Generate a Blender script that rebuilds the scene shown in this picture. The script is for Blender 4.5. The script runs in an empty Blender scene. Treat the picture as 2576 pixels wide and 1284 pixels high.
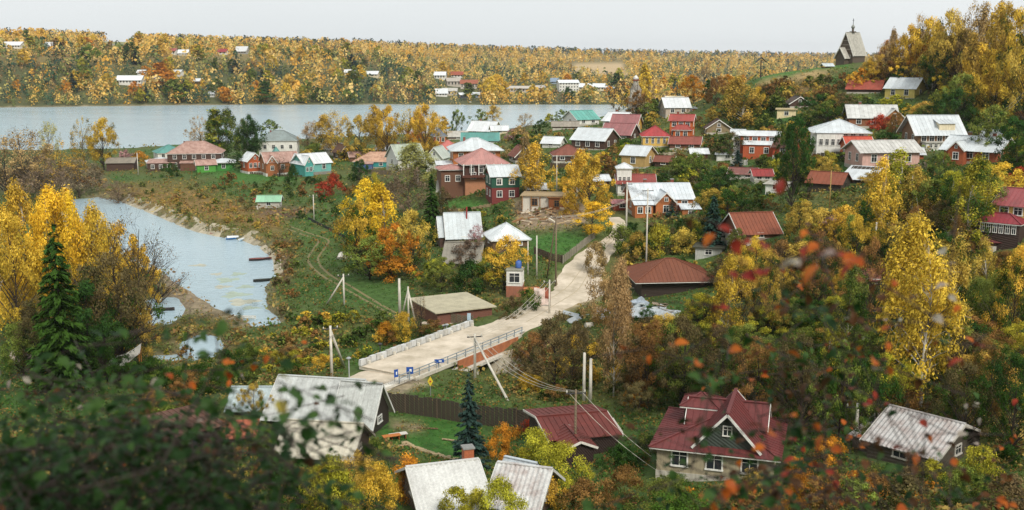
import bpy, math, random
import numpy as np
from mathutils import Vector, Matrix, Euler, noise
random.seed(7); RNG = np.random.default_rng(11)
scene = bpy.context.scene
COL = scene.collection
R = math.radians

# ------------------------------------------------------------------ camera
CAMZ, PITCH, FPX, PW, PH = 40.0, R(10.6), 2700.0, 2576.0, 1284.0
cam_data = bpy.data.cameras.new('camera')
cam = bpy.data.objects.new('camera', cam_data); COL.objects.link(cam)
cam.location = (0, 0, CAMZ); cam.rotation_euler = (R(90) - PITCH, 0, 0)
cam_data.sensor_width = 36; cam_data.lens = 36 * FPX / PW
cam_data.clip_start = 0.2; cam_data.clip_end = 9000
cam_data.dof.use_dof = True; cam_data.dof.focus_distance = 170; cam_data.dof.aperture_fstop = 2.4
scene.camera = cam

# ------------------------------------------------------------------ world, sun, exposure
SUN_EL, SUN_AZ = R(42), R(155)
world = bpy.data.worlds.new('World'); scene.world = world; world.use_nodes = True
wn, wl = world.node_tree.nodes, world.node_tree.links
for n in list(wn): wn.remove(n)
sky = wn.new('ShaderNodeTexSky'); sky.sky_type = 'NISHITA'; sky.sun_disc = False
sky.sun_elevation = SUN_EL; sky.sun_rotation = SUN_AZ; sky.air_density = 1.0; sky.dust_density = 4.0; sky.ozone_density = 1.0
sk = wn.new('ShaderNodeMix'); sk.data_type = 'RGBA'; sk.blend_type = 'MIX'
mul = wn.new('ShaderNodeVectorMath'); mul.operation = 'SCALE'; mul.inputs['Scale'].default_value = 0.10
wl.new(sky.outputs[0], mul.inputs[0])
tc = wn.new('ShaderNodeTexCoord'); mp = wn.new('ShaderNodeMapping'); mp.inputs['Scale'].default_value = (1, 1, 4)
cn = wn.new('ShaderNodeTexNoise'); cn.inputs['Scale'].default_value = 1.1; cn.inputs['Detail'].default_value = 5
wl.new(tc.outputs['Generated'], mp.inputs[0]); wl.new(mp.outputs[0], cn.inputs['Vector'])
cr = wn.new('ShaderNodeValToRGB')
cr.color_ramp.elements[0].position = 0.3; cr.color_ramp.elements[0].color = (0.60, 0.635, 0.645, 1)
cr.color_ramp.elements[1].position = 0.7; cr.color_ramp.elements[1].color = (0.67, 0.695, 0.70, 1)
wl.new(cn.outputs[0], cr.inputs[0])
sk.inputs[0].default_value = 0.93
wl.new(mul.outputs[0], sk.inputs[6]); wl.new(cr.outputs[0], sk.inputs[7])
bg = wn.new('ShaderNodeBackground'); bg.inputs['Strength'].default_value = 1.0
wo = wn.new('ShaderNodeOutputWorld')
wl.new(sk.outputs[2], bg.inputs[0]); wl.new(bg.outputs[0], wo.inputs[0])
sun_d = bpy.data.lights.new('sun', 'SUN'); sun_d.energy = 2.2; sun_d.angle = R(18); sun_d.color = (1.0, 0.95, 0.87)
sun = bpy.data.objects.new('sun', sun_d); COL.objects.link(sun)
sun.rotation_euler = Vector((math.sin(SUN_AZ) * math.cos(SUN_EL) * -1, math.cos(SUN_AZ) * math.cos(SUN_EL) * -1, -math.sin(SUN_EL))).to_track_quat('-Z', 'Y').to_euler()
scene.view_settings.view_transform = 'Standard'; scene.view_settings.look = 'None'
scene.view_settings.exposure = 0.45; scene.view_settings.gamma = 1.0; scene.view_settings.use_curve_mapping = False
scene.render.engine = 'CYCLES'
scene.cycles.max_bounces = 5; scene.cycles.diffuse_bounces = 2; scene.cycles.glossy_bounces = 2
scene.cycles.transmission_bounces = 3; scene.cycles.transparent_max_bounces = 4; scene.cycles.volume_bounces = 0
scene.cycles.use_denoising = True; scene.cycles.caustics_reflective = False; scene.cycles.caustics_refractive = False

# ------------------------------------------------------------------ photograph pixel (2576 wide) -> place
CP, SP = math.cos(PITCH), math.sin(PITCH)
def ray(u, v):
    a = (u - PW / 2) / FPX; b = (PH / 2 - v) / FPX
    return np.array([a, CP + b * SP, -SP + b * CP])
def at_D(u, v, D):
    d = ray(u, v); return np.array([0, 0, CAMZ]) + d * (D / d[1])
def at_z(u, v, z):
    d = ray(u, v); return np.array([0, 0, CAMZ]) + d * ((z - CAMZ) / d[2])
def proj(p):
    p = np.asarray(p, float); q = p - np.array([0, 0, CAMZ])
    f = q[..., 1] * CP - q[..., 2] * SP; up = q[..., 1] * SP + q[..., 2] * CP
    return PW / 2 + FPX * q[..., 0] / f, PH / 2 - FPX * up / f, f

# ------------------------------------------------------------------ terrain control points
ctl = []
def cD(*rows):
    for u, v, D in rows: ctl.append(at_D(u, v, D))
def cZ(*rows):
    for u, v, z in rows: ctl.append(at_z(u, v, z))
def cW(*rows):
    for r in rows: ctl.append(np.array(r, float))
cZ((300, 440, 2.2), (450, 520, 1.6), (620, 545, 1.7), (760, 600, 1.6), (720, 700, 1.2), (880, 760, 2), (900, 900, 2.4), (500, 900, .8), (450, 850, .6),
   (800, 480, 2.5), (640, 445, 3), (0, 440, 1.3), (150, 430, 1.3), (487, 428, 3), (700, 395, 4), (800, 440, 4), (950, 415, 4.5), (1040, 420, 5.5),
   (300, 530, 1), (1000, 930, 3.2), (1060, 905, 3.2), (950, 985, 3.3), (1220, 848, 3.3), (1280, 825, 3.3), (1380, 775, 3.7), (1450, 740, 4.2), (1180, 795, 3.2),
   (1130, 700, 3.6), (1000, 620, 2.6), (1120, 560, 5), (960, 500, 3.5), (620, 850, 1.0), (760, 900, 1.8), (1290, 900, 2.2), (1400, 860, 3.4), (1000, 830, 2.6), (560, 830, .9))
cD((1220, 470, 245), (1160, 500, 232), (1270, 505, 222), (1370, 545, 205), (1300, 610, 180), (1450, 655, 174), (1560, 560, 192), (1500, 610, 182), (1545, 545, 198),
   (1470, 400, 272), (1560, 345, 300), (1650, 372, 272), (1590, 420, 250), (1700, 345, 285), (1710, 290, 330), (1740, 262, 350), (1805, 335, 290), (1910, 392, 250),
   (1430, 410, 265), (1320, 420, 270), (1220, 400, 290), (1210, 345, 340), (1650, 530, 205), (1580, 500, 218), (1700, 720, 160), (1800, 640, 172), (1900, 600, 168),
   (1850, 440, 235), (1980, 292, 290), (2115, 385, 222), (2240, 425, 205), (2360, 372, 222), (2440, 408, 200), (2200, 322, 262), (2250, 252, 292), (2160, 232, 305),
   (2140, 160, 350), (2060, 172, 345), (2000, 178, 342), (1900, 198, 335), (1900, 230, 320), (2020, 215, 318), (2080, 485, 188), (2160, 462, 196), (2530, 580, 138),
   (2400, 215, 292), (2500, 240, 272), (2576, 300, 240), (2300, 1010, 93), (2230, 1160, 80), (2000, 1060, 91), (1790, 1200, 82), (1480, 1130, 93), (1200, 1270, 76),
   (1130, 1110, 101), (950, 1150, 94), (780, 1110, 97), (500, 1150, 89), (250, 960, 113), (130, 900, 122), (2500, 800, 119), (2500, 1200, 77), (1500, 960, 114),
   (1900, 820, 126), (2200, 720, 142), (1600, 880, 128), (1700, 1000, 106), (1250, 1010, 113), (2000, 700, 150), (2300, 560, 170), (2400, 480, 180), (2576, 450, 175),
   (1300, 340, 330), (1500, 310, 325), (1400, 330, 310), (0, 1000, 106), (1100, 1000, 113), (1720, 440, 236), (1960, 480, 205))
cW((0, 0, 38.3), (0, 3, 37.4), (-6, 6, 36), (6, 6, 36), (0, 10, 33.3), (-15, 15, 30.5), (15, 15, 31), (0, 25, 25.6), (-25, 30, 23.5), (25, 30, 25), (0, 40, 18.6),
   (-30, 50, 15.5), (30, 50, 17), (0, 55, 12.7), (0, 66, 9.3), (-40, 66, 10.5), (40, 66, 12), (-60, 80, 8), (65, 85, 13), (90, 60, 20), (-90, 70, 13), (100, 100, 22),
   (125, 150, 27), (-120, 110, 5), (-150, 170, 2), (-200, 260, 1.5), (-260, 400, 1.5), (-330, 330, 1.5), (-300, 160, 4), (300, 350, 37), (250, 250, 38), (200, 180, 36),
   (300, 500, 34), (120, 430, 26), (60, 450, 8), (0, 500, 2.5), (-60, 470, 2.5), (100, 560, 10), (200, 600, 18), (40, 640, 2), (150, 720, 3), (300, 720, 6), (-120, 440, 2.5),
   (-380, 420, 2), (400, 250, 40), (420, 600, 25), (-200, 60, 12), (-60, 10, 33), (60, 10, 35), (200, 60, 33), (-400, 200, 4))
ctl = np.array(ctl)
def _tps(r2): return 0.5 * r2 * np.log(r2 + 1e-9)
_S = 100.0
_n = len(ctl); _xy = ctl[:, :2] / _S
_r2 = ((_xy[:, None] - _xy[None]) ** 2).sum(-1)
_A = np.zeros((_n + 3, _n + 3)); _A[:_n, :_n] = _tps(_r2) + np.eye(_n) * 0.002
_A[:_n, _n] = 1; _A[:_n, _n + 1:] = _xy; _A[_n, :_n] = 1; _A[_n + 1:, :_n] = _xy.T
_w = np.linalg.solve(_A, np.concatenate([ctl[:, 2], [0, 0, 0]]))
def tps(x, y):
    x = np.atleast_1d(x).astype(float).ravel(); y = np.atleast_1d(y).astype(float).ravel()
    out = np.empty(len(x))
    for i in range(0, len(x), 20000):
        q = np.stack([x[i:i + 20000], y[i:i + 20000]], 1) / _S
        r2 = ((q[:, None] - _xy[None]) ** 2).sum(-1)
        out[i:i + 20000] = _tps(r2) @ _w[:_n] + _w[_n] + q @ _w[_n + 1:]
    return out

def pip(px, py, poly):
    inside = np.zeros(len(px), bool); m = len(poly)
    for i in range(m):
        x1, y1 = poly[i]; x2, y2 = poly[(i + 1) % m]
        c = (y1 > py) != (y2 > py)
        with np.errstate(divide='ignore', invalid='ignore'):
            inside ^= c & (px < (x2 - x1) * (py - y1) / (y2 - y1 + 1e-12) + x1)
    return inside
def segdist(px, py, line, closed=False):
    d = np.full(len(px), 1e9); m = len(line)
    for i in range(m if closed else m - 1):
        a = np.array(line[i][:2], float); b = np.array(line[(i + 1) % m][:2], float); ab = b - a
        t = np.clip(((px - a[0]) * ab[0] + (py - a[1]) * ab[1]) / (ab @ ab + 1e-9), 0, 1)
        d = np.minimum(d, np.hypot(px - a[0] - t * ab[0], py - a[1] - t * ab[1]))
    return d
def px_poly(rows, z=0.0): return [tuple(at_z(u, v, z)[:2]) for u, v in rows]
INLET = px_poly([(150, 520), (190, 502), (245, 498), (300, 510), (380, 541), (460, 576), (540, 598), (600, 606), (655, 628), (683, 655), (684, 690), (653, 712), (646, 765),
                 (658, 790), (688, 812), (670, 824), (630, 800), (560, 775), (522, 742), (470, 712), (440, 690), (380, 676), (300, 640), (200, 585), (150, 545)])
POND = px_poly([(376, 760), (420, 755), (440, 775), (425, 800), (380, 820), (340, 800)])
POND2 = px_poly([(480, 868), (502, 852), (522, 855), (526, 880), (508, 898), (486, 892)])
POND3 = px_poly([(395, 903), (450, 900), (465, 910), (430, 918), (390, 914)])
CREEK = [(-27.8, 150), (-18, 140), (-7, 131), (4, 124), (20, 118), (40, 116)]
SHX = [-600, -250, -165, -110, -35, 5, 40, 75, 600]; SHY = [430, 440, 452, 500, 555, 585, 680, 735, 760]
def wig(x, y, s, a):
    return a * (np.sin(x / s + 1.3 * np.sin(y / s * .7)) + .6 * np.sin(y / s * 1.7 + 2.1 * np.sin(x / s * .6)) + .4 * np.sin((x + y) / s * 2.9))
def water_sd(x, y):
    d1 = (y - np.interp(x, SHX, SHY)) + wig(x, y, 9, 2.0)
    best = d1
    for poly in (INLET, POND, POND2, POND3):
        d = segdist(x, y, poly, True); s = np.where(pip(x, y, poly), d, -d) + wig(x, y, 2.3, .25)
        best = np.maximum(best, s)
    return best                                   # positive inside water
def terr(x, y):
    x = np.atleast_1d(x).astype(float).ravel(); y = np.atleast_1d(y).astype(float).ravel()
    z = tps(x, y)
    z = np.maximum(z, 0.45 + wig(x, y, 5, .08))
    z = z + wig(x, y, 13, .12) * np.clip((y - 60) / 40, 0, 1)
    dc = segdist(x, y, CREEK); t = np.clip((dc - 1.5) / 4.5, 0, 1); t = t * t * (3 - 2 * t)
    z = z * t + 0.35 * (1 - t)
    sd = water_sd(x, y); t = np.clip((-sd + 1.0) / 4.5, 0, 1); t = t * t * (3 - 2 * t)
    return z * t + (-1.2) * (1 - t)
def zt(x, y): return float(terr(x, y)[0])
def ground(u, v):
    d = ray(u, v)
    D = np.concatenate([np.arange(50, 420, 1.0), np.arange(420, 860, 4.0)])
    P = np.array([0, 0, CAMZ])[None] + d[None] * (D / d[1])[:, None]
    h = P[:, 2] - terr(P[:, 0], P[:, 1])
    i = np.argmax(h <= 0)
    if h[i] > 0: return at_D(u, v, 600)
    if i == 0: p = P[0]; return np.array([p[0], p[1], zt(p[0], p[1])])
    f = h[i - 1] / (h[i - 1] - h[i] + 1e-9); p = P[i - 1] * (1 - f) + P[i] * f
    return np.array([p[0], p[1], zt(p[0], p[1])])
def pxs(p): return FPX / float(proj(p)[2])       # photo pixels per metre at p
def depr(p): return math.atan2(CAMZ - p[2], math.hypot(p[0], p[1]))

# ------------------------------------------------------------------ mesh helpers
class MB:
    def __init__(s): s.v = []; s.f = []; s.m = []
    def poly(s, pts, m=0):
        b = len(s.v); s.v += [tuple(p) for p in pts]; s.f.append(tuple(range(b, b + len(pts)))); s.m.append(m)
    def box(s, c, d, rz=0.0, m=0, taper=1.0):
        b = len(s.v); cs, sn = math.cos(rz), math.sin(rz)
        for k, (i, j) in [(k, ij) for k in (-1, 1) for ij in ((-1, -1), (1, -1), (1, 1), (-1, 1))]:
            t = taper if k > 0 else 1
            x, y = i * d[0] / 2 * t, j * d[1] / 2 * t
            s.v.append((c[0] + x * cs - y * sn, c[1] + x * sn + y * cs, c[2] + k * d[2] / 2))
        for q in ((0, 3, 2, 1), (4, 5, 6, 7), (0, 1, 5, 4), (1, 2, 6, 5), (2, 3, 7, 6), (3, 0, 4, 7)):
            s.f.append(tuple(b + i for i in q)); s.m.append(m)
    def tube(s, pts, rad, n=6, m=0, cap=True):
        pts = [Vector(p) for p in pts]; b = len(s.v)
        for i, p in enumerate(pts):
            t = (pts[min(i + 1, len(pts) - 1)] - pts[max(i - 1, 0)])
            if t.length < 1e-7: t = Vector((0, 0, 1))
            t.normalize(); a = t.orthogonal() if abs(t.z) < .99 else Vector((1, 0, 0)); a = (a - t * a.dot(t)).normalized(); c = t.cross(a)
            r = rad[i] if isinstance(rad, (list, tuple)) else rad
            for k in range(n):
                an = 2 * math.pi * k / n; s.v.append(tuple(p + (a * math.cos(an) + c * math.sin(an)) * r))
        for i in range(len(pts) - 1):
            for k in range(n):
                k2 = (k + 1) % n; s.f.append((b + i * n + k, b + i * n + k2, b + (i + 1) * n + k2, b + (i + 1) * n + k)); s.m.append(m)
        if cap:
            s.f.append(tuple(b + k for k in range(n))[::-1]); s.m.append(m)
            e = b + (len(pts) - 1) * n; s.f.append(tuple(e + k for k in range(n))); s.m.append(m)
    def beam(s, a, b_, w, h, m=0):
        a = Vector(a); b_ = Vector(b_); t = (b_ - a).normalized(); sd = t.cross(Vector((0, 0, 1)))
        if sd.length < 1e-4: sd = Vector((1, 0, 0))
        sd.normalize(); up = sd.cross(t); b = len(s.v)
        for p in (a, b_):
            for i, j in ((-1, -1), (1, -1), (1, 1), (-1, 1)): s.v.append(tuple(p + sd * i * w / 2 + up * j * h / 2))
        for q in ((0, 3, 2, 1), (4, 5, 6, 7), (0, 1, 5, 4), (1, 2, 6, 5), (2, 3, 7, 6), (3, 0, 4, 7)):
            s.f.append(tuple(b + i for i in q)); s.m.append(m)
    def prism(s, pts, h, m=0):      # pts: list of 3D top pts; extruded by vector h
        b = len(s.v); n = len(pts); h = Vector(h)
        s.v += [tuple(p) for p in pts]; s.v += [tuple(Vector(p) + h) for p in pts]
        s.f.append(tuple(range(b, b + n))); s.m.append(m); s.f.append(tuple(range(b + n, b + 2 * n))[::-1]); s.m.append(m)
        for i in range(n):
            j = (i + 1) % n; s.f.append((b + j, b + i, b + n + i, b + n + j)); s.m.append(m)
    def mesh(s, name, mats, smooth=False):
        me = bpy.data.meshes.new(name); me.from_pydata(s.v, [], s.f)
        for mt in (mats if isinstance(mats, (list, tuple)) else [mats]): me.materials.append(mt)
        if any(s.m): me.polygons.foreach_set('material_index', s.m)
        if smooth: me.polygons.foreach_set('use_smooth', [True] * len(s.f))
        me.update(); return me
def link(name, me, parent=None, loc=None, rz=0.0):
    o = bpy.data.objects.new(name, me); COL.objects.link(o)
    if parent is not None: o.parent = parent
    if loc is not None: o.location = loc
    if rz: o.rotation_euler = (0, 0, rz)
    return o
def tag(o, label=None, cat=None, group=None, kind=None):
    if label: o['label'] = label
    if cat: o['category'] = cat
    if group: o['group'] = group
    if kind: o['kind'] = kind
    return o
def empty(name, loc, rz=0.0):
    o = bpy.data.objects.new(name, None); COL.objects.link(o); o.location = loc; o.rotation_euler = (0, 0, rz); o.empty_display_size = .3
    return o
def np_mesh(name, V, F, mats, attr=None, attr_name='tint', smooth=False, cols=None):
    """V (n,3), F (m,4 or 3), attr per face float, cols per face rgb"""
    me = bpy.data.meshes.new(name); k = F.shape[1]
    me.vertices.add(len(V)); me.vertices.foreach_set('co', V.astype(np.float32).ravel())
    me.loops.add(len(F) * k); me.loops.foreach_set('vertex_index', F.astype(np.int32).ravel())
    me.polygons.add(len(F)); me.polygons.foreach_set('loop_start', np.arange(0, len(F) * k, k, dtype=np.int32))
    me.polygons.foreach_set('loop_total', np.full(len(F), k, dtype=np.int32))
    for mt in (mats if isinstance(mats, (list, tuple)) else [mats]): me.materials.append(mt)
    me.update(calc_edges=True)
    if attr is not None:
        a = me.attributes.new(attr_name, 'FLOAT', 'FACE'); a.data.foreach_set('value', attr.astype(np.float32))
    if cols is not None:
        a = me.attributes.new('col', 'FLOAT_COLOR', 'FACE'); c = np.ones((len(F), 4), np.float32); c[:, :3] = cols; a.data.foreach_set('color', c.ravel())
    if smooth: me.polygons.foreach_set('use_smooth', np.ones(len(F), bool))
    return me

# ------------------------------------------------------------------ materials
def lin(h):
    h = h.lstrip('#'); o = []
    for i in (0, 2, 4):
        c = int(h[i:i + 2], 16) / 255; o.append(c / 12.92 if c <= .04045 else ((c + .055) / 1.055) ** 2.4)
    return tuple(o)
def newmat(name):
    m = bpy.data.materials.new(name); m.use_nodes = True; nt = m.node_tree
    for n in list(nt.nodes): nt.nodes.remove(n)
    out = nt.nodes.new('ShaderNodeOutputMaterial'); return m, nt, out
_mats = {}
def M(color, style='plain', rough=.75, metal=0.0):
    key = (color, style, rough, metal)
    if key in _mats: return _mats[key]
    m, nt, out = newmat(f'{style}_{color.strip("#")}'); N, L = nt.nodes, nt.links
    b = N.new('ShaderNodeBsdfPrincipled'); L.new(b.outputs[0], out.inputs[0])
    b.inputs['Roughness'].default_value = rough; b.inputs['Metallic'].default_value = metal
    c = lin(color); geo = N.new('ShaderNodeNewGeometry')
    dirt = {'plain': .18, 'metal': .32, 'rust': .65, 'planks': .4, 'logs': .4, 'brick': .3, 'plaster': .28, 'concrete': .45, 'slate': .5, 'glass': 0}[style]
    n1 = N.new('ShaderNodeTexNoise'); n1.inputs['Scale'].default_value = {'rust': .9, 'slate': .8}.get(style, .7); n1.inputs['Detail'].default_value = 6; n1.inputs['Roughness'].default_value = .65
    L.new(geo.outputs['Position'], n1.inputs['Vector'])
    rp = N.new('ShaderNodeMapRange'); rp.inputs[1].default_value = .42; rp.inputs[2].default_value = .72; rp.inputs[3].default_value = 0; rp.inputs[4].default_value = dirt
    L.new(n1.outputs[0], rp.inputs[0])
    mx = N.new('ShaderNodeMix'); mx.data_type = 'RGBA'; mx.inputs[6].default_value = (*c, 1)
    g = .45 * sum(c) / 3
    dc = {'rust': (.16, .055, .03), 'metal': (g * 1.0, g * .93, g * .85), 'slate': (g * .9, g * .85, g * .7), 'concrete': (g * .9, g * .8, g * .6)}.get(style, (c[0] * .45 + .02, c[1] * .43 + .015, c[2] * .4 + .01))
    mx.inputs[7].default_value = (*dc, 1); L.new(rp.outputs[0], mx.inputs[0])
    n2 = N.new('ShaderNodeTexNoise'); n2.inputs['Scale'].default_value = 7; n2.inputs['Detail'].default_value = 3
    vm = N.new('ShaderNodeMapping'); vm.inputs['Scale'].default_value = (1, 1, .15) if style in ('metal', 'plaster', 'concrete', 'slate') else (1, 1, 1)
    L.new(geo.outputs['Position'], vm.inputs[0]); L.new(vm.outputs[0], n2.inputs['Vector'])
    r2 = N.new('ShaderNodeMapRange'); r2.inputs[1].default_value = .3; r2.inputs[2].default_value = .7; r2.inputs[3].default_value = .82; r2.inputs[4].default_value = 1.1
    L.new(n2.outputs[0], r2.inputs[0])
    oi = N.new('ShaderNodeObjectInfo'); r3 = N.new('ShaderNodeMapRange'); r3.inputs[3].default_value = .9 if style in ('metal', 'rust', 'slate') else .95; r3.inputs[4].default_value = 1.06
    L.new(oi.outputs['Random'], r3.inputs[0])
    mm = N.new('ShaderNodeMath'); mm.operation = 'MULTIPLY'; L.new(r2.outputs[0], mm.inputs[0]); L.new(r3.outputs[0], mm.inputs[1])
    sc = N.new('ShaderNodeVectorMath'); sc.operation = 'SCALE'; L.new(mx.outputs[2], sc.inputs[0]); L.new(mm.outputs[0], sc.inputs['Scale'])
    L.new(sc.outputs[0], b.inputs['Base Color'])
    if style in ('planks', 'logs', 'brick'):
        w = N.new('ShaderNodeTexWave'); w.wave_type = 'BANDS'; w.bands_direction = 'Z' if style != 'planks' else 'DIAGONAL'
        w.inputs['Scale'].default_value = {'logs': 1.6, 'brick': 4, 'planks': 2.2}[style]; w.inputs['Distortion'].default_value = .5
        L.new(geo.outputs['Position'], w.inputs['Vector'])
        bp = N.new('ShaderNodeBump'); bp.inputs['Strength'].default_value = .5; bp.inputs['Distance'].default_value = .05
        L.new(w.outputs['Fac'], bp.inputs['Height']); L.new(bp.outputs[0], b.inputs['Normal'])
    if style == 'metal' or style == 'rust':
        rr = N.new('ShaderNodeMapRange'); rr.inputs[3].default_value = rough - .15; rr.inputs[4].default_value = rough + .2; L.new(n1.outputs[0], rr.inputs[0]); L.new(rr.outputs[0], b.inputs['Roughness'])
    _mats[key] = m; return m
def glass_mat():
    m, nt, out = newmat('window_glass'); b = nt.nodes.new('ShaderNodeBsdfPrincipled'); nt.links.new(b.outputs[0], out.inputs[0])
    b.inputs['Base Color'].default_value = (.02, .025, .03, 1); b.inputs['Roughness'].default_value = .08; return m
GLASS = glass_mat()
def leaf_mat(name, use_attr=False, trans=.22, gloss=.25):
    m, nt, out = newmat(name); N, L = nt.nodes, nt.links
    geo = N.new('ShaderNodeNewGeometry'); at = N.new('ShaderNodeAttribute'); at.attribute_name = 'tint'
    mx = N.new('ShaderNodeMix'); mx.data_type = 'RGBA'
    if use_attr:
        ac = N.new('ShaderNodeAttribute'); ac.attribute_name = 'col'; src = ac.outputs['Color']; L.new(src, mx.inputs[6]); mx.inputs[0].default_value = 0
    else:
        oi = N.new('ShaderNodeObjectInfo'); src = oi.outputs['Color']; L.new(src, mx.inputs[6])
        # alpha = share of the leaves that are still green; patches chosen by tint + noise
        ns = N.new('ShaderNodeTexNoise'); ns.inputs['Scale'].default_value = .35; ns.inputs['Detail'].default_value = 3; L.new(geo.outputs['Position'], ns.inputs['Vector'])
        a1 = N.new('ShaderNodeMath'); a1.operation = 'ADD'; L.new(ns.outputs[0], a1.inputs[0]); L.new(at.outputs['Fac'], a1.inputs[1])
        a2 = N.new('ShaderNodeMath'); a2.operation = 'SUBTRACT'; mlt = N.new('ShaderNodeMath'); mlt.operation = 'MULTIPLY_ADD'; mlt.inputs[1].default_value = 1.5; mlt.inputs[2].default_value = .25
        L.new(oi.outputs['Alpha'], mlt.inputs[0]); L.new(mlt.outputs[0], a2.inputs[0]); L.new(a1.outputs[0], a2.inputs[1])
        a3 = N.new('ShaderNodeMath'); a3.operation = 'MULTIPLY_ADD'; a3.use_clamp = True; a3.inputs[1].default_value = 4.0; a3.inputs[2].default_value = .5; L.new(a2.outputs[0], a3.inputs[0])
        L.new(a3.outputs[0], mx.inputs[0]); mx.inputs[7].default_value = (.04, .085, .014, 1)
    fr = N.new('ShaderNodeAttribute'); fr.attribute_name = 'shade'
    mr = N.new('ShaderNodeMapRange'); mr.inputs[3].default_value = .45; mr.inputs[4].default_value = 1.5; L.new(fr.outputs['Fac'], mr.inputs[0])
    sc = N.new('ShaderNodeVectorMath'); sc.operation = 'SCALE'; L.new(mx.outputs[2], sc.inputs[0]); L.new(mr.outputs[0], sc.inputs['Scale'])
    d = N.new('ShaderNodeBsdfDiffuse'); t = N.new('ShaderNodeBsdfTranslucent'); ms = N.new('ShaderNodeMixShader'); ms.inputs[0].default_value = trans
    L.new(sc.outputs[0], d.inputs[0]); L.new(sc.outputs[0], t.inputs[0]); L.new(d.outputs[0], ms.inputs[1]); L.new(t.outputs[0], ms.inputs[2])
    L.new(ms.outputs[0], out.inputs[0]); return m
LEAF = leaf_mat('leaves'); LEAFA = leaf_mat('leaves_mixed', True)
def bark_mat(name, c, marks=False):
    m, nt, out = newmat(name); N, L = nt.nodes, nt.links; b = N.new('ShaderNodeBsdfPrincipled'); L.new(b.outputs[0], out.inputs[0]); b.inputs['Roughness'].default_value = .9
    tcn = N.new('ShaderNodeTexCoord'); mpn = N.new('ShaderNodeMapping'); mpn.inputs['Scale'].default_value = (1, 1, 1.2 if marks else .3); L.new(tcn.outputs['Object'], mpn.inputs[0])
    n = N.new('ShaderNodeTexNoise'); n.inputs['Scale'].default_value = 2.5 if marks else 4; n.inputs['Detail'].default_value = 4; L.new(mpn.outputs[0], n.inputs['Vector'])
    rp = N.new('ShaderNodeValToRGB'); e = rp.color_ramp.elements
    e[0].position = .40; e[0].color = (c[0] * .2, c[1] * .18, c[2] * .16, 1); e[1].position = .5 if marks else .75; e[1].color = (*c, 1)
    L.new(n.outputs[0], rp.inputs[0]); L.new(rp.outputs[0], b.inputs['Base Color']); return m
BARK = bark_mat('bark', (.085, .06, .04)); BIRCH = bark_mat('birch_bark', (.62, .58, .5), True); TWIG = bark_mat('pale_bark', (.22, .16, .10))
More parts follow.
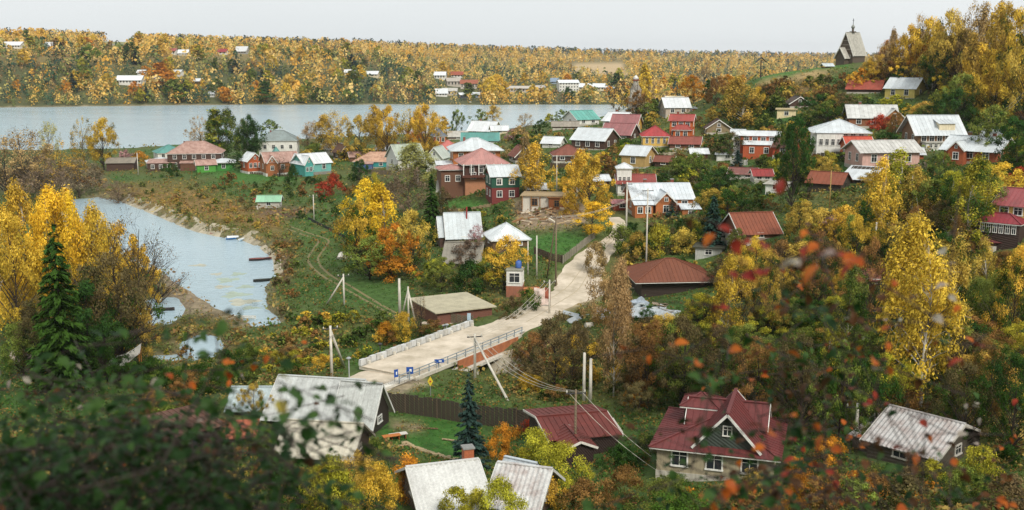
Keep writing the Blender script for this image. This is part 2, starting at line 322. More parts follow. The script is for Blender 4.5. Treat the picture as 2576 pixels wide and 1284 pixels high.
# ------------------------------------------------------------------ plants: prototypes of height 1
def leaf_quads(c, n, size, rng, droop=0.0, wide=1.0, jit=.55):
    """c (N,3) centres, n (N,3) outward normals, size (N,) -> V,F of bent diamond leaves / sprays"""
    N = len(c); nn = n + rng.normal(0, jit, (N, 3)); nn /= np.linalg.norm(nn, axis=1, keepdims=True) + 1e-9
    t = rng.normal(0, 1, (N, 3)); t[:, 2] -= droop; t -= nn * (t * nn).sum(1, keepdims=True); t /= np.linalg.norm(t, axis=1, keepdims=True) + 1e-9
    b = np.cross(nn, t); s = size[:, None]; w = rng.uniform(.32, .6, (N, 1)) * wide
    V = np.stack([c - t * s * .5, c + b * s * w * .5 + nn * s * .08, c + t * s * .5, c - b * s * w * .5 + nn * s * .06], 1).reshape(-1, 3)
    return V, np.arange(N * 4).reshape(N, 4)
def crown_arrays(kind, n, leaf, seed):
    g = np.random.default_rng(seed)
    if kind == 'round': t0, ncl, rc, wr = .14, 44, .10, .42
    elif kind == 'wide': t0, ncl, rc, wr = .16, 58, .10, .56
    elif kind == 'birch': t0, ncl, rc, wr = .16, 58, .075, .27
    elif kind == 'column': t0, ncl, rc, wr = .08, 40, .08, .22
    elif kind == 'bush': t0, ncl, rc, wr = .0, 30, .2, .62
    elif kind == 'sparse': t0, ncl, rc, wr = .12, 52, .085, .42
    env = {'round': lambda t: np.sin(np.pi * np.clip(t, 0, 1) ** .8) ** .55, 'wide': lambda t: np.sin(np.pi * np.clip(t, 0.02, 1) ** .75) ** .6,
           'birch': lambda t: (np.sin(np.pi * np.clip(t * .93 + .04, 0, 1) ** .62)) ** .8, 'column': lambda t: (1 - t) ** .55 * (.35 + .65 * np.minimum(1, t * 4)),
           'bush': lambda t: np.sqrt(np.clip(1 - t ** 2.2, 0, 1)), 'sparse': lambda t: np.sin(np.pi * np.clip(t * .8 + .12, 0, 1)) ** .6}[kind]
    lop = g.uniform(-.12, .12, 2)
    t = g.random(ncl) ** .85; an = g.random(ncl) * 6.283; rr = np.sqrt(g.uniform(.12, 1, ncl)) * env(t) * wr * (1 + .25 * np.sin(an * 2 + seed) + g.uniform(-.18, .18, ncl))
    z = t0 + t * (1 - t0 - rc * .7)
    C = np.stack([np.cos(an) * rr + lop[0] * t, np.sin(an) * rr + lop[1] * t, z], 1)
    C = np.concatenate([C, [[lop[0], lop[1], 1 - rc * .8]]]); ncl += 1
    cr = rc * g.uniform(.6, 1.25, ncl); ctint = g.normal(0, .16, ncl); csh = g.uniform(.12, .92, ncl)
    ci = g.integers(0, ncl, n); d = g.normal(0, 1, (n, 3)); d /= np.linalg.norm(d, axis=1, keepdims=True); d[:, 2] = np.where(g.random(n) < .4, np.abs(d[:, 2]), d[:, 2])
    rad = cr[ci] * g.uniform(.1, 1.1, n) ** .7
    P = C[ci] + d * rad[:, None] * np.array([1, 1, 1.5 if kind in ('birch', 'sparse') else .85])
    if kind in ('birch',): P[:, 2] -= np.hypot(P[:, 0], P[:, 1]) ** 2 * .55 * g.random(n)
    P[:, 2] = np.maximum(P[:, 2], .01)
    axis = P - np.array([0, 0, .5]); axis /= np.linalg.norm(axis, axis=1, keepdims=True) + 1e-9
    nor = d * .8 + axis * .5 + np.array([0, 0, .25])
    sz = leaf * g.uniform(.5, 1.7, n)
    V, F = leaf_quads(P, nor, sz, g, 1.2 if kind in ('birch', 'sparse') else 0)
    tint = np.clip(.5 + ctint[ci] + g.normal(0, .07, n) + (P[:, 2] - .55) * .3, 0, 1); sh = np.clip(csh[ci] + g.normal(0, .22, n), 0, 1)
    return V, F, tint, sh, C, env
def crown_mesh(kind, n, leaf, seed):
    V, F, ti, sh, C, env = crown_arrays(kind, n, leaf, seed)
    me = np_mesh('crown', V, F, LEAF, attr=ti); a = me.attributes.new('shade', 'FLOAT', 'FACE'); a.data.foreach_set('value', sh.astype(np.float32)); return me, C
def trunk_mesh(kind, C, mat, seed, r0=.017, twigs=0):
    g = random.Random(seed); mb = MB(); top = max(c[2] for c in C) * .93
    ax = [Vector((math.sin(i * 1.1 + seed) * .012 * i / 3, math.cos(i * .9 + seed) * .012 * i / 3, top * i / 7 - (.03 if i == 0 else 0))) for i in range(8)]
    mb.tube(ax, [r0 * (1.35 if i == 0 else 1) * (1 - i / 8.5) for i in range(8)], 7)
    for c in C:
        c = Vector(c); h = max(.1, c.z - (.55 if kind != 'birch' else .35) * math.hypot(c.x, c.y) - g.uniform(.02, .12))
        k = min(6.99, h / top * 7); i = int(k); s = ax[i].lerp(ax[min(7, i + 1)], k - i)
        if (c - s).length < .04: continue
        r = max(.0016, r0 * (1 - k / 8.5) * .45); mid = s.lerp(c, .5) + Vector((g.uniform(-.02, .02), g.uniform(-.02, .02), g.uniform(0, .035)))
        mb.tube([s, mid, c], [r, r * .6, r * .2], 4, cap=False)
        for _ in range(twigs):
            e = c + Vector((g.gauss(0, .06), g.gauss(0, .06), g.gauss(.02, .06))); q = mid.lerp(c, g.uniform(.1, 1))
            mb.tube([q, q.lerp(e, .5) + Vector((0, 0, .01)), e], [r * .35, r * .25, .0006], 3, cap=False)
    return mb.mesh('trunk', mat, True)
def spruce_arrays(n, leaf, seed, wr=.22, gaps=.0):
    g = np.random.default_rng(seed); nb = 150; V = []
    t = np.sort(g.random(nb) ** 1.15); an = np.arange(nb) * 2.4 + g.normal(0, .3, nb); L = wr * (1 - t) ** .85 * g.uniform(.65, 1.12, nb) + .012
    bi = g.choice(nb, n, p=L / L.sum()); s = g.random(n) ** .75
    r = L[bi] * s; lat = g.normal(0, .1, n) * L[bi] * (1.1 - s * .6)
    z = .05 + .94 * t[bi] - r * .35 + r * r * .9 - np.abs(g.normal(0, .008, n)) + (L[bi] * .06)
    P = np.stack([np.cos(an[bi]) * r - np.sin(an[bi]) * lat, np.sin(an[bi]) * r + np.cos(an[bi]) * lat, z], 1)
    dirv = np.stack([np.cos(an[bi]), np.sin(an[bi]), np.full(n, -.25)], 1) + g.normal(0, .3, (n, 3)); dirv /= np.linalg.norm(dirv, axis=1, keepdims=True)
    nor = np.stack([g.normal(0, .35, n), g.normal(0, .35, n), np.ones(n)], 1) + .5 * dirv; b = np.cross(nor, dirv); b /= np.linalg.norm(b, axis=1, keepdims=True)
    sz = (leaf * g.uniform(.7, 1.4, n))[:, None]
    V = np.stack([P - dirv * sz * .5, P + b * sz * .2, P + dirv * sz * .5 - np.array([0, 0, .15]) * sz, P - b * sz * .2], 1).reshape(-1, 3)
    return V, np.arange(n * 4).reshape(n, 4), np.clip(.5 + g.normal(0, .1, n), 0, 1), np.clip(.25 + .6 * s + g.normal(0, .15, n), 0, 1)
PROTO = {}
def proto(kind, lod, var):
    key = (kind, lod, var)
    if key in PROTO: return PROTO[key]
    seed = var * 17 + {'round': 1, 'wide': 2, 'birch': 3, 'column': 4, 'bush': 5, 'sparse': 6, 'spruce': 7, 'bare': 8}[kind]
    nm = {'A': 1.0, 'B': .55, 'C': .13, 'D': .055}[lod]
    if kind == 'spruce':
        n = int(9000 * nm) + 250; V, F, ti, sh = spruce_arrays(n, {'A': .035, 'B': .05, 'C': .09, 'D': .11}[lod], seed, .2 + .03 * (var % 2))
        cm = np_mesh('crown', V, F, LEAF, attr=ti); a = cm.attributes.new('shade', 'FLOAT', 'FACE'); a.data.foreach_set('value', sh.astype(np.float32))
        mb = MB(); mb.tube([(0, 0, -.03), (0, 0, .5), (0, 0, .98)], [.016, .009, .001], 6); tm = mb.mesh('trunk', BARK, True)
    elif kind == 'bare':
        cm0, C = crown_mesh('sparse', int(1500 * max(nm, .2)), .014 if lod == 'A' else .02, seed); cm = cm0
        tm = trunk_mesh('sparse', C, BARK, seed, .016, 9 if lod == 'A' else 5)
    else:
        base = {'round': 11500, 'wide': 13500, 'birch': 12500, 'column': 8000, 'bush': 8000, 'sparse': 5500}[kind]
        ls = {'A': .0175, 'B': .0255, 'C': .06, 'D': .074}[lod] * {'bush': 2.0, 'wide': 1.15, 'column': 1.1}.get(kind, 1.0)
        cm, C = crown_mesh(kind, int(base * nm) + 60, ls, seed)
        tm = None if kind == 'bush' else trunk_mesh(kind, C[::1 if lod != 'C' else 6], {'birch': BIRCH, 'sparse': TWIG}.get(kind, BARK), seed, .011 if kind == 'birch' else .016, 3 if kind == 'sparse' else (1 if lod == 'A' else 0))
    PROTO[key] = (cm, tm); return PROTO[key]
KNAME = {'round': ('broadleaf_tree', 'tree'), 'wide': ('broadleaf_tree', 'tree'), 'birch': ('birch_tree', 'birch'), 'column': ('narrow_tree', 'tree'),
         'bush': ('bush', 'bush'), 'sparse': ('thin_leaved_tree', 'tree'), 'spruce': ('spruce_tree', 'spruce'), 'bare': ('bare_tree', 'tree')}
KWORD = {'round': 'round-crowned tree', 'wide': 'broad tree', 'birch': 'birch', 'column': 'narrow tree', 'bush': 'bush', 'sparse': 'thin-leaved tree', 'spruce': 'spruce', 'bare': 'half-bare tree'}
# colour word -> (rgb, default share of green)
LC = {'golden': ((.64, .42, .055), .22), 'bright yellow': ((.80, .52, .04), .15), 'orange': ((.58, .25, .03), .15), 'yellow-green': ((.42, .38, .04), .42), 'olive green': ((.19, .23, .045), .5),
      'dark green': ((.035, .085, .02), .6), 'rust-brown': ((.26, .14, .045), .36), 'red': ((.42, .065, .03), .15), 'brown': ((.15, .115, .05), .38), 'tan': ((.42, .28, .12), .1),
      'blue-green': ((.035, .07, .055), .1), 'grey-brown': ((.22, .165, .105), .15), 'pale green': ((.38, .36, .11), .2), 'green': ((.07, .13, .02), .5), 'pink': ((.35, .2, .19), .2), 'amber': ((.52, .36, .07), .36)}
PLANTS = []     # (object, kind, colour word, base point, height, fixed label)
WSC = {'round': .80, 'wide': 1.12, 'birch': .56, 'column': .46, 'bush': 1.3, 'sparse': .86, 'spruce': .42, 'bare': .86}
def plant_at(p, h, w, kind, colour, green=None, label=None, group=None, sink=.15, lean=0):
    g = random.Random(int(p[0] * 91 + p[1] * 37)); D = float(proj(p)[2])
    lod = 'A' if D < 150 and h > 3 else ('B' if D < 560 else 'C')
    if h < 3 and D > 110: lod = 'B'
    var = g.randrange(4 if kind not in ('spruce', 'bare') else 2)
    if kind in ('column', 'wide'): var %= 2
    cm, tm = proto(kind, lod, var); name, cat = KNAME[kind]
    rgb, gr = LC[colour]; gr = gr if green is None else green; j = g.uniform(.82, 1.15)
    colr = (min(1, rgb[0] * j), min(1, rgb[1] * j * g.uniform(.93, 1.07)), rgb[2] * j, gr)
    sx = w / WSC[kind] if w else h
    rz = g.uniform(0, 6.28); scl = (sx, sx, h)
    if tm is None or D > 560:
        o = link(name, cm, None, (p[0], p[1], p[2] - sink)); o.rotation_euler = (0, 0, rz); o.scale = scl; o.color = colr
    else:
        o = empty(name, (p[0], p[1], p[2] - sink)); o.rotation_euler = (lean, 0, rz); o.scale = scl
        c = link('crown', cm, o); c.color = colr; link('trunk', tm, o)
    tag(o, label, cat, group); PLANTS.append((o, kind, colour, p, h, label)); OCC.append((p[0], p[1], (w or h * WSC[kind]) * .25))
    return o
OCC = []; RECTS = []; AVOID_LINES = []; AVOID_POLYS = []
def tree(kind, u, vb, vt, wpx, colour, green=None, label=None, group=None, D=None, lean=0):
    p = at_D(u, vb, D) if D else ground(u, vb)
    if D: p[2] = zt(p[0], p[1]); vb = float(proj(p)[1])
    s = pxs(p); h = max(.6, (vb - vt) / s / math.cos(depr(p)))
    return plant_at(p, h, wpx / s if wpx else None, kind, colour, green, label, group, lean=lean)
# ------------------------------------------------------------------ houses
LANDMARKS = []
_strip_cache = {}
def strip_mesh(w, hs, prof, mat):
    key = (round(w, 2), round(hs, 2), prof, mat.name)
    if key in _strip_cache: return _strip_cache[key]
    mb = MB(); th = .04
    if prof == 'wave':
        k = max(2, int(w / .28)); xs = [w * i / (k * 2) for i in range(k * 2 + 1)]; zs = [(.08 if i % 2 else 0) for i in range(len(xs))]
        for i in range(len(xs) - 1):
            mb.poly([(xs[i], 0, zs[i]), (xs[i + 1], 0, zs[i + 1]), (xs[i + 1], hs, zs[i + 1]), (xs[i], hs, zs[i])])
            mb.poly([(xs[i], 0, zs[i] - th), (xs[i], 0, zs[i]), (xs[i + 1], 0, zs[i + 1]), (xs[i + 1], 0, zs[i + 1] - th)][::-1])
        mb.box((w / 2, hs / 2, -th - .012), (w - .02, hs - .02, .02))
    else:
        mb.box((w / 2, hs / 2, -th / 2), (w - .015, hs, th)); mb.box((.02, hs / 2, .022), (.035, hs - .01, .045))
        if prof == 'tile':
            nrow = max(2, int(hs / .7))
            for r in range(nrow): mb.box((w / 2, hs * (r + .15) / nrow, .012), (w - .05, .06, .02))
    me = mb.mesh('roof_panel', mat); _strip_cache[key] = me; return me
def slope(root, A, B, C, Dd, mat, pw, prof='seam'):
    """A,B along the eave, C above A, Dd above B (C==Dd for a triangle). Panels are separate objects."""
    A, B, C, Dd = map(Vector, (A, B, C, Dd)); ex = (B - A); L = ex.length; ex.normalize()
    nrm = ex.cross(((C + Dd) / 2 - A)).normalized(); ey = nrm.cross(ex)
    a = (C - A).dot(ex); b = (Dd - A).dot(ex); hs = (C - A).dot(ey)
    if b < a: a = b = (a + b) / 2
    n = max(1, round(L / pw)); w = L / n
    Mx = Matrix((ex, ey, nrm)).transposed().to_4x4()
    def hh(x): return hs * max(0, min(1, x / a if a > 1e-3 else 1, (L - x) / (L - b) if L - b > 1e-3 else 1))
    for i in range(n):
        x0, x1 = i * w, (i + 1) * w; h0, h1 = hh(x0 + 1e-4), hh(x1 - 1e-4)
        if h0 > hs - .01 and h1 > hs - .01: me = strip_mesh(w, hs, prof, mat)
        else:
            pts = [(0, 0, 0), (w, 0, 0)]
            if h1 > .02: pts.append((w, h1, 0))
            for q in sorted([q for q in (a, b) if x0 + .02 < q < x1 - .02], reverse=True): pts.append((q - x0, hh(q), 0))
            if h0 > .02: pts.append((0, h0, 0))
            if len(pts) < 3: continue
            mb = MB(); mb.prism(pts, (0, 0, -.04))
            if h0 > .1: mb.box((.02, h0 / 2, .022), (.035, h0 - .02, .045))
            me = mb.mesh('roof_panel', mat)
        o = link('roof_panel', me, root); o.matrix_local = Matrix.Translation(A + ex * x0) @ Mx
def window(root, x, y, z, w, h, face, trim, hb=None):
    """face: f,b,l,r. Frame with sill and mullions, pane as its child."""
    mb = MB(); t = min(.12, w * .14); d = .09
    mb.box((0, 0, h / 2 + t / 2), (w + 2 * t, d, t)); mb.box((0, -.03, -h / 2 - t / 2), (w + 2.6 * t, d + .08, t))
    for s in (-1, 1): mb.box((s * (w / 2 + t / 2), 0, 0), (t, d, h))
    mb.box((0, 0, 0), (.05, d * .7, h - .002)); mb.box((0, 0, h * .18), (w - .002, d * .66, .045))
    o = link('window', mb.mesh('window', trim), root, (x, y, z)); o.rotation_euler = (0, 0, {'f': 0, 'l': -math.pi / 2, 'r': math.pi / 2, 'b': math.pi}[face])
    g = MB(); g.box((0, .012, 0), (w - .004, .04, h - .004)); link('pane', g.mesh('pane', GLASS), o)
    return o
def win_row(root, n, L, face, off, z, w, h, trim, hd=0, cx=0, cy=0):
    for i in range(n):
        s = (i + .5) / n * L - L / 2
        p = {'f': (cx + s, cy - off - .035), 'b': (cx + s, cy + off + .035), 'l': (cx - off - .035, cy + s), 'r': (cx + off + .035, cy + s)}[face]
        window(root, p[0], p[1], z, w, h, face, trim)
def add_roof(root, kind, w, d, hw, hr, o, mat, pw, prof, cx=0, cy=0, z0=0, trim=None, flip=1):
    hw = hw + z0; T = lambda x, y, z: (cx + x, cy + y, z)
    W, Dp = w / 2 + o, d / 2 + o
    if kind == 'gable_x':
        k = hr / (d / 2); ze = hw - o * k
        for s in (1, -1): slope(root, T(-W * s, -Dp * s, ze + .05), T(W * s, -Dp * s, ze + .05), T(-W * s, 0, hw + hr + .05), T(W * s, 0, hw + hr + .05), mat, pw, prof)
        mb = MB(); mb.box(T(0, 0, hw + hr + .08), (2 * W, .3, .08)); link('ridge_cap', mb.mesh('ridge_cap', mat), root)
        if trim:
            for s in (-1, 1):
                mb = MB()
                for q in (-1, 1): mb.beam(T(s * (W + .035), q * Dp, ze - .04), T(s * (W + .035), 0, hw + hr - .04), .06, .2)
                link('verge_board', mb.mesh('verge_board', trim), root)
    elif kind == 'gable_y':
        k = hr / (w / 2); ze = hw - o * k
        for s in (1, -1): slope(root, T(W * s, -Dp * s, ze + .05), T(W * s, Dp * s, ze + .05), T(0, -Dp * s, hw + hr + .05), T(0, Dp * s, hw + hr + .05), mat, pw, prof)
        mb = MB(); mb.box(T(0, 0, hw + hr + .08), (.3, 2 * Dp, .08)); link('ridge_cap', mb.mesh('ridge_cap', mat), root)
        if trim:
            for s in (-1, 1):
                mb = MB()
                for q in (-1, 1): mb.beam(T(q * W, s * (Dp + .035), ze - .04), T(0, s * (Dp + .035), hw + hr - .04), .06, .2)
                link('verge_board', mb.mesh('verge_board', trim), root)
    elif kind == 'hip':
        if w >= d: rx, ry = (W - Dp) * .98, 0
        else: rx, ry = 0, (Dp - W) * .98
        k = hr / min(w / 2, d / 2); ze = hw - .12; zt_ = hw + hr
        c = [T(-W, -Dp, ze), T(W, -Dp, ze), T(W, Dp, ze), T(-W, Dp, ze)]; r1, r2 = T(-rx, -ry, zt_), T(rx, ry, zt_)
        if w >= d:
            slope(root, c[0], c[1], r1, r2, mat, pw, prof); slope(root, c[1], c[2], r2, r2, mat, pw, prof); slope(root, c[2], c[3], r2, r1, mat, pw, prof); slope(root, c[3], c[0], r1, r1, mat, pw, prof)
        else:
            slope(root, c[0], c[1], r1, r1, mat, pw, prof); slope(root, c[1], c[2], r1, r2, mat, pw, prof); slope(root, c[2], c[3], r2, r2, mat, pw, prof); slope(root, c[3], c[0], r2, r1, mat, pw, prof)
        mb = MB()
        for a, b in ((c[0], r1), (c[1], r1 if w < d else r2), (c[2], r2), (c[3], r2 if w < d else r1)): mb.beam(Vector(a) + Vector((0, 0, .05)), Vector(b) + Vector((0, 0, .06)), .16, .07)
        if max(rx, ry) > .2: mb.beam(Vector(r1) + Vector((0, 0, .06)), Vector(r2) + Vector((0, 0, .06)), .2, .08)
        link('ridge_cap', mb.mesh('ridge_cap', mat), root)
        mb = MB(); mb.box(T(0, 0, ze - .1), (2 * W - .1, 2 * Dp - .1, .12)); link('soffit', mb.mesh('soffit', trim or mat), root)
    elif kind == 'shed':        # front eave low when flip=1
        s = flip; slope(root, T(-W * s, -Dp * s, hw), T(W * s, -Dp * s, hw), T(-W * s, Dp * s, hw + hr), T(W * s, Dp * s, hw + hr), mat, pw, prof)
    elif kind == 'flat':
        n = max(1, round(2 * Dp / max(pw, 1.5)))
        for i in range(n):
            mb = MB(); mb.box(T(0, -Dp + (i + .5) * 2 * Dp / n, hw + hr / 2), (2 * W, 2 * Dp / n - .02, max(.15, hr))); link('roof_slab', mb.mesh('roof_slab', mat), root)
def walls(root, kind, w, d, hw, hr, mat, base=None, cx=0, cy=0, z0=0, fh=.5, sink=1.8, flip=1):
    mb = MB(); x, y = w / 2, d / 2; b = z0 + (fh if base else -sink); t = z0 + hw
    P = lambda a, q, z: (cx + a, cy + q, z)
    if kind == 'gable_x':
        prof = [(-y, b), (y, b), (y, t), (0, t + hr), (-y, t)]; mb.prism([P(-x, q, z) for q, z in prof], (w, 0, 0))
    elif kind == 'gable_y':
        prof = [(x, b), (-x, b), (-x, t), (0, t + hr), (x, t)]; mb.prism([P(q, -y, z) for q, z in prof], (0, d, 0))
    elif kind == 'shed':
        zf, zb = (t, t + hr) if flip == 1 else (t + hr, t); zf -= .06; zb -= .06
        prof = [(-y, b), (y, b), (y, zb), (-y, zf)]; mb.prism([P(-x, q, z) for q, z in prof], (w, 0, 0))
    else: mb.box(P(0, 0, (b + t - .02) / 2), (w, d, t - .02 - b))
    link('wall', mb.mesh('wall', mat), root)
    if base:
        mb = MB(); mb.box(P(0, 0, z0 + (fh - sink) / 2 + .001), (w + .1, d + .1, fh + sink)); link('foundation', mb.mesh('foundation', base), root)
def chimney(root, x, y, z, mat=None, h=1.3, w=.55):
    mb = MB(); mb.box((x, y, z), (w, w, h)); c = link('chimney', mb.mesh('chimney', mat or M('#8a4a36', 'brick')), root)
    mb = MB(); mb.box((x, y, z + h / 2 + .06), (w + .16, w + .16, .12)); link('chimney_cap', mb.mesh('chimney_cap', M('#8d8d88', 'metal', .6)), c); return c
def door(root, x, y, z, mat, w=.95, h=2.0, face='f'):
    mb = MB(); mb.box((0, 0, h / 2), (w, .08, h)); o = link('door', mb.mesh('door', mat), root, (x, y - .03, z)); o.rotation_euler = (0, 0, {'f': 0, 'l': -math.pi / 2, 'r': math.pi / 2}[face])
    k = MB(); k.box((w * .35, -.06, h * .48), (.05, .08, .16)); link('handle', k.mesh('handle', M('#3a3a3a', 'metal', .4)), o)
SILVER = ('#ccd2d4', 'metal', .5); TRIMW = '#e4e2da'
class H: pass
def house(label, u, vb, wpx, wallpx, roofpx, dm, yaw, roof, wall, rmat, nwin=3, rows=1, chim=0, trim=TRIMW, cat='house', over=.45, D=None, name='house', base='#b9b3a6', prof='seam',
          nside=1, drs=None, landmark=None, flip=1, fh=.4, winw=None, sink=1.8, protect=True, gwin=True):
    p = at_D(u, vb, D) if D else ground(u, vb)
    if D: p[2] = zt(p[0], p[1])
    s = pxs(p); ph = depr(p); w = wpx / s; hw = wallpx / s / math.cos(ph)
    if roof in ('gable_x', 'hip'): hr = max(.7, (roofpx / s - dm / 2 * math.sin(ph)) / math.cos(ph))
    elif roof == 'shed': hr = max(.15, (roofpx / s - dm * math.sin(ph)) / math.cos(ph))
    elif roof == 'flat': hr = max(.12, (roofpx / s - dm * math.sin(ph)) / math.cos(ph))
    else: hr = max(.7, roofpx / s / math.cos(ph))
    th = -math.atan2(p[0], p[1]) + R(yaw)
    o = Vector((p[0], p[1], p[2])) + Vector((-math.sin(th) * dm / 2, math.cos(th) * dm / 2, 0))
    root = empty(name, o, th); tag(root, label, cat)
    wm = M(*wall) if isinstance(wall, tuple) else M(wall, 'plaster'); rm = M(*rmat) if isinstance(rmat, tuple) else M(rmat, 'metal', .6)
    tm = M(trim, 'plain', .6) if trim else None; pw = max(.55, 10.5 / (s * 1.028))
    if prof == 'wave': pw = max(1.1, pw)
    walls(root, roof, w, dm, hw, hr, wm, M(base, 'concrete') if base else None, fh=fh, sink=sink, flip=flip)
    add_roof(root, roof, w, dm, hw, hr, over, rm, pw, prof, trim=tm, flip=flip)
    hwin = min(1.35, hw / rows * .46); ww = winw or min(1.0, w / max(1, nwin) * .5)
    for r_ in range(rows):
        z = (hw - fh) / rows * (r_ + .55) + fh
        if nwin: win_row(root, nwin, w * .9, 'f', dm / 2, z, ww, hwin, tm or wm)
        if nside:
            for f in ('l', 'r'): win_row(root, nside, dm * .85, f, w / 2, z, min(.9, dm / nside * .4), hwin, tm or wm)
    if roof == 'gable_y' and gwin and hr > 1.3: window(root, 0, -dm / 2 - .035, hw + hr * .36, min(.8, w * .12), min(.9, hr * .35), 'f', tm or wm)
    for i in range(chim):
        cxp = (-.22, .25, .05)[i] * w; chimney(root, cxp, dm * .08, hw + hr * (.95 if roof != 'hip' else .75) + .1)
    if drs is not None: door(root, drs * w, -dm / 2 - .02, .35, M('#5a3a26', 'planks'))
    cs = (w / 2 + over) + 1; OCC.append((o.x, o.y, max(w, dm) * .55)); AVOID_POLYS.append([tuple((root.matrix_world if False else Matrix.Translation(o) @ Matrix.Rotation(th, 4, 'Z')) @ Vector((a * (w / 2 + 1.2), b * (dm / 2 + 1.2), 0)))[:2] for a, b in ((-1, -1), (1, -1), (1, 1), (-1, 1))])
    if protect: RECTS.append((u - wpx / 2, vb - wallpx - roofpx, u + wpx / 2, vb - wallpx * .15, p[1]))
    if landmark: LANDMARKS.append((landmark, u, vb - wallpx / 2, p[1]))
    h = H(); h.root, h.w, h.d, h.hw, h.hr, h.s, h.p, h.rm, h.tm, h.wm, h.pw, h.th = root, w, dm, hw, hr, s, p, rm, tm, wm, pw, th
    return h
def annex(h, cx, cy, w, d, hw, hr, roof, wall=None, rmat=None, nwin=1, z0=0, over=.3, flip=1, base=None, nside=0, face='f', prof='seam', trim=None):
    """a wing of the same house, in house coordinates"""
    wm = (M(*wall) if isinstance(wall, tuple) else M(wall, 'plaster')) if wall else h.wm
    rm = (M(*rmat) if isinstance(rmat, tuple) else M(rmat, 'metal', .6)) if rmat else h.rm
    walls(h.root, roof, w, d, hw, hr, wm, cx=cx, cy=cy, z0=z0, flip=flip, sink=0 if z0 > .2 else 1.8)
    add_roof(h.root, roof, w, d, hw, hr, over, rm, h.pw, prof, cx=cx, cy=cy, z0=z0, trim=M(trim, 'plain', .6) if trim else h.tm, flip=flip)
    if nwin: win_row(h.root, nwin, w * .9, 'f', d / 2, z0 + hw * .55, min(.9, w / nwin * .5), min(1.2, hw * .5), h.tm or wm, cx=cx, cy=cy)
    if nside:
        for f in ('l', 'r'): win_row(h.root, nside, d * .8, f, w / 2, z0 + hw * .55, min(.8, d / nside * .4), min(1.2, hw * .5), h.tm or wm, cx=cx, cy=cy)
    if roof == 'gable_y' and hr > 1.2: window(h.root, cx, cy - d / 2 - .035, z0 + hw + hr * .33, min(.6, w * .15), min(.7, hr * .35), 'f', h.tm or wm)
# ------------------------------------------------------------------ ground of the near side
def poly_soft(u, v, poly, soft):
    ins = pip(u, v, poly); d = segdist(u, v, poly, True); return np.clip(.5 + np.where(ins, d, -d) / soft / 2, 0, 1)
ZONES = [  # photo-pixel outline, what grows there (base colour), softness
    ([(940, 1040), (1180, 1060), (1180, 1170), (1090, 1150), (950, 1100)], (.045, .12, .022), 8),
    ([(970, 1055), (1060, 1068), (1075, 1085), (990, 1082)], (.24, .19, .11), 8),
    ([(1330, 590), (1440, 580), (1500, 600), (1420, 650), (1340, 645)], (.05, .125, .025), 8),
    ([(850, 690), (930, 685), (1030, 715), (1010, 790), (930, 760), (870, 730)], (.06, .115, .028), 15),
    ([(1105, 500), (1235, 508), (1220, 530), (1105, 528)], (.06, .15, .03), 5),
    ([(540, 425), (770, 435), (740, 455), (550, 458)], (.06, .15, .03), 8),
    ([(600, 540), (690, 520), (790, 528), (760, 545), (640, 566)], (.13, .085, .06), 8),
    ([(690, 560), (780, 560), (860, 600), (840, 650), (800, 640), (760, 590)], (.075, .12, .03), 15),
    ([(690, 600), (740, 600), (730, 720), (690, 730)], (.10, .065, .03), 15),
    ([(250, 470), (480, 470), (720, 560), (700, 590), (460, 545), (300, 500)], (.20, .13, .045), 20),
    ([(0, 425), (250, 425), (280, 470), (0, 476)], (.14, .11, .07), 12),
    ([(400, 690), (440, 690), (560, 780), (640, 800), (620, 830), (420, 770)], (.25, .2, .13), 12),
    ([(390, 800), (560, 800), (620, 880), (480, 920), (390, 880)], (.12, .105, .035), 20),
    ([(860, 860), (1050, 850), (1000, 920), (870, 950)], (.06, .105, .025), 20),
    ([(1900, 190), (2140, 150), (2140, 172), (2050, 178), (1905, 207)], (.07, .15, .03), 4),
    ([(1903, 207), (2050, 178), (2120, 178), (2050, 200), (1960, 206), (1905, 218)], (.33, .24, .11), 4),
    ([(1900, 215), (2080, 195), (2070, 260), (1900, 270)], (.15, .10, .04), 12),
    ([(1930, 285), (2010, 285), (2010, 320), (1930, 310)], (.06, .13, .03), 6),
    ([(2110, 410), (2200, 400), (2180, 440), (2110, 445)], (.06, .13, .03), 6),
    ([(2330, 185), (2400, 185), (2400, 200), (2320, 205)], (.07, .16, .03), 4),
    ([(1620, 640), (1800, 640), (1800, 670), (1620, 670)], (.08, .13, .03), 8),
    ([(1290, 500), (1480, 510), (1480, 570), (1300, 580)], (.27, .2, .13), 10),
    ([(1400, 690), (1500, 690), (1510, 755), (1400, 790)], (.36, .28, .18), 8),
    ([(1250, 870), (1330, 900), (1300, 940), (1220, 920)], (.2, .16, .09), 8),
    ([(1330, 850), (1480, 820), (1480, 860), (1340, 900)], (.13, .085, .05), 12),
    ([(1300, 940), (1560, 960), (1580, 1010), (1300, 1000)], (.13, .13, .04), 20),
    ([(960, 975), (1060, 945), (1080, 965), (1000, 995)], (.28, .23, .15), 8),
]
def ground_colour(x, y, z):
    u, v, _ = proj(np.stack([x, y, z], 1)); n = len(x)
    k = .5 + .5 * np.sin(x * .13 + 2 * np.sin(y * .07)) * np.sin(y * .11 + 1.5 * np.sin(x * .05)); k = k[:, None]
    c = np.array([.055, .11, .026]) * (1 - k) + np.array([.105, .11, .036]) * k
    uu = u + wig(x, y, 1.7, 3); vv = v + wig(y, x, 1.3, 2)
    for poly, col, soft in ZONES:
        w = poly_soft(uu, vv, poly, soft)[:, None]; c = c * (1 - w) + np.array(col) * w
    sd = water_sd(x, y); w = np.clip(1 - np.abs(sd + .8) / 2.6, 0, 1)[:, None] * .85
    c = c * (1 - w) + np.array([.27, .21, .14]) * w
    return c
nA, nD = 350, 370
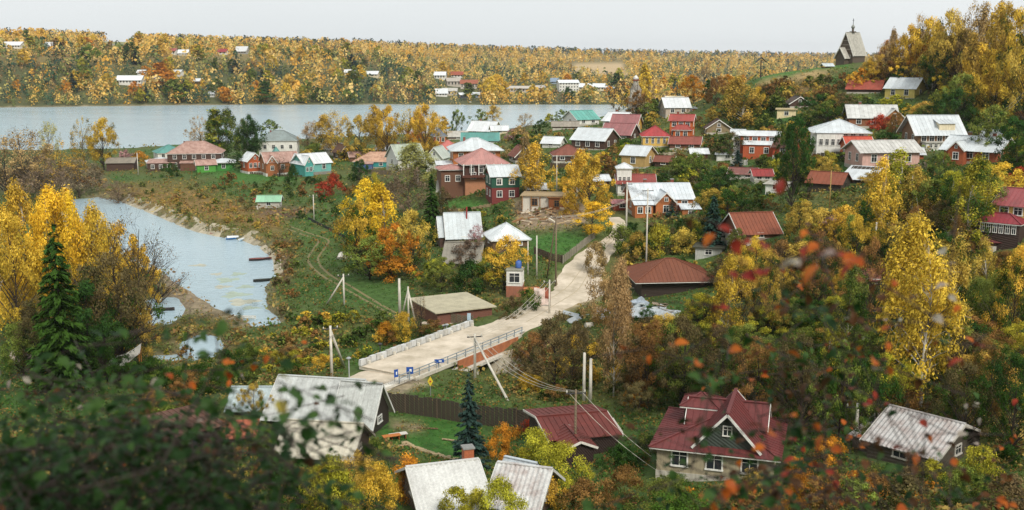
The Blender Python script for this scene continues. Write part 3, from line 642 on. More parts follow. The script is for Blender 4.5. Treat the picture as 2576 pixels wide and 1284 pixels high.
ang = np.linspace(-.72, .72, nA); Ds = np.concatenate([np.linspace(-6, 3, 8), np.geomspace(3.6, 860, nD - 8)])
AA, DD = np.meshgrid(ang, Ds)
GX = np.where(DD < 3.5, AA * 30, AA * np.maximum(DD, 40) * 1.0); GX = np.sign(AA) * np.abs(AA) * np.maximum(np.abs(DD), 40); GY = DD
gx, gy = GX.ravel(), GY.ravel(); gz = terr(gx, gy)
idx = np.arange(nA * nD).reshape(nD, nA)
Fq = np.stack([idx[:-1, :-1], idx[:-1, 1:], idx[1:, 1:], idx[1:, :-1]], -1).reshape(-1, 4)
me = np_mesh('ground', np.stack([gx, gy, gz], 1), Fq, [], smooth=True)
gcol = ground_colour(gx, gy, gz)
ca = me.attributes.new('col', 'FLOAT_COLOR', 'POINT'); cc = np.ones((len(gx), 4), np.float32); cc[:, :3] = gcol; ca.data.foreach_set('color', cc.ravel())
m, nt, out = newmat('grass_and_soil'); N, L = nt.nodes, nt.links; b = N.new('ShaderNodeBsdfPrincipled'); b.inputs['Roughness'].default_value = .95; b.inputs['Specular IOR Level'].default_value = .15
L.new(b.outputs[0], out.inputs[0]); at = N.new('ShaderNodeAttribute'); at.attribute_name = 'col'; geo = N.new('ShaderNodeNewGeometry')
n1 = N.new('ShaderNodeTexNoise'); n1.inputs['Scale'].default_value = .9; n1.inputs['Detail'].default_value = 8; n1.inputs['Roughness'].default_value = .7; L.new(geo.outputs['Position'], n1.inputs['Vector'])
mr = N.new('ShaderNodeMapRange'); mr.inputs[1].default_value = .3; mr.inputs[2].default_value = .7; mr.inputs[3].default_value = .55; mr.inputs[4].default_value = 1.45; L.new(n1.outputs[0], mr.inputs[0])
sc_ = N.new('ShaderNodeVectorMath'); sc_.operation = 'SCALE'; L.new(at.outputs['Color'], sc_.inputs[0]); L.new(mr.outputs[0], sc_.inputs['Scale'])
L.new(sc_.outputs[0], b.inputs['Base Color']); bp = N.new('ShaderNodeBump'); bp.inputs['Distance'].default_value = .25; bp.inputs['Strength'].default_value = .7
L.new(n1.outputs[0], bp.inputs['Height']); L.new(bp.outputs[0], b.inputs['Normal']); GROUNDM = m
me.materials.append(m); tag(link('ground', me), kind='structure')

# ------------------------------------------------------------------ far bank: terraced hills to the horizon
RU = np.array([-900, 0, 300, 600, 1000, 1400, 1700, 2000, 2600, 3400]); RV = np.array([92, 98, 106, 114, 124, 137, 142, 147, 152, 150]); RD = np.array([1200, 1300, 1350, 1450, 1650, 2100, 2400, 2500, 2500, 2400])
def far_z(x, y):
    u = PW / 2 + FPX * (x / np.maximum(y, 1)) * 1.018
    rv, rd = np.interp(u, RU, RV), np.interp(u, RU, RD); zr = 40 + (137 - rv) * rd / FPX
    sh = far_shore(x); t = np.clip((y - sh) / (rd - sh), 0, 1)
    prof = .62 * np.clip(t / .28, 0, 1) ** 1.05 + .38 * np.clip((t - .2) / .8, 0, 1)
    low = np.interp(u, [900, 1150, 1700, 2000], [0, 1, 1, .6]); prof = prof * (1 - low) + low * np.clip(t, 0, 1) ** 1.1
    z = .4 + zr * prof + wig(x, y, 60, 1.0) * np.clip(t * 5, 0, 1)
    z = z - np.clip((y - rd) / 3000, 0, 1) * 6
    s = np.clip((y - sh + 2) / 4, 0, 1); return z * s - 1.5 * (1 - s)
def far_shore(x): return np.interp(x, [-900, -420, -330, -200, 0, 200, 500, 900], [770, 806, 845, 872, 868, 870, 860, 860]) + 3 * np.sin(x / 23) + 2 * np.sin(x / 9.1)
fx = np.linspace(-1, 1, 300); fy = np.concatenate([np.linspace(740, 1300, 110), np.geomspace(1310, 5200, 60)])
FX, FY = np.meshgrid(fx, fy); FX = FX * FY * .85; fz = far_z(FX.ravel(), FY.ravel())
idx = np.arange(FX.size).reshape(FX.shape); Fq = np.stack([idx[:-1, :-1], idx[:-1, 1:], idx[1:, 1:], idx[1:, :-1]], -1).reshape(-1, 4)
me = np_mesh('far_hills', np.stack([FX.ravel(), FY.ravel(), fz], 1), Fq, GROUNDM, smooth=True)
fu, fv, _ = proj(np.stack([FX.ravel(), FY.ravel(), fz], 1)); fsd = FY.ravel() - far_shore(FX.ravel())
lowf = np.clip((fv - 128) / 50, 0, 1)[:, None] * .8; c = np.array([[.26, .19, .075]]) * (1 - lowf) + np.array([[.045, .07, .03]]) * lowf; w = np.clip(1 - fsd / 2.5, 0, 1)[:, None]; c = c * (1 - w) + np.array([.36, .29, .19]) * w
FIELDS = [([(1440, 160), (1570, 158), (1580, 190), (1500, 192), (1440, 178)], (.46, .34, .19)), ([(250, 105), (340, 103), (345, 125), (250, 120)], (.26, .26, .12)), ([(1700, 195), (1770, 195), (1770, 215), (1700, 215)], (.45, .31, .15))]
for poly, col in FIELDS:
    w = poly_soft(fu, fv, poly, 5)[:, None]; c = c * (1 - w) + np.array(col) * w
ca = me.attributes.new('col', 'FLOAT_COLOR', 'POINT'); cc = np.ones((len(c), 4), np.float32); cc[:, :3] = c; ca.data.foreach_set('color', cc.ravel())
tag(link('far_hills', me), kind='structure')
def zfar(x, y): return float(far_z(np.array([x]), np.array([y]))[0])
def far_ground(u, v):
    d = ray(u, v); D = np.arange(760, 4600, 4.0); P = np.array([0, 0, CAMZ])[None] + d[None] * (D / d[1])[:, None]
    h = P[:, 2] - far_z(P[:, 0], P[:, 1]); i = int(np.argmax(h <= 0))
    if h[i] > 0: return None
    return np.array([P[i, 0], P[i, 1], zfar(P[i, 0], P[i, 1])])

# ------------------------------------------------------------------ river water
m, nt, out = newmat('river_water'); N, L = nt.nodes, nt.links; b = N.new('ShaderNodeBsdfPrincipled'); L.new(b.outputs[0], out.inputs[0])
b.inputs['Base Color'].default_value = (.38, .50, .56, 1); b.inputs['Roughness'].default_value = .15; b.inputs['IOR'].default_value = 1.33
geo = N.new('ShaderNodeNewGeometry'); mpn = N.new('ShaderNodeMapping'); mpn.inputs['Scale'].default_value = (1, 1.6, 1); L.new(geo.outputs['Position'], mpn.inputs[0])
n1 = N.new('ShaderNodeTexNoise'); n1.inputs['Scale'].default_value = .55; n1.inputs['Detail'].default_value = 6; n1.inputs['Roughness'].default_value = .7; L.new(mpn.outputs[0], n1.inputs['Vector'])
n2 = N.new('ShaderNodeTexNoise'); n2.inputs['Scale'].default_value = .02; n2.inputs['Detail'].default_value = 3; L.new(mpn.outputs[0], n2.inputs['Vector'])
mr = N.new('ShaderNodeMapRange'); mr.inputs[1].default_value = .35; mr.inputs[2].default_value = .65; mr.inputs[3].default_value = .35; mr.inputs[4].default_value = 1.0; L.new(n2.outputs[0], mr.inputs[0])
bp = N.new('ShaderNodeBump'); bp.inputs['Distance'].default_value = .45; L.new(mr.outputs[0], bp.inputs['Strength']); L.new(n1.outputs[0], bp.inputs['Height']); L.new(bp.outputs[0], b.inputs['Normal'])
mb = MB(); mb.poly([(-4000, 80, 0), (4000, 80, 0), (4000, 1400, 0), (-4000, 1400, 0)]); tag(link('river', mb.mesh('river', m)), kind='structure')

# ------------------------------------------------------------------ roads and tracks draped on the ground
def drape(name, line, widths, mat, lift=.06, cross=7, step=1.2, zf=None, label=None):
    P = [np.array(p[:2], float) for p in line]; pts = []; ws = []
    for i in range(len(P) - 1):
        p0, p1, p2, p3 = P[max(0, i - 1)], P[i], P[i + 1], P[min(len(P) - 1, i + 2)]; n = max(2, int(np.linalg.norm(p2 - p1) / step))
        for k in range(n):
            t = k / n; pts.append(.5 * ((2 * p1) + (-p0 + p2) * t + (2 * p0 - 5 * p1 + 4 * p2 - p3) * t * t + (-p0 + 3 * p1 - 3 * p2 + p3) * t ** 3)); ws.append(widths[i] * (1 - t) + widths[i + 1] * t)
    pts.append(P[-1]); ws.append(widths[-1]); pts = np.array(pts); T = np.gradient(pts, axis=0); T /= np.linalg.norm(T, axis=1, keepdims=True); Nn = np.stack([-T[:, 1], T[:, 0]], 1)
    ws = np.array(ws) * (1 + .06 * np.sin(np.arange(len(ws)) * 1.7)); s = np.linspace(-.5, .5, cross)
    V = (pts[:, None] + Nn[:, None] * (s[None, :, None] * ws[:, None, None])).reshape(-1, 2)
    z = (terr(V[:, 0], V[:, 1]) if zf is None else zf(V[:, 0], V[:, 1])) + lift; ed = np.tile(np.abs(s) > .49, len(pts)); z = np.where(ed, z - lift * 1.6, z)
    idx = np.arange(len(V)).reshape(len(pts), cross); F = np.stack([idx[:-1, :-1], idx[1:, :-1], idx[1:, 1:], idx[:-1, 1:]], -1).reshape(-1, 4)[:, ::-1]
    o = link(name, np_mesh(name, np.column_stack([V, z]), F, mat, smooth=True)); tag(o, label, kind='structure'); AVOID_LINES.append((pts[::3], float(np.max(ws)) / 2 + .6)); return o
m, nt, out = newmat('sandy_road'); N, L = nt.nodes, nt.links; b = N.new('ShaderNodeBsdfPrincipled'); L.new(b.outputs[0], out.inputs[0]); b.inputs['Roughness'].default_value = .95
geo = N.new('ShaderNodeNewGeometry'); n1 = N.new('ShaderNodeTexNoise'); n1.inputs['Scale'].default_value = .35; n1.inputs['Detail'].default_value = 7; n1.inputs['Roughness'].default_value = .65; L.new(geo.outputs['Position'], n1.inputs['Vector'])
rp = N.new('ShaderNodeValToRGB'); e = rp.color_ramp.elements; e[0].position = .3; e[0].color = (.36, .30, .21, 1); e[1].position = .65; e[1].color = (.66, .57, .45, 1)
L.new(n1.outputs[0], rp.inputs[0]); L.new(rp.outputs[0], b.inputs['Base Color']); SAND = m
bp = N.new('ShaderNodeBump'); bp.inputs['Distance'].default_value = .05; L.new(n1.outputs[0], bp.inputs['Height']); L.new(bp.outputs[0], b.inputs['Normal'])
EARTH = M('#7a6f48', 'concrete', .95)
# bridge end points (deck top at z 3.45)
ZB = 3.5
BA, BB = np.array([-14.4, 121.0]), np.array([-2.3, 139.8])
g2 = lambda u, v: tuple(ground(u, v)[:2])
drape('road', [tuple(BB), g2(1330, 800), g2(1385, 765), g2(1450, 735), g2(1462, 690), g2(1500, 640), g2(1548, 600), g2(1560, 570), g2(1545, 548)], [8.2, 7.6, 7.8, 8.6, 7.8, 5.8, 3.6, 2.8, 2.6], SAND, lift=.1)
_d = (BA - BB) / np.linalg.norm(BA - BB)
RUT = M('#b3a488', 'concrete', .95)
for du, dv in ((-14, -3), (12, 4)): drape('wheel_rut', [g2(1312 + du, 808 + dv), g2(1345 + du, 790 + dv), g2(1385 + du, 764 + dv), g2(1440 + du, 728 + dv), g2(1468 + du * .8, 690 + dv), g2(1503 + du * .7, 640), g2(1545 + du * .4, 600)], [.5] * 7, RUT, lift=.16, cross=3)
drape('approach_road', [tuple(BA), tuple(BA + _d * 8), tuple(BA + _d * 18 + np.array([-3, 0]))], [8.2, 8.4, 6], SAND, lift=.1)
drape('dirt_track', [g2(1000, 800), g2(930, 762), g2(860, 722), g2(805, 690), g2(775, 655), g2(790, 625), g2(800, 605), g2(760, 590), g2(720, 575)], [.75] * 9, EARTH, lift=.05, cross=3)
drape('dirt_track', [g2(1000, 790), g2(950, 762), g2(885, 722), g2(828, 690), g2(800, 655), g2(818, 622), g2(825, 604), g2(780, 588), g2(730, 570)], [.75] * 9, EARTH, lift=.05, cross=3)
drape('dirt_track', [g2(1205, 795), g2(1160, 805), g2(1120, 815), g2(1060, 812)], [2.2] * 4, SAND, lift=.05, cross=3)
drape('dirt_track', [g2(1470, 745), g2(1520, 738), g2(1560, 745)], [4, 3, 2], SAND, lift=.05, cross=5)

# weed and mud patches showing through the shallow end of the inlet
wm_ = M('#a1b0a0', 'concrete', .9); mm_ = M('#b3b3a2', 'concrete', .9); g_ = random.Random(31)
for u, v, rx, ry, mt, nm in ((572, 705, 26, 6, wm_, 'weed_patch'), (598, 690, 16, 4, wm_, 'weed_patch'), (592, 742, 30, 7, wm_, 'weed_patch'), (618, 722, 20, 4, wm_, 'weed_patch'), (560, 722, 20, 4, mm_, 'mud_patch'), (610, 760, 34, 8, mm_, 'mud_patch'), (545, 690, 14, 3, mm_, 'mud_patch'), (630, 775, 20, 4, wm_, 'weed_patch'), (500, 668, 20, 3, mm_, 'mud_patch')):
    c_ = at_z(u, v, 0); a_ = at_z(u + rx, v, 0); b_ = at_z(u, v + ry, 0); X_, Y_ = abs(a_[0] - c_[0]), abs(b_[1] - c_[1]); pts = []
    for k in range(26):
        an = k / 26 * 6.283; rr = 1 + .3 * math.sin(an * 3 + u) + .18 * math.sin(an * 7 + v) + g_.uniform(-.1, .1); pts.append((c_[0] + math.cos(an) * X_ * rr, c_[1] + math.sin(an) * Y_ * rr, .02))
    mb = MB(); mb.prism(pts, (0, 0, -.15)); tag(link(nm, mb.mesh(nm, mt)), kind='structure')
# ------------------------------------------------------------------ bridge
L_B = float(np.linalg.norm(BB - BA)); th = math.atan2(*(BB - BA)[::-1]); mid = (BA + BB) / 2
br = tag(empty('bridge', (mid[0], mid[1], 0), th), 'low concrete road bridge with a stone parapet and an orange-brown side over the creek', 'bridge')
CONC = M('#cfc8b8', 'concrete', .85); DECKS = M('#d8d3c6', 'concrete', .8); ORG = M('#b5714a', 'rust', .8)
mb = MB(); mb.box((0, .1, ZB - .2), (L_B + .4, 8.6, .4)); link('deck', mb.mesh('deck', CONC), br)
mb = MB(); mb.box((0, 0, ZB + .03), (L_B + .6, 7.6, .06)); link('roadway', mb.mesh('roadway', SAND), br)
mb = MB(); mb.box((3.4, -4.32, ZB - .55), (13.5, .14, 1.15)); link('side_panel', mb.mesh('side_panel', ORG), br)
mb = MB(); mb.box((1.2, -4.6, ZB - 1.35), (19, .75, .35)); mb.box((1.2, -4.25, ZB - 1.0), (19, .15, .5)); link('ledge', mb.mesh('ledge', DECKS), br)
for i in range(3):
    mb = MB(); mb.box((-2.5 + i * 3.6, -3.9, 1.0), (.45, .45, 3.0)); mb.box((-2.5 + i * 3.6, 3.6, 1.0), (.45, .45, 3.0)); mb.box((-2.5 + i * 3.6, 0, 2.35), (.5, 8.2, .35)); link('pier', mb.mesh('pier', DECKS), br)
for x in (-L_B / 2 + .8, L_B / 2 - 1.8):
    mb = MB(); mb.box((x, 0, 1.0), (1.2, 8.4, 4.2)); link('abutment', mb.mesh('abutment', CONC), br)
# left parapet: rows of rough grey blocks
bm = [M('#c9cac8', 'concrete', .9), M('#bdbcb6', 'concrete', .9)]
rg = random.Random(3); blk = []
for k in range(2):
    mb = MB(); mb.box((0, 0, 0), (.92, .42, .72), taper=.93); blk.append(mb.mesh('block', bm[k]))
nb = 24
for i in range(nb):
    o = link('block', blk[i % 2], br, (-L_B / 2 + .2 + i * .98, 4.25 + rg.uniform(-.05, .05), ZB + .42 + rg.uniform(-.05, .05))); o.rotation_euler = (rg.uniform(-.04, .04), rg.uniform(-.05, .05), rg.uniform(-.04, .04))
for i in range(10):
    mb = MB(); mb.box((-L_B / 2 + 1 + i * 2.4, 3.85, ZB + .25), (.28, .28, .45)); link('kerb_post', mb.mesh('kerb_post', DECKS), br)
# right-hand rail
RAILM = M('#8f9aa0', 'metal', .5)
for i in range(15):
    mb = MB(); mb.box((-L_B / 2 - 3 + i * 1.85, -3.95, ZB + .45), (.09, .09, .95)); link('rail_post', mb.mesh('rail_post', RAILM), br)
for z in (.9, .55):
    mb = MB(); mb.box((-L_B / 2 - 3 + 7 * 1.85, -3.95, ZB + z), (26.2, .07, .09)); link('rail', mb.mesh('rail', RAILM), br)
mb = MB(); mb.box((-L_B / 2 - 2, -3.3, ZB - .1), (10, 1.0, .3)); link('kerb', mb.mesh('kerb', DECKS), br)
mb = MB(); mb.box((5, -3.45, ZB + .12), (16, .5, .12)); link('kerb', mb.mesh('kerb', DECKS), br)
AVOID_POLYS.append([tuple((br.matrix_world if False else Matrix.Translation(br.location) @ Matrix.Rotation(th, 4, 'Z')) @ Vector((a * 13.5, b * 5.3, 0)))[:2] for a, b in ((-1, -1), (1, -1), (1, 1), (-1, 1))])
LANDMARKS.append(('bridge', 1100, 900, 130)); RECTS.append((930, 830, 1300, 975, 118))
# sloping stone apron beside the bridge
ap = tag(empty('stone_apron', (0, 0, 0)), 'pale weathered concrete apron sloping to the creek beside the bridge', 'paving'); g = random.Random(5)
A0, A1, A2, A3 = [ground(*q) for q in ((1225, 905), (1290, 885), (1322, 925), (1240, 945))]
am = M('#a99f8a', 'concrete', .9)
for i in range(4):
    for j in range(3):
        f = lambda s, t: (Vector(A0) * (1 - s) + Vector(A1) * s) * (1 - t) + (Vector(A3) * (1 - s) + Vector(A2) * s) * t
        q = [f((i + a) / 4, (j + b) / 3) for a, b in ((.02, .02), (.98, .02), (.98, .98), (.02, .98))]
        q = [Vector((p.x, p.y, max(zt(p.x, p.y), .2) + .3 + g.uniform(0, .05))) for p in q]; mb = MB(); mb.prism(q[::-1], (0, 0, -.5)); link('slab', mb.mesh('slab', am), ap)
# sloping bank of slabs along the inlet
edge = [at_z(u, v, .15) for u, v in ((300, 503), (340, 520), (380, 535), (420, 552), (460, 569), (500, 583), (540, 592), (580, 598), (620, 606), (656, 622), (690, 652), (694, 690))]
rv_ = tag(empty('stone_bank', tuple(edge[4])), 'pale stone slabs lining the sloping far edge of the inlet', 'embankment'); rl = Vector(rv_.location); g = random.Random(9)
sm_ = [M('#b5aa92', 'concrete', .9), M('#a49a82', 'concrete', .9)]
for i in range(len(edge) - 1):
    a, b_ = Vector(edge[i]), Vector(edge[i + 1]); L_ = (b_ - a).length; nrm = Vector((-(b_ - a).y, (b_ - a).x, 0)).normalized()
    if nrm.y < 0: nrm = -nrm
    n = max(2, int(L_ / 2.4))
    for k in range(n):
        if g.random() < .12: continue
        p0, p1 = a.lerp(b_, (k + .04) / n), a.lerp(b_, (k + .95) / n); wd = g.uniform(2.2, 3.6) if i < 8 else g.uniform(.8, 1.4)
        q = [p0 - nrm * .6 + Vector((0, 0, -.3)), p1 - nrm * .6 + Vector((0, 0, -.3)), p1 + nrm * wd + Vector((0, 0, 1.0 if i < 8 else .5)), p0 + nrm * wd + Vector((0, 0, g.uniform(.9, 1.1) if i < 8 else .5))]
        q = [Vector((x.x, x.y, max(x.z, zt(x.x, x.y) + .22))) if j > 1 else x for j, x in enumerate(q)]; mb = MB(); mb.prism([Vector(x) - rl for x in q][::-1], (0, 0, -.5)); link('slab', mb.mesh('slab', sm_[k % 2]), rv_)
# ------------------------------------------------------------------ the village
GREY = ('#8f9696', 'slate', .7); PINKR = ('#b08f82', 'rust', .7); TEAL = ('#569188', 'metal', .6); REDR = ('#8f3f36', 'metal', .6); RUST = ('#84472f', 'rust', .75); BROWNR = ('#7d4a3c', 'rust', .8)
DARKW = ('#4a3327', 'logs'); BRW = ('#6b4630', 'logs'); ORW = ('#b0602f', 'planks'); YEL = ('#d8b05a', 'plaster'); CREAM = ('#dccfae', 'plaster'); WHT = ('#dcdad2', 'plaster'); WHTR = ('#d6dadb', 'metal', .55)
# --- shore row
h = house('two-storey dark timber house with a large dusty pink hip roof near the river', 490, 428, 130, 42, 31, 11, -8, 'hip', DARKW, PINKR, nwin=5, rows=2, nside=2, chim=1, landmark='dusty pink hip-roofed house')
annex(h, -h.w * .62, -3.5, h.w * .5, 6, h.hw * .45, .9, 'shed', DARKW, PINKR, nwin=3); annex(h, 0.5, -h.d / 2 - 1.2, h.w * .55, 2.4, h.hw * .45, .7, 'shed', BRW, PINKR, nwin=0)
house('white-walled house with a teal metal roof behind the dusty pink hip roof', 432, 402, 66, 18, 20, 9, 10, 'hip', WHT, TEAL, nwin=3, nside=1)
house('low house with a pale silver hip roof left of the dusty pink roof', 408, 424, 66, 16, 12, 8, 5, 'hip', WHT, SILVER, nwin=2)
house('dark timber barn with a grey-brown roof under the tall golden tree', 303, 430, 66, 20, 13, 7, -12, 'gable_x', DARKW, ('#8a8172', 'slate', .8), nwin=0, nside=0, trim=None, cat='barn', name='barn', base=None)
house('small bright green shed with a pink gabled roof', 520, 434, 46, 20, 12, 4, 8, 'gable_x', ('#4f9a3a', 'planks'), PINKR, nwin=1, cat='shed', name='shed', base=None, fh=0)
house('open-fronted green kiosk under a wide silver canopy roof', 563, 430, 50, 22, 9, 5, -5, 'hip', ('#3f8a35', 'planks'), SILVER, nwin=1, cat='kiosk', name='kiosk', base=None, over=1.0, fh=0)
h = house('small orange wooden house with a white-trimmed gable, left half of the twin cottages', 643, 436, 40, 32, 18, 6, 22, 'gable_y', ('#b4562c', 'planks'), WHTR, nwin=3, landmark='orange twin cottages', base='#dedbd2', fh=.6)
h = house('orange-brown cottage with a pink-brown roof and a teal turret cap', 712, 440, 84, 33, 25, 8, 14, 'gable_x', ('#a5653a', 'planks'), PINKR, nwin=3, base='#dedbd2', fh=.6)
annex(h, -h.w * .32, -h.d * .38, 2.9, 2.4, h.hw * .98, h.hr * .75, 'gable_y', None, None, nwin=1, z0=.01)
annex(h, -h.w * .05, 1.5, 2.6, 2.6, h.hw + h.hr * .6, 2.6, 'hip', None, TEAL, nwin=0)
h = house('large white house with a sagging grey hip roof by the river', 700, 392, 94, 38, 26, 10, -6, 'hip', WHT, ('#84908e', 'slate', .7), nwin=4, rows=1, nside=2, chim=1, landmark='grey-hipped white house')
h = house('teal-fronted cottage with a silver roof running back to the right', 800, 440, 76, 30, 25, 8, 28, 'gable_x', ('#6fb0a8', 'planks'), WHTR, nwin=2, landmark='teal cottage', base='#8d8a80', fh=.9)
annex(h, -h.w * .38, -.6, h.w * .3, h.d + 1.0, h.hw, h.hr * .9, 'gable_y', ('#4fa39b', 'planks'), WHTR, nwin=2)
house('small dark cottage with a steep black gable behind the teal cottage', 872, 402, 34, 20, 18, 5, 30, 'gable_y', DARKW, ('#5b4436', 'rust', .8), nwin=1)
house('white shed roof cottage half hidden behind the teal cottage', 835, 392, 60, 16, 16, 6, -15, 'gable_x', WHT, WHTR, nwin=1)
h = house('long low building with a tan-pink roof and turquoise wall', 946, 424, 112, 18, 24, 9, -10, 'hip', ('#2f8f8c', 'plaster'), ('#c09a80', 'rust', .7), nwin=4, landmark='long tan-roofed building')
annex(h, -h.w * .2, -h.d / 2 - 1, h.w * .28, 2, h.hw * .7, .6, 'shed', ('#43608c', 'plaster'), PINKR, nwin=0)
house('narrow red-walled shed with a white roof among the riverside trees', 972, 392, 52, 15, 12, 6, -6, 'gable_x', ('#b8443a', 'planks'), WHTR, nwin=0, cat='shed', name='shed')
h = house('house with a pale grey-green roof behind the pale green willow', 1036, 424, 74, 26, 36, 9, 24, 'gable_x', WHT, ('#a9b3a2', 'slate', .7), nwin=2, chim=1)
house('small pale cottage with a narrow front gable left of the brown pagoda-like house', 1093, 428, 42, 32, 24, 7, -18, 'gable_y', ('#cfd4c4', 'plaster'), ('#b8c0b6', 'metal', .6), nwin=2)
house('cottage with a salmon hip roof and pale blue wall', 1127, 404, 50, 28, 24, 6, 0, 'hip', ('#9fb4bd', 'plaster'), ('#c46f66', 'metal', .65), nwin=2)
house('orange timber cottage with a slate-blue tower roof beside the riverside birches', 1108, 366, 30, 24, 18, 5, 12, 'hip', ORW, ('#6a7078', 'slate', .7), nwin=2)
house('low cottage with a pale speckled roof behind the salmon hip roof', 1152, 352, 48, 8, 14, 7, 0, 'gable_x', DARKW, ('#b3afa6', 'slate', .8), nwin=1)
h = house('cream house with a silver roof and a dark gable end facing right', 1208, 345, 66, 16, 24, 8, -24, 'gable_x', CREAM, WHTR, nwin=2, chim=1, landmark='cream silver-roofed house')
house('house with a teal roof and two white-edged gables', 1208, 372, 92, 18, 20, 8, 0, 'gable_x', WHT, TEAL, nwin=2)
# --- the two big centre houses
h = house('tall orange timber house with a broad silver hip roof and two storeys', 1200, 450, 118, 72, 32, 10, 6, 'hip', ('#a5602c', 'logs'), SILVER, nwin=4, rows=2, nside=2, over=.9, landmark='tall silver-hipped house', chim=1)
annex(h, -h.w * .5 - 1.5, -2.5, 4.6, 5, h.hw * .5, .5, 'shed', BRW, WHTR, nwin=1, over=.5)
h = house('brown verandah house with a big flared pink roof over a brick lower storey', 1222, 478, 104, 66, 40, 10, 10, 'hip', ('#c08560', 'brick'), ('#b5827a', 'metal', .65), nwin=3, rows=1, nside=2, over=.9, landmark='pink-roofed verandah house', base=None, fh=0)
zt1 = h.hw * .56
mb = MB(); mb.box((0, -.5, zt1 - .15), (h.w + 1.6, h.d + 1.6, .5)); link('balcony', mb.mesh('balcony', M('#5e3322', 'planks')), h.root)
mb = MB(); mb.box((0, 0, (zt1 + h.hw) / 2), (h.w + .08, h.d + .08, h.hw - zt1 - .02)); link('upper_wall', mb.mesh('upper_wall', M('#4a2c20', 'planks')), h.root)
win_row(h.root, 4, h.w * .9, 'f', h.d / 2 + .06, (zt1 + h.hw) / 2, .8, 1.3, h.tm)
win_row(h.root, 2, h.d * .8, 'l', h.w / 2 + .06, (zt1 + h.hw) / 2, .8, 1.3, h.tm)
for i in range(7):
    mb = MB(); mb.box((-h.w / 2 - .5 + (h.w + 1) * i / 6, -h.d / 2 - .95, (zt1 + h.hw) / 2 + .05), (.18, .18, h.hw - zt1 - .1)); link('verandah_post', mb.mesh('verandah_post', h.tm), h.root)
annex(h, -h.w / 2 - 2.6, -1, 5.2, 5.5, h.hw * .8, .7, 'hip', BRW, ('#b5827a', 'metal', .65), nwin=2, over=.6)
h = house('narrow two-storey house, green boards above dark red brick, with a silver mansard roof', 1272, 505, 70, 62, 28, 7, 12, 'gable_x', ('#7d3430', 'brick'), SILVER, nwin=2, rows=2, nside=2, landmark='green and red two-storey house', base=None, fh=0)
mb = MB(); mb.box((0, 0, h.hw * .76), (h.w + .1, h.d + .1, h.hw * .48 - .02)); link('upper_wall', mb.mesh('upper_wall', M('#1f5240', 'planks')), h.root)
window(h.root, h.w * .24, -h.d / 2 - .1, h.hw * .76, .9, 1.1, 'f', h.tm); window(h.root, -h.w * .24, -h.d / 2 - .1, h.hw * .76, .9, 1.1, 'f', h.tm)
house('weathered shed with a pale streaky roof beside the dark spruce', 1133, 500, 60, 20, 26, 5, -4, 'gable_x', DARKW, ('#aeab9e', 'slate', .8), nwin=1, cat='shed', name='shed', base=None, landmark='pale-roofed weathered shed')
# half built cabin
h = house('half-built cabin of white panels and raw timber with a sagging flat roof', 1370, 528, 112, 34, 8, 6, -6, 'flat', ('#cfc9bb', 'plaster'), ('#a8926f', 'planks'), nwin=2, nside=0, trim='#8a6238', cat='cabin', name='cabin', base=None, fh=0, landmark='half-built cabin')
for i in range(6):
    mb = MB(); mb.box((-h.w / 2 + h.w * i / 5, -h.d / 2 - .35, h.hw / 2), (.16, .16, h.hw)); link('post', mb.mesh('post', M('#96683c', 'planks')), h.root)
annex(h, h.w * .28, -h.d / 2 - .35, h.w * .36, .7, h.hw * .92, .1, 'flat', ('#9a5a30', 'planks'), ('#9a6a40', 'planks'), nwin=1)
# --- middle back rows
h = house('dark timber cottage with a shining silver roof and front gable turned right', 1478, 378, 92, 26, 30, 9, -28, 'gable_x', DARKW, SILVER, nwin=3, nside=2, landmark='silver-roofed dark cottage')
house('cottage with a rust-brown hip roof and dark wall behind the golden birches', 1432, 410, 78, 20, 26, 7, 6, 'hip', DARKW, BROWNR, nwin=2)
h = house('dark cottage with a dusky pink gabled roof in front of the yellow house', 1548, 354, 76, 16, 28, 8, -20, 'gable_x', DARKW, ('#96605f', 'metal', .65), nwin=3)
house('yellow-boarded house with a dusky pink roof and a round attic window', 1568, 336, 66, 22, 26, 7, -14, 'gable_x', ('#cfa04a', 'planks'), ('#96605f', 'metal', .65), nwin=2, landmark='yellow-boarded house')
house('white cottage with a white gable roof above the dusky pink roofs', 1540, 320, 56, 16, 22, 8, -32, 'gable_x', WHT, WHTR, nwin=2, chim=1)
house('cottage with two turquoise roof slopes meeting in a valley', 1480, 316, 62, 16, 22, 9, 30, 'gable_x', WHT, ('#62a79a', 'metal', .6), nwin=2)
house('small cottage with a plain white roof beside the turquoise roofs', 1450, 316, 38, 12, 14, 6, -10, 'gable_x', WHT, WHTR, nwin=1)
house('long grey wooden shed in front of the river bushes', 1422, 326, 64, 8, 12, 6, 0, 'gable_x', BRW, ('#9b9284', 'slate', .8), nwin=0, cat='shed', name='shed', trim=None)
house('cabin with a brown gable in the shade beside the golden tree', 1318, 408, 44, 16, 22, 6, 16, 'gable_y', DARKW, BROWNR, nwin=1)
h = house('yellow pavilion with a bright red pyramid roof and four arched windows', 1649, 372, 64, 30, 26, 7, 4, 'hip', YEL, ('#a83a3a', 'metal', .6), nwin=4, over=.5, landmark='red pyramid-roofed pavilion', winw=.55)
h = house('tall orange house with stacked bright red roofs', 1712, 350, 56, 46, 16, 7, -6, 'gable_x', ('#c0622c', 'planks'), ('#a0453c', 'metal', .6), nwin=3, rows=2, landmark='stacked red roofs', chim=1)
annex(h, .4, -h.d / 2 - .9, h.w * .74, 1.8, h.hw * .55, 1.1, 'hip', None, None, nwin=2, over=.5)
house('low house with a brown rust-streaked roof below the stacked red roofs', 1722, 378, 74, 16, 18, 7, -4, 'gable_x', BRW, ('#8c4a3f', 'rust', .8), nwin=2)
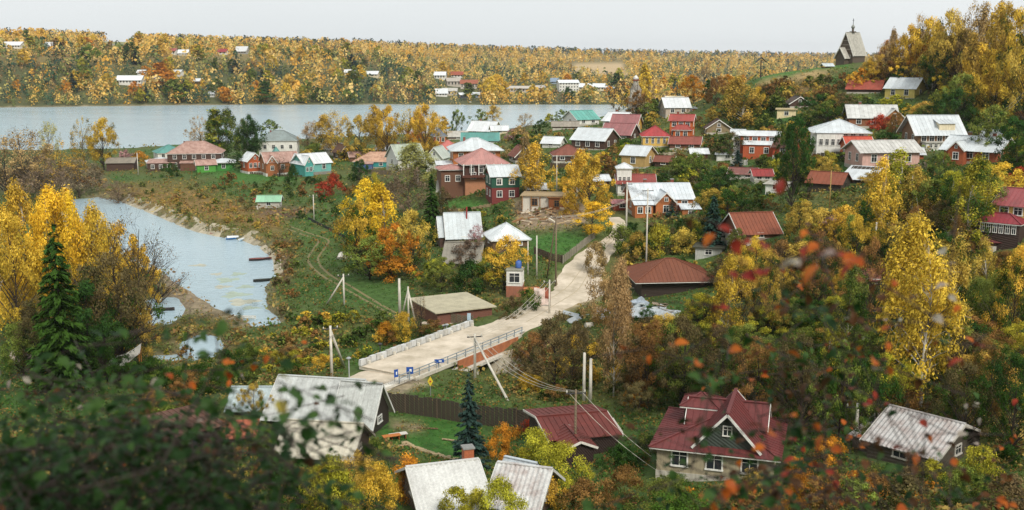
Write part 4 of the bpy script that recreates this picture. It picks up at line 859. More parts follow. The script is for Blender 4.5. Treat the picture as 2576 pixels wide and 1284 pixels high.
h = house('white cottage with a silver gabled roof at the top of the village', 1705, 292, 62, 22, 24, 8, 14, 'gable_x', ('#b9a998', 'plaster'), WHTR, nwin=2, landmark='topmost silver-gabled cottage')
annex(h, h.w * .75, 0, h.w * .9, 6, h.hw * .8, .4, 'shed', ('#c07040', 'planks'), GREY, nwin=2)
house('low grey flat-roofed shed behind the silver gabled cottage at the top', 1702, 262, 56, 10, 10, 6, 0, 'shed', CREAM, WHTR, nwin=0, cat='shed', name='shed')
house('dark low cottage with an upswept brown gable roof in the bushes', 1808, 338, 60, 16, 20, 6, 6, 'gable_y', ('#8c7a5a', 'plaster'), ('#4a3a30', 'rust', .8), nwin=1, landmark='dark upswept cottage')
h = house('long orange-red house with a white roof and deep red-orange walls', 1908, 392, 92, 50, 12, 7, -4, 'gable_x', ('#b0532e', 'plaster'), WHTR, nwin=4, rows=2, landmark='orange-red house')
annex(h, .3, -h.d / 2 - 1.6, h.w * .85, 3.2, h.hw * .6, .8, 'shed', None, WHTR, nwin=2)
annex(h, -h.w / 2 - .8, -1, 1.7, 3, h.hw * 1.05, .8, 'hip', WHT, WHTR, nwin=1)
house('orange shed with a dark brown pitched roof right of the orange-red house', 1968, 396, 50, 26, 22, 6, -18, 'gable_x', ('#b2482a', 'planks'), ('#4f342c', 'rust', .8), nwin=1, cat='shed', name='shed')
h = house('tan-walled cottage with a silver gabled roof and bare yard', 1592, 424, 62, 34, 24, 7, -22, 'gable_x', ('#b8985e', 'plaster'), SILVER, nwin=1, landmark='tan-walled cottage')
h = house('white house with a little white belvedere tower and dark red roof', 1600, 492, 92, 30, 24, 7, 4, 'gable_x', WHT, REDR, nwin=5, landmark='white belvedere house')
annex(h, -h.w * .32, -1, 3.0, 3.0, h.hw + h.hr + 1.6, .9, 'hip', WHT, WHTR, nwin=3, over=.35)
h = house('big rambling orange timber house under several wide silver-white roofs', 1668, 540, 150, 40, 40, 10, 12, 'gable_x', ('#b26a38', 'planks'), ('#d3dade', 'metal', .55), nwin=5, nside=2, landmark='rambling silver-roofed house', chim=2)
annex(h, 0, -h.d / 2, h.w * .34, 5, h.hw * .85, h.hr * .85, 'gable_y', None, None, nwin=1); annex(h, h.w * .42, -h.d / 2 - .6, h.w * .3, 4, h.hw * .45, 1.2, 'shed', None, None, nwin=1)
annex(h, -h.w * .36, -h.d / 2 - .5, h.w * .3, 3.4, h.hw * .72, 1.0, 'shed', None, None, nwin=2)
house('low shed with a pink-edged awning beside the lane', 1566, 530, 46, 18, 10, 4, 6, 'shed', ('#9c4a30', 'planks'), ('#b06a6a', 'metal', .6), nwin=1, cat='shed', name='shed', base=None)
house('low cottage with a plum-brown roof among the gardens', 1866, 452, 64, 14, 16, 6, -6, 'gable_x', WHT, ('#7d4d44', 'metal', .7), nwin=2)
house('small cottage with a crimson roof among the gardens', 1920, 458, 44, 16, 16, 5, 10, 'gable_x', WHT, ('#8f2f2c', 'metal', .65), nwin=2)
# --- right slope
h = house('large white two-storey house with a broad silver hip roof', 2114, 385, 128, 52, 34, 11, 6, 'hip', WHT, SILVER, nwin=6, rows=2, nside=2, over=.8, landmark='large white hip-roofed house', drs=.2)
mb = MB(); mb.box((-h.w * .22, -h.d / 2 - .7, h.hw * .52), (h.w * .5, 1.4, .16)); link('balcony', mb.mesh('balcony', h.tm), h.root)
annex(h, -h.w * .22, -h.d / 2 - .7, h.w * .5, 1.4, h.hw * .97, .35, 'shed', None, None, nwin=4, over=.25)
house('small orange shed with a bright rust-orange ribbed roof beside the large white house', 2164, 398, 62, 30, 24, 6, 16, 'gable_x', ('#b85c30', 'plaster'), ('#b84a32', 'metal', .65), nwin=0, cat='shed', name='shed', landmark='rust-orange ribbed shed')
h = house('pale pink house with its front gable to the left and a stained white roof', 2240, 425, 150, 44, 28, 8, 26, 'gable_x', ('#cda598', 'plaster'), ('#c6c4be', 'slate', .6), nwin=3, nside=2, landmark='pale pink gabled house', over=.7)
h = house('brown chalet with steep silver roofs, dormers and a white verandah', 2362, 374, 110, 40, 44, 9, 22, 'gable_x', ('#7a5a3c', 'planks'), SILVER, nwin=5, rows=1, nside=2, landmark='brown chalet', over=.9)
annex(h, h.w * .18, -h.d * .22, h.w * .36, 4, h.hw + h.hr * .55, 1.0, 'shed', CREAM, SILVER, nwin=2)
annex(h, 0, -h.d / 2 - 1.2, h.w * .8, 2.4, h.hw * .42, .1, 'flat', WHT, ('#b9b5aa', 'concrete'), nwin=6)
h = house('orange brick house with a silver roof and two orange gables', 2438, 412, 130, 36, 34, 9, -20, 'gable_x', ('#a5542f', 'brick'), SILVER, nwin=3, nside=2, landmark='orange gabled brick house', over=.8, chim=2)
annex(h, -h.w * .2, -h.d / 2 + .2, h.w * .3, 4, h.hw, h.hr * .7, 'gable_y', None, None, nwin=1)
h = house('long house with a stained white metal roof and an orange-brown wall', 2196, 322, 118, 26, 32, 9, 10, 'gable_x', ('#8f5a38', 'planks'), ('#cfd0cc', 'slate', .6), nwin=3, chim=1, landmark='long white-roofed house')
annex(h, h.w * .42, -1.2, 5, 8, h.hw * .95, h.hr * .8, 'gable_y', ('#a5703c', 'planks'), None, nwin=1)
h = house('low barn with a long rusty red roof below the hilltop wood', 2172, 236, 82, 12, 22, 8, -8, 'gable_x', DARKW, ('#a5503f', 'rust', .75), nwin=0, cat='barn', name='barn', trim=None)
h = house('yellow cottage with a silver roof and yellow gable below the wood', 2262, 250, 76, 28, 26, 8, -22, 'gable_x', ('#d6c06a', 'planks'), SILVER, nwin=2, nside=1, landmark='yellow cottage on the hill')
house('cream cabin like a caravan with one round dark window on the slope', 1978, 296, 46, 19, 5, 4, 0, 'flat', ('#e2cfa4', 'plaster'), ('#b9a880', 'plaster'), nwin=1, nside=0, cat='cabin', name='cabin', base=None, fh=0)
house('dark hillside shed with a black gabled roof above the cream cabin', 2012, 272, 50, 12, 16, 6, 16, 'gable_y', DARKW, ('#4b4742', 'rust', .8), nwin=0, cat='shed', name='shed')
house('shed with a peeling rust-red ribbed roof on tall posts', 2072, 482, 84, 22, 28, 6, -16, 'gable_x', ('#3c342a', 'planks'), RUST, nwin=0, cat='shed', name='shed', base=None, landmark='peeling rust-red shed', prof='seam', trim=None)
house('lean-to with one broad silver sheet roof, tilted to the lane', 2152, 462, 72, 10, 36, 7, -16, 'shed', ('#3c342a', 'planks'), SILVER, nwin=0, cat='shed', name='shed', base=None, trim=None)
h = house('house with a rose-red roof over a yellow wall at the edge of the hillside', 2556, 592, 110, 74, 46, 9, -14, 'gable_x', ('#d0ae5a', 'planks'), ('#93494a', 'metal', .65), nwin=3, rows=2, nside=2, landmark='rose-roofed hillside house')
annex(h, -h.w * .25, -h.d / 2 - 1.6, h.w * .9, 3.2, h.hw * .52, .9, 'hip', ('#3b2a22', 'planks'), ('#8f2f38', 'metal', .6), nwin=6)
house('low shed with a maroon corrugated roof below the rose-red roof', 2512, 628, 66, 20, 26, 5, 20, 'gable_x', DARKW, ('#6d3434', 'metal', .7), nwin=0, cat='shed', name='shed', trim='#b9a89a')
house('cottage with a rust-coloured ribbed roof half sunk in the golden trees', 1912, 606, 104, 20, 52, 8, 24, 'gable_x', BRW, RUST, nwin=1, landmark='half-sunk rusty roof')
h = house('dark timber barn with a wide rusty hip roof above the road', 1700, 738, 176, 34, 56, 9, 14, 'hip', ('#33261d', 'logs'), ('#74422c', 'rust', .8), nwin=0, nside=0, cat='barn', name='barn', over=1.2, landmark='wide rusty barn', base=None)
house('small whitewashed outbuilding beneath the tall dark spruce', 1782, 648, 66, 24, 8, 4, -6, 'flat', ('#b5b5ae', 'concrete'), ('#4a4a3a', 'concrete'), nwin=1, cat='outbuilding', name='outbuilding', base=None, fh=0)
# --- middle front
h = house('steep silver-roofed house with a red stovepipe, behind the grey flowering shrub', 1168, 610, 82, 14, 62, 8, 6, 'gable_x', DARKW, ('#c3cbcd', 'metal', .5), nwin=1, landmark='steep silver-roofed house', chim=0)
mb = MB(); mb.tube([(.8, -1, h.hw + h.hr * .6), (.8, -1, h.hw + h.hr + 1.2)], .14, 8); link('stovepipe', mb.mesh('stovepipe', M('#a8322c', 'metal', .5)), h.root)
annex(h, -h.w * .58, .5, h.w * .3, 7, h.hw, h.hr * .8, 'gable_x', None, None, nwin=0)
house('garden house with a silver pyramid roof behind the yellow bush', 1285, 628, 92, 26, 42, 7, 12, 'hip', ('#6a5238', 'planks'), ('#d6dcde', 'metal', .5), nwin=2, landmark='silver pyramid roof', base=None)
house('collapsed grey wooden shed sunk in bushes below the steep silver roof', 1160, 672, 90, 14, 48, 6, -12, 'gable_x', ('#6b6255', 'planks'), ('#8f8a7e', 'slate', .85), nwin=0, cat='shed', name='shed', trim=None, base=None)
h = house('boathouse-sized garden hut with a pale green and white curved roof', 676, 524, 54, 18, 14, 4, -10, 'gable_x', ('#b0aca0', 'plaster'), ('#8fbf9d', 'metal', .6), nwin=1, cat='hut', name='hut', landmark='pale green hut', base=None, trim='#d6dad6')
# flat slab garage
h = house('squat brick garage under a broad flat mossy concrete slab roof', 1170, 806, 150, 26, 40, 9.5, 24, 'flat', ('#7d5040', 'brick'), ('#b5ad92', 'concrete', .9), nwin=0, nside=0, cat='garage', name='garage', over=.5, landmark='flat-roofed garage', base=None, fh=0)
# kiosk on brick base with blue barrel
h = house('white glazed kiosk standing on a brick base beside the square', 1294, 748, 40, 66, 4, 2.4, -6, 'flat', WHT, ('#8f8f80', 'concrete'), nwin=1, nside=1, cat='kiosk', name='kiosk', base='#9a6048', fh=1.7, over=.12, winw=1.5, sink=.6, landmark='white kiosk')
KI = h
bt = tag(empty('water_barrel', KI.root.location + Vector((.5, .3, KI.hw + KI.hr))), 'blue plastic barrel standing on the roof of the white kiosk', 'barrel')
mb = MB(); mb.tube([(0, 0, 0), (0, 0, .15), (0, 0, .9), (0, 0, 1.15)], [.42, .47, .47, .3], 14); link('body', mb.mesh('body', M('#3f63a8', 'plain', .5), True), bt)
mb = MB(); mb.tube([(0, 0, 1.15), (0, 0, 1.27)], [.16, .14], 10); link('lid', mb.mesh('lid', M('#2c4a86', 'plain', .5), True), bt)
# --- foreground houses
h = house('big barn-like house with a ribbed silver roof, nearest the bridge', 772, 1080, 216, 24, 108, 9, -22, 'gable_x', ('#2e2620', 'planks'), ('#b9bcb8', 'metal', .55), nwin=1, landmark='big ribbed silver roof', prof='seam', trim='#d8d8d2', base=None)
house('lean-to with a small ribbed silver roof at the right end of the barn', 888, 1092, 92, 30, 100, 5, -24, 'gable_x', ('#2e2620', 'planks'), ('#bcbfba', 'metal', .55), nwin=0, trim='#d8d8d2', base=None, cat='shed', name='shed')
house('shed with an old cream sheet-metal roof, next below the ribbed silver roof', 790, 1165, 186, 20, 84, 6, -20, 'gable_x', ('#3a2c22', 'planks'), ('#c2bba8', 'slate', .6), nwin=0, trim='#8a8378', base=None, cat='shed', name='shed', landmark='cream sheet-metal shed roof')
house('black timber shed with a mono-pitch roof behind the leaves', 500, 1150, 130, 66, 20, 6, 24, 'shed', ('#2b1f17', 'logs'), ('#5a3f30', 'rust', .8), nwin=1, trim=None, base=None, cat='shed', name='shed', landmark='black timber shed')
house('small shed with an orange-brown sheet roof between the dark shed and the cream roof', 596, 1112, 74, 12, 30, 4, -6, 'shed', ('#3b2a1e', 'planks'), ('#a85a3c', 'rust', .8), nwin=0, trim=None, base=None, cat='shed', name='shed')
house('greenhouse-like lean-to with pale blue-white sheets behind the leaves', 622, 1046, 90, 16, 56, 6, -14, 'gable_x', ('#4a463e', 'planks'), ('#aebcbc', 'metal', .5), nwin=0, trim=None, base=None, cat='shed', name='shed')
h = house('bottom-edge house with long white corrugated roof sheets', 1148, 1300, 165, 20, 118, 8, 14, 'gable_x', ('#5a4a3c', 'planks'), ('#cfcfca', 'metal', .6), nwin=0, prof='wave', landmark='white corrugated roof', trim='#d2d2cc', base=None)
mb = MB(); chimney(h.root, h.w * .46, .8, h.hw + h.hr + .1, M('#b0623c', 'brick'), 1.2, .75)
h2 = house('smaller bottom-edge roof of white corrugated sheets tilted to the right, streaked with rust', 1288, 1298, 118, 24, 104, 6, -18, 'gable_x', ('#5a4a3c', 'planks'), ('#c9c9c6', 'rust', .6), nwin=0, prof='wave', trim='#d2d2cc', base=None, name='shed', cat='shed')
house('pale blue-grey panelled roof rising behind the bottom white roofs', 1278, 1250, 66, 18, 76, 4, -30, 'gable_x', ('#5a4a3c', 'planks'), ('#b6bec2', 'metal', .6), nwin=0, trim=None, base=None, name='shed', cat='shed')
h = house('dark house with crossing dark red roofs and white ridge boards', 1470, 1148, 168, 50, 56, 8, 18, 'gable_x', ('#2c1c17', 'planks'), ('#6b2b22', 'metal', .65), nwin=1, landmark='dark red cross-roof', trim='#d8d2c8', base=None)
annex(h, -h.w * .2, -h.d / 2 - .4, h.w * .42, 4, h.hw, h.hr * .75, 'gable_y', None, None, nwin=0, trim='#d8d2c8'); annex(h, h.w * .42, -.4, h.w * .35, 5, h.hw * .85, h.hr * .6, 'gable_x', None, None, nwin=0)
h = house('large plastered house with a maroon roof, attic gable and three white windows', 1795, 1210, 290, 76, 96, 9, -6, 'hip', ('#a3977c', 'plaster'), ('#6a2e2c', 'metal', .7), nwin=3, rows=1, nside=1, prof='tile', landmark='maroon-roofed house', over=.6, winw=1.15, chim=0)
annex(h, h.w * .10, -h.d * .16, 4.2, 5.5, h.hw * .92 + 1.0, 2.3, 'gable_y', ('#3f4a42', 'planks'), None, nwin=0, over=.6)
annex(h, -h.w * .2, 1.6, 2.6, 2.4, h.hw + h.hr + .5, .7, 'hip', ('#3f4a42', 'planks'), None, nwin=2, over=.4)
annex(h, h.w * .05, 1.0, h.w * .62, 3.0, h.hw + h.hr * .75, 1.3, 'gable_x', ('#3f4a42', 'planks'), None, nwin=0, over=.5)
h = house('weathered cottage with a rusty silver corrugated roof under the tall birch', 2262, 1170, 176, 44, 96, 8, -26, 'gable_x', ('#4a4338', 'planks'), ('#b5b3b0', 'rust', .55), nwin=1, prof='wave', landmark='rusty corrugated cottage', trim='#bfbab0', base=None)
annex(h, -h.w * .55, -1, 3.2, 4, h.hw * .7, .9, 'shed', None, None, nwin=0, prof='wave')

# more small outbuildings between the gardens
for a in (('small white-roofed shed left of the dark silver-roofed cottage', 1385, 372, 46, 12, 16, 5, -20, 'gable_x', WHT, WHTR), ('grey plank shed with a patched white roof below the stacked red roofs', 1760, 400, 40, 14, 12, 4, 10, 'gable_x', BRW, WHTR),
          ('low white wall-like outbuilding left of the orange-red house', 1830, 404, 54, 14, 5, 4, 0, 'shed', WHT, WHTR), ('small grey shed with a silver roof beside the lane bend', 1515, 470, 36, 16, 14, 4, 16, 'gable_x', BRW, SILVER),
          ('old white plastered outbuilding with a sagging pale roof below the crimson roof', 1950, 486, 50, 22, 10, 5, -12, 'shed', WHT, ('#b9b4a8', 'slate', .7)), ('hut with a brown roof half hidden right of the tan-walled cottage', 1668, 420, 44, 14, 14, 4, -14, 'gable_x', DARKW, BROWNR),
          ('small silver-roofed shed under the brown chalet', 2300, 402, 44, 14, 16, 5, 12, 'gable_x', ORW, SILVER), ('little shed with a rust roof above the pale pink gabled house', 2230, 372, 36, 10, 12, 4, -10, 'gable_x', DARKW, RUST),
          ('white-roofed outbuilding between the riverside birches and the teal gables', 1258, 338, 40, 10, 12, 5, 8, 'gable_x', CREAM, WHTR), ('grey-roofed hut at the foot of the wooded slope', 2492, 352, 40, 12, 14, 4, -12, 'gable_x', DARKW, GREY),
          ('small brown-roofed barn deep in the right thicket', 2205, 720, 60, 16, 26, 5, 20, 'gable_x', DARKW, BROWNR), ('narrow white cottage right of the dark upswept cottage', 1856, 352, 30, 14, 12, 4, 0, 'gable_x', WHT, SILVER),
          ('tin-roofed shed behind the half-built cabin', 1352, 488, 46, 12, 14, 5, 10, 'gable_x', BRW, SILVER), ('small salmon-roofed shed at the river end of the tan-roofed row', 898, 406, 34, 12, 12, 4, 10, 'gable_x', BRW, PINKR)):
    house(a[0], *a[1:8], *a[8:11], nwin=1, cat='shed', name='shed', base=None, protect=True)

# ------------------------------------------------------------------ hilltop church
p = at_D(2141, 158, 350); p[2] = zt(p[0], p[1]) - .1
s = pxs(p); ch = tag(empty('church', p, -math.atan2(p[0], p[1]) + R(-32)), 'small wooden church with a very steep grey roof and onion-domed spire on the hilltop', 'church')
GW = M('#5a4d40', 'logs'); SH = M('#b5b1a6', 'slate', .8)
cw, cd, chw, chr_ = 5.4, 7.0, 3.3, 6.4
walls(ch, 'gable_y', cw, cd, chw, chr_, GW); add_roof(ch, 'gable_y', cw, cd, chw, chr_, .45, SH, .8, 'tile', trim=M('#d6d2c8', 'plain'))
for z in (4.4, 5.8, 7.2):
    mb = MB(); mb.box((0, -cd / 2 - .08, z), (cw * (1 - (z - chw) / chr_) * .8, .12, .16)); link('gable_band', mb.mesh('gable_band', M('#a89f90', 'planks')), ch)
walls(ch, 'gable_y', 3.2, 2.4, 2.4, 2.6, GW, cx=-.3, cy=-cd / 2 - 1.2); add_roof(ch, 'gable_y', 3.2, 2.4, 2.4, 2.6, .6, SH, .8, 'tile', cx=-.3, cy=-cd / 2 - 1.2, trim=M('#d6d2c8', 'plain'))
window(ch, 1.6, -cd / 2 - .06, 2.2, .6, .8, 'f', M('#d6d2c8', 'plain'))
zr = chw + chr_
mb = MB(); mb.box((0, 0, zr + .2), (1.5, 1.5, .3)); mb.tube([(0, 0, zr + .3), (0, 0, zr + 1.2)], .34, 8); link('drum', mb.mesh('drum', GW), ch)
mb = MB(); mb.tube([(0, 0, zr + 1.2), (0, 0, zr + 1.4), (0, 0, zr + 1.75), (0, 0, zr + 2.15), (0, 0, zr + 2.6)], [.28, .55, .62, .35, .06], 12); link('onion_dome', mb.mesh('onion_dome', M('#7d8078', 'metal', .5), True), ch)
mb = MB(); mb.box((0, 0, zr + 3.4), (.12, .12, 1.9)); mb.box((0, 0, zr + 3.7), (.65, .1, .1)); mb.box((0, 0, zr + 4.0), (.38, .1, .08)); link('cross', mb.mesh('cross', M('#3a3a38', 'metal', .5)), ch)
LANDMARKS.append(('wooden church', 2141, 110, 350)); RECTS.append((2110, 50, 2172, 155, 350)); OCC.append((p[0], p[1], 5))
# bell tower behind the trees
p = at_D(1598, 285, 345); p[2] = zt(p[0], p[1]); bt = tag(empty('bell_tower', p), 'slim white bell tower with a white and red capped spire rising behind bare trees', 'bell tower'); s = pxs(p)
k = (285 - 178) / s; WT = M('#b9b3a6', 'plaster')
mb = MB(); mb.box((0, 0, k * .25 - 1), (4.2, 4.2, k * .5 + 2)); mb.box((0, 0, k * .5 + k * .08), (3.2, 3.2, k * .16)); link('wall', mb.mesh('wall', WT), bt)
mb = MB(); mb.tube([(0, 0, k * .66), (0, 0, k * .78)], [1.9, .9], 8); link('tent_roof', mb.mesh('tent_roof', M('#8a8378', 'slate')), bt)
mb = MB(); mb.tube([(0, 0, k * .78), (0, 0, k * .87)], [.85, .8], 8); link('drum', mb.mesh('drum', WT), bt)
mb = MB(); mb.tube([(0, 0, k * .87), (0, 0, k * .9)], [1.05, 1.0], 10); link('collar', mb.mesh('collar', M('#8f3a2c', 'metal')), bt)
mb = MB(); mb.tube([(0, 0, k * .9), (0, 0, k * .95), (0, 0, k)], [1.0, .75, .08], 10); link('dome', mb.mesh('dome', M('#e0ddd6', 'plain', .5), True), bt)
for i in range(3): window(bt, -1.1 + i * 1.1, -2.14, k * .38, .5, 1.0, 'f', WT)
LANDMARKS.append(('bell tower', 1598, 230, 345)); RECTS.append((1580, 172, 1616, 235, 340))
# viewing shelter on the ridge and the tiny hut
p = at_D(1913, 196, 338); p[2] = zt(p[0], p[1]); sh = tag(empty('ridge_shelter', p), 'small dark open shelter with a peaked roof on a single post at the hill edge', 'shelter'); s = pxs(p)
mb = MB(); mb.tube([(0, 0, -.5), (0, 0, 5.2)], .18, 6); link('post', mb.mesh('post', M('#2b2722', 'planks')), sh)
for q in (-1, 1):
    mb = MB(); mb.prism([(q * 1.7, -1.1, 4.7), (0, -1.1, 6.2), (0, 1.1, 6.2), (q * 1.7, 1.1, 4.7)], (0, 0, -.12)); link('roof_slope', mb.mesh('roof_slope', M('#33302c', 'planks')), sh)
bn = tag(empty('bench', at_D(1908, 200, 332)), 'low dark bench at the edge of the grassy ridge', 'bench'); bn.location.z = zt(bn.location.x, bn.location.y)
mb = MB(); mb.box((0, 0, .5), (2.4, .5, .1)); link('seat', mb.mesh('seat', M('#3a332b', 'planks')), bn)
for q in (-1, 1): mb = MB(); mb.box((q * .9, 0, .2), (.12, .45, .5)); link('leg', mb.mesh('leg', M('#3a332b', 'planks')), bn)
house('tiny hut with a pale tarpaulin-like roof on the grassy ridge', 2084, 186, 22, 5, 6, 2.4, 25, 'gable_x', DARKW, ('#b9c2c4', 'metal', .6), nwin=0, nside=0, cat='hut', name='hut', base=None, D=340, fh=0)
# ------------------------------------------------------------------ buildings of the far bank
FB = [(35, 122, 50, 8, 8, 'white cottage row high on the far bank, farthest left', WHT, WHTR), (128, 122, 22, 7, 8, 'white gabled cottage on the far bank between orange trees', WHT, WHTR), (300, 118, 26, 4, 3, 'long pale shed beside the hill field on the far bank', CREAM, GREY),
      (437, 139, 18, 11, 5, 'white cottage with a dark doorway high on the far bank', WHT, ('#a05048', 'metal', .6)), (463, 140, 24, 7, 7, 'cottage with a white roof beside the dark-doored cottage', WHT, WHTR), (562, 138, 20, 8, 6, 'small cottage with a crimson roof high on the far bank', WHT, ('#8f2f34', 'metal', .6)),
      (610, 136, 30, 8, 10, 'large grey house with a white pyramid roof high on the far bank', ('#a7a7a4', 'plaster'), WHTR), (330, 212, 62, 10, 10, 'long white-roofed building low on the far bank among yellow bushes', WHT, WHTR), (447, 192, 26, 8, 6, 'white house beneath the dark wood mid slope on the far bank', WHT, WHTR),
      (358, 190, 18, 6, 5, 'tiny white-roofed cabin mid slope on the far bank', WHT, WHTR), (398, 206, 16, 6, 5, 'tiny pale cabin above the long white-roofed building', CREAM, WHTR), (500, 213, 20, 7, 5, 'small dark cottage with a white gable above the shore wood', DARKW, WHTR), (535, 243, 14, 7, 5, 'white hut at the water edge of the far bank', WHT, WHTR),
      (885, 190, 36, 7, 6, 'pair-roofed white cottage in the middle of the far bank', WHT, WHTR), (938, 194, 30, 8, 6, 'white-roofed cottage right of a tall golden tree on the far bank', CREAM, WHTR), (1108, 200, 28, 11, 7, 'white box-like house with a flat roof on the far bank', WHT, WHTR),
      (1150, 196, 30, 8, 7, 'house with a rust-red roof above the pale terraces on the far bank', WHT, ('#96482f', 'rust', .7)), (1140, 218, 34, 14, 7, 'upper house of the pale stone terraces on the far bank', ('#b9b0a2', 'plaster'), ('#b5aca0', 'slate')), (1180, 224, 42, 14, 8, 'broad pale house with a rusty ridge above the far shore', ('#bdb4a8', 'plaster'), ('#9c5a3f', 'rust', .7)),
      (1132, 240, 36, 12, 6, 'lower house of the pale stone terraces on the far bank', ('#b9b0a2', 'plaster'), ('#b5b2aa', 'slate')), (1166, 247, 22, 9, 4, 'small boathouse with white doors at the far shore', ('#3c4248', 'planks'), WHTR), (1200, 246, 20, 9, 4, 'small boathouse with a blue-white gable at the far shore', ('#8f9aa8', 'planks'), WHTR), (1110, 243, 28, 10, 9, 'boathouse with a rounded white roof at the far shore', WHT, WHTR),
      (1265, 226, 20, 8, 6, 'tall narrow house with a white roof among the far trees', WHT, WHTR), (1310, 232, 60, 10, 5, 'long low pale building behind the far shore trees', ('#c3b7a6', 'plaster'), ('#c0b8ac', 'slate')), (1355, 230, 40, 9, 5, 'low pale building beside the long one behind the far shore trees', ('#c3b7a6', 'plaster'), ('#b9b4ac', 'slate')),
      (1395, 211, 20, 7, 7, 'blue-roofed hut above the far shore', ('#9fb0bc', 'planks'), ('#8a9fb5', 'metal')), (1428, 230, 50, 22, 6, 'white three-storey block with rows of windows on the far bank', WHT, WHTR), (1490, 228, 62, 9, 8, 'long white-roofed hall beside the three-storey block', CREAM, WHTR), (1535, 228, 26, 7, 4, 'small white-roofed hall at the right end of the far settlement', CREAM, WHTR)]
for u, vb, w, hwp, rp, lab, wl_, rf in FB:
    p = far_ground(u, vb)
    if p is None: continue
    s = pxs(p); W_, Hh, Rr, Dm = w / s, hwp / s, rp / s, min(14, max(6, w / s * .6)); root = empty('far_house', p, random.uniform(-.3, .3)); tag(root, lab, 'house')
    wm, rm = M(*wl_), M(*rf); mb = MB(); x, y = W_ / 2, Dm / 2; mb.prism([(-x, q, z) for q, z in ((-y, -4), (y, -4), (y, Hh), (0, Hh + Rr), (-y, Hh))], (W_, 0, 0)); link('wall', mb.mesh('wall', wm), root)
    mb = MB(); k = Rr / y
    for q in (-1, 1): mb.prism([(-x - .8, q * (y + 1), Hh - k + .1), (x + .8, q * (y + 1), Hh - k + .1), (x + .8, 0, Hh + Rr + .1), (-x - .8, 0, Hh + Rr + .1)][::-q], (0, 0, -.2))
    link('roof', mb.mesh('roof', rm), root)
    rows = 3 if hwp > 20 else 1; nw = max(2, int(w / 7))
    for r_ in range(rows):
        for i in range(nw):
            mb = MB(); mb.box((-x + W_ * (i + .5) / nw, -y - .06, Hh * (r_ + .55) / rows), (W_ / nw * .35, .12, Hh / rows * .45)); link('window', mb.mesh('window', GLASS), root)
    RECTS.append((u - w / 2, vb - hwp - rp, u + w / 2, vb + 1, p[1] - 1)); 
# jetty, small boats at the far shore
for u, v, L_, c, lab in ((425, 257, 7, '#b09a7a', 'pale barge moored at the far shore'), (575, 258, 5, '#3f7aa8', 'small blue boat on the far shore'), (1185, 257, 5, '#40342c', 'small dark boat off the far shore boathouses'), (1075, 256, 7, '#6a5c4a', 'dark flat barge against the far shore')):
    p = at_z(u, v + 4, 0); b = tag(empty('boat', (p[0], p[1], 0), .1), lab, 'boat')
    mb = MB(); mb.prism([(-L_ / 2, -1, .9), (L_ / 2 - 1, -1, .9), (L_ / 2, 0, 1.1), (L_ / 2 - 1, 1, .9), (-L_ / 2, 1, .9)][::-1], (0, 0, -1.1)); link('hull', mb.mesh('hull', M(c, 'planks')), b)
    mb = MB(); mb.box((-.8, 0, 1.2), (L_ * .4, 1.5, .8)); link('cabin', mb.mesh('cabin', M('#c9c2b2', 'plain')), b)
# ------------------------------------------------------------------ wood on the far bank
def far_colour(n, g, low, v):
    pal = np.array([[.62, .40, .10], [.60, .33, .06], [.68, .48, .17], [.42, .36, .11], [.17, .19, .06], [.05, .095, .05], [.035, .07, .055], [.25, .16, .07]])
    pu = np.array([.25, .16, .25, .1, .08, .05, .05, .06]); pl = np.array([.10, .12, .06, .10, .17, .24, .15, .06])
    k = np.clip(.5 + .5 * np.sin(v[0] / 34 + 2.2 * np.sin(v[1] / 53)) * np.sin(v[1] / 41 + 1.9 * np.sin(v[0] / 77)) * .9 + g.normal(0, .22, n), 0, 1); k = np.where(g.random(n) < .35, g.random(n), k); out = np.empty(n, int)
    P = pu[None] * (1 - low[:, None]) + pl[None] * low[:, None]; P /= P.sum(1, keepdims=True); out = (np.cumsum(P, 1) < k[:, None]).sum(1)
    return pal[np.clip(out, 0, 7)] * g.uniform(.8, 1.2, (n, 1)), np.clip(out, 0, 7)
g = np.random.default_rng(5); Nf = 18500
uu = g.uniform(-500, 3100, Nf); q = g.random(Nf) ** 1.35
DD_ = np.where(g.random(Nf) < .62, 0, 1); rdist = np.interp(uu, RU, RD); X0 = (uu - 1288) / FPX
y0 = 880 * np.ones(Nf); sh = far_shore(X0 * 880)
y_ = sh + 2 + (rdist + 250 - sh) * q; far2 = g.random(Nf) < .2; y_ = np.where(far2, rdist + g.uniform(0, 1600, Nf), y_)
x_ = X0 * y_; z_ = far_z(x_, y_); pu_, pv_, _ = proj(np.stack([x_, y_, z_], 1))
keep = (y_ > far_shore(x_) + 1.5)
for poly, c in FIELDS: keep &= ~pip(pu_, pv_, poly)
for (a, b_, c, d, D) in RECTS:
    if D > 740: keep &= ~((pu_ > a - 3) & (pu_ < c + 3) & (pv_ > b_ - 2) & (pv_ < d + 19) & (y_ < D + 20))
x_, y_, z_, pu_, pv_ = [a[keep] for a in (x_, y_, z_, pu_, pv_)]
low = np.clip((pv_ - 128) / 50, 0, 1) * np.interp(pu_, [0, 900, 1300], [1, .75, .35]); low = np.clip(low + .25 * np.sin(pu_ / 55) * np.sin(pv_ / 17), 0, 1)
colr, cid = far_colour(len(x_), g, low, (x_, y_)); pf = pv_ < np.interp(pu_, RU, RV) + 2
colr[pf & (g.random(len(x_)) < np.interp(pu_, [0, 500, 1400], [.25, .5, .6]))] = [.04, .065, .05]
hh = g.uniform(6, 13, len(x_)) * np.where((g.random(len(x_)) < .12) & (y_ < 1050), 1.5, 1) * np.where(cid >= 5, .9, 1) * np.interp(y_, [860, 885, 2500], [.75, .95, 1.2]); ww = hh * g.uniform(.65, 1.2, len(x_))
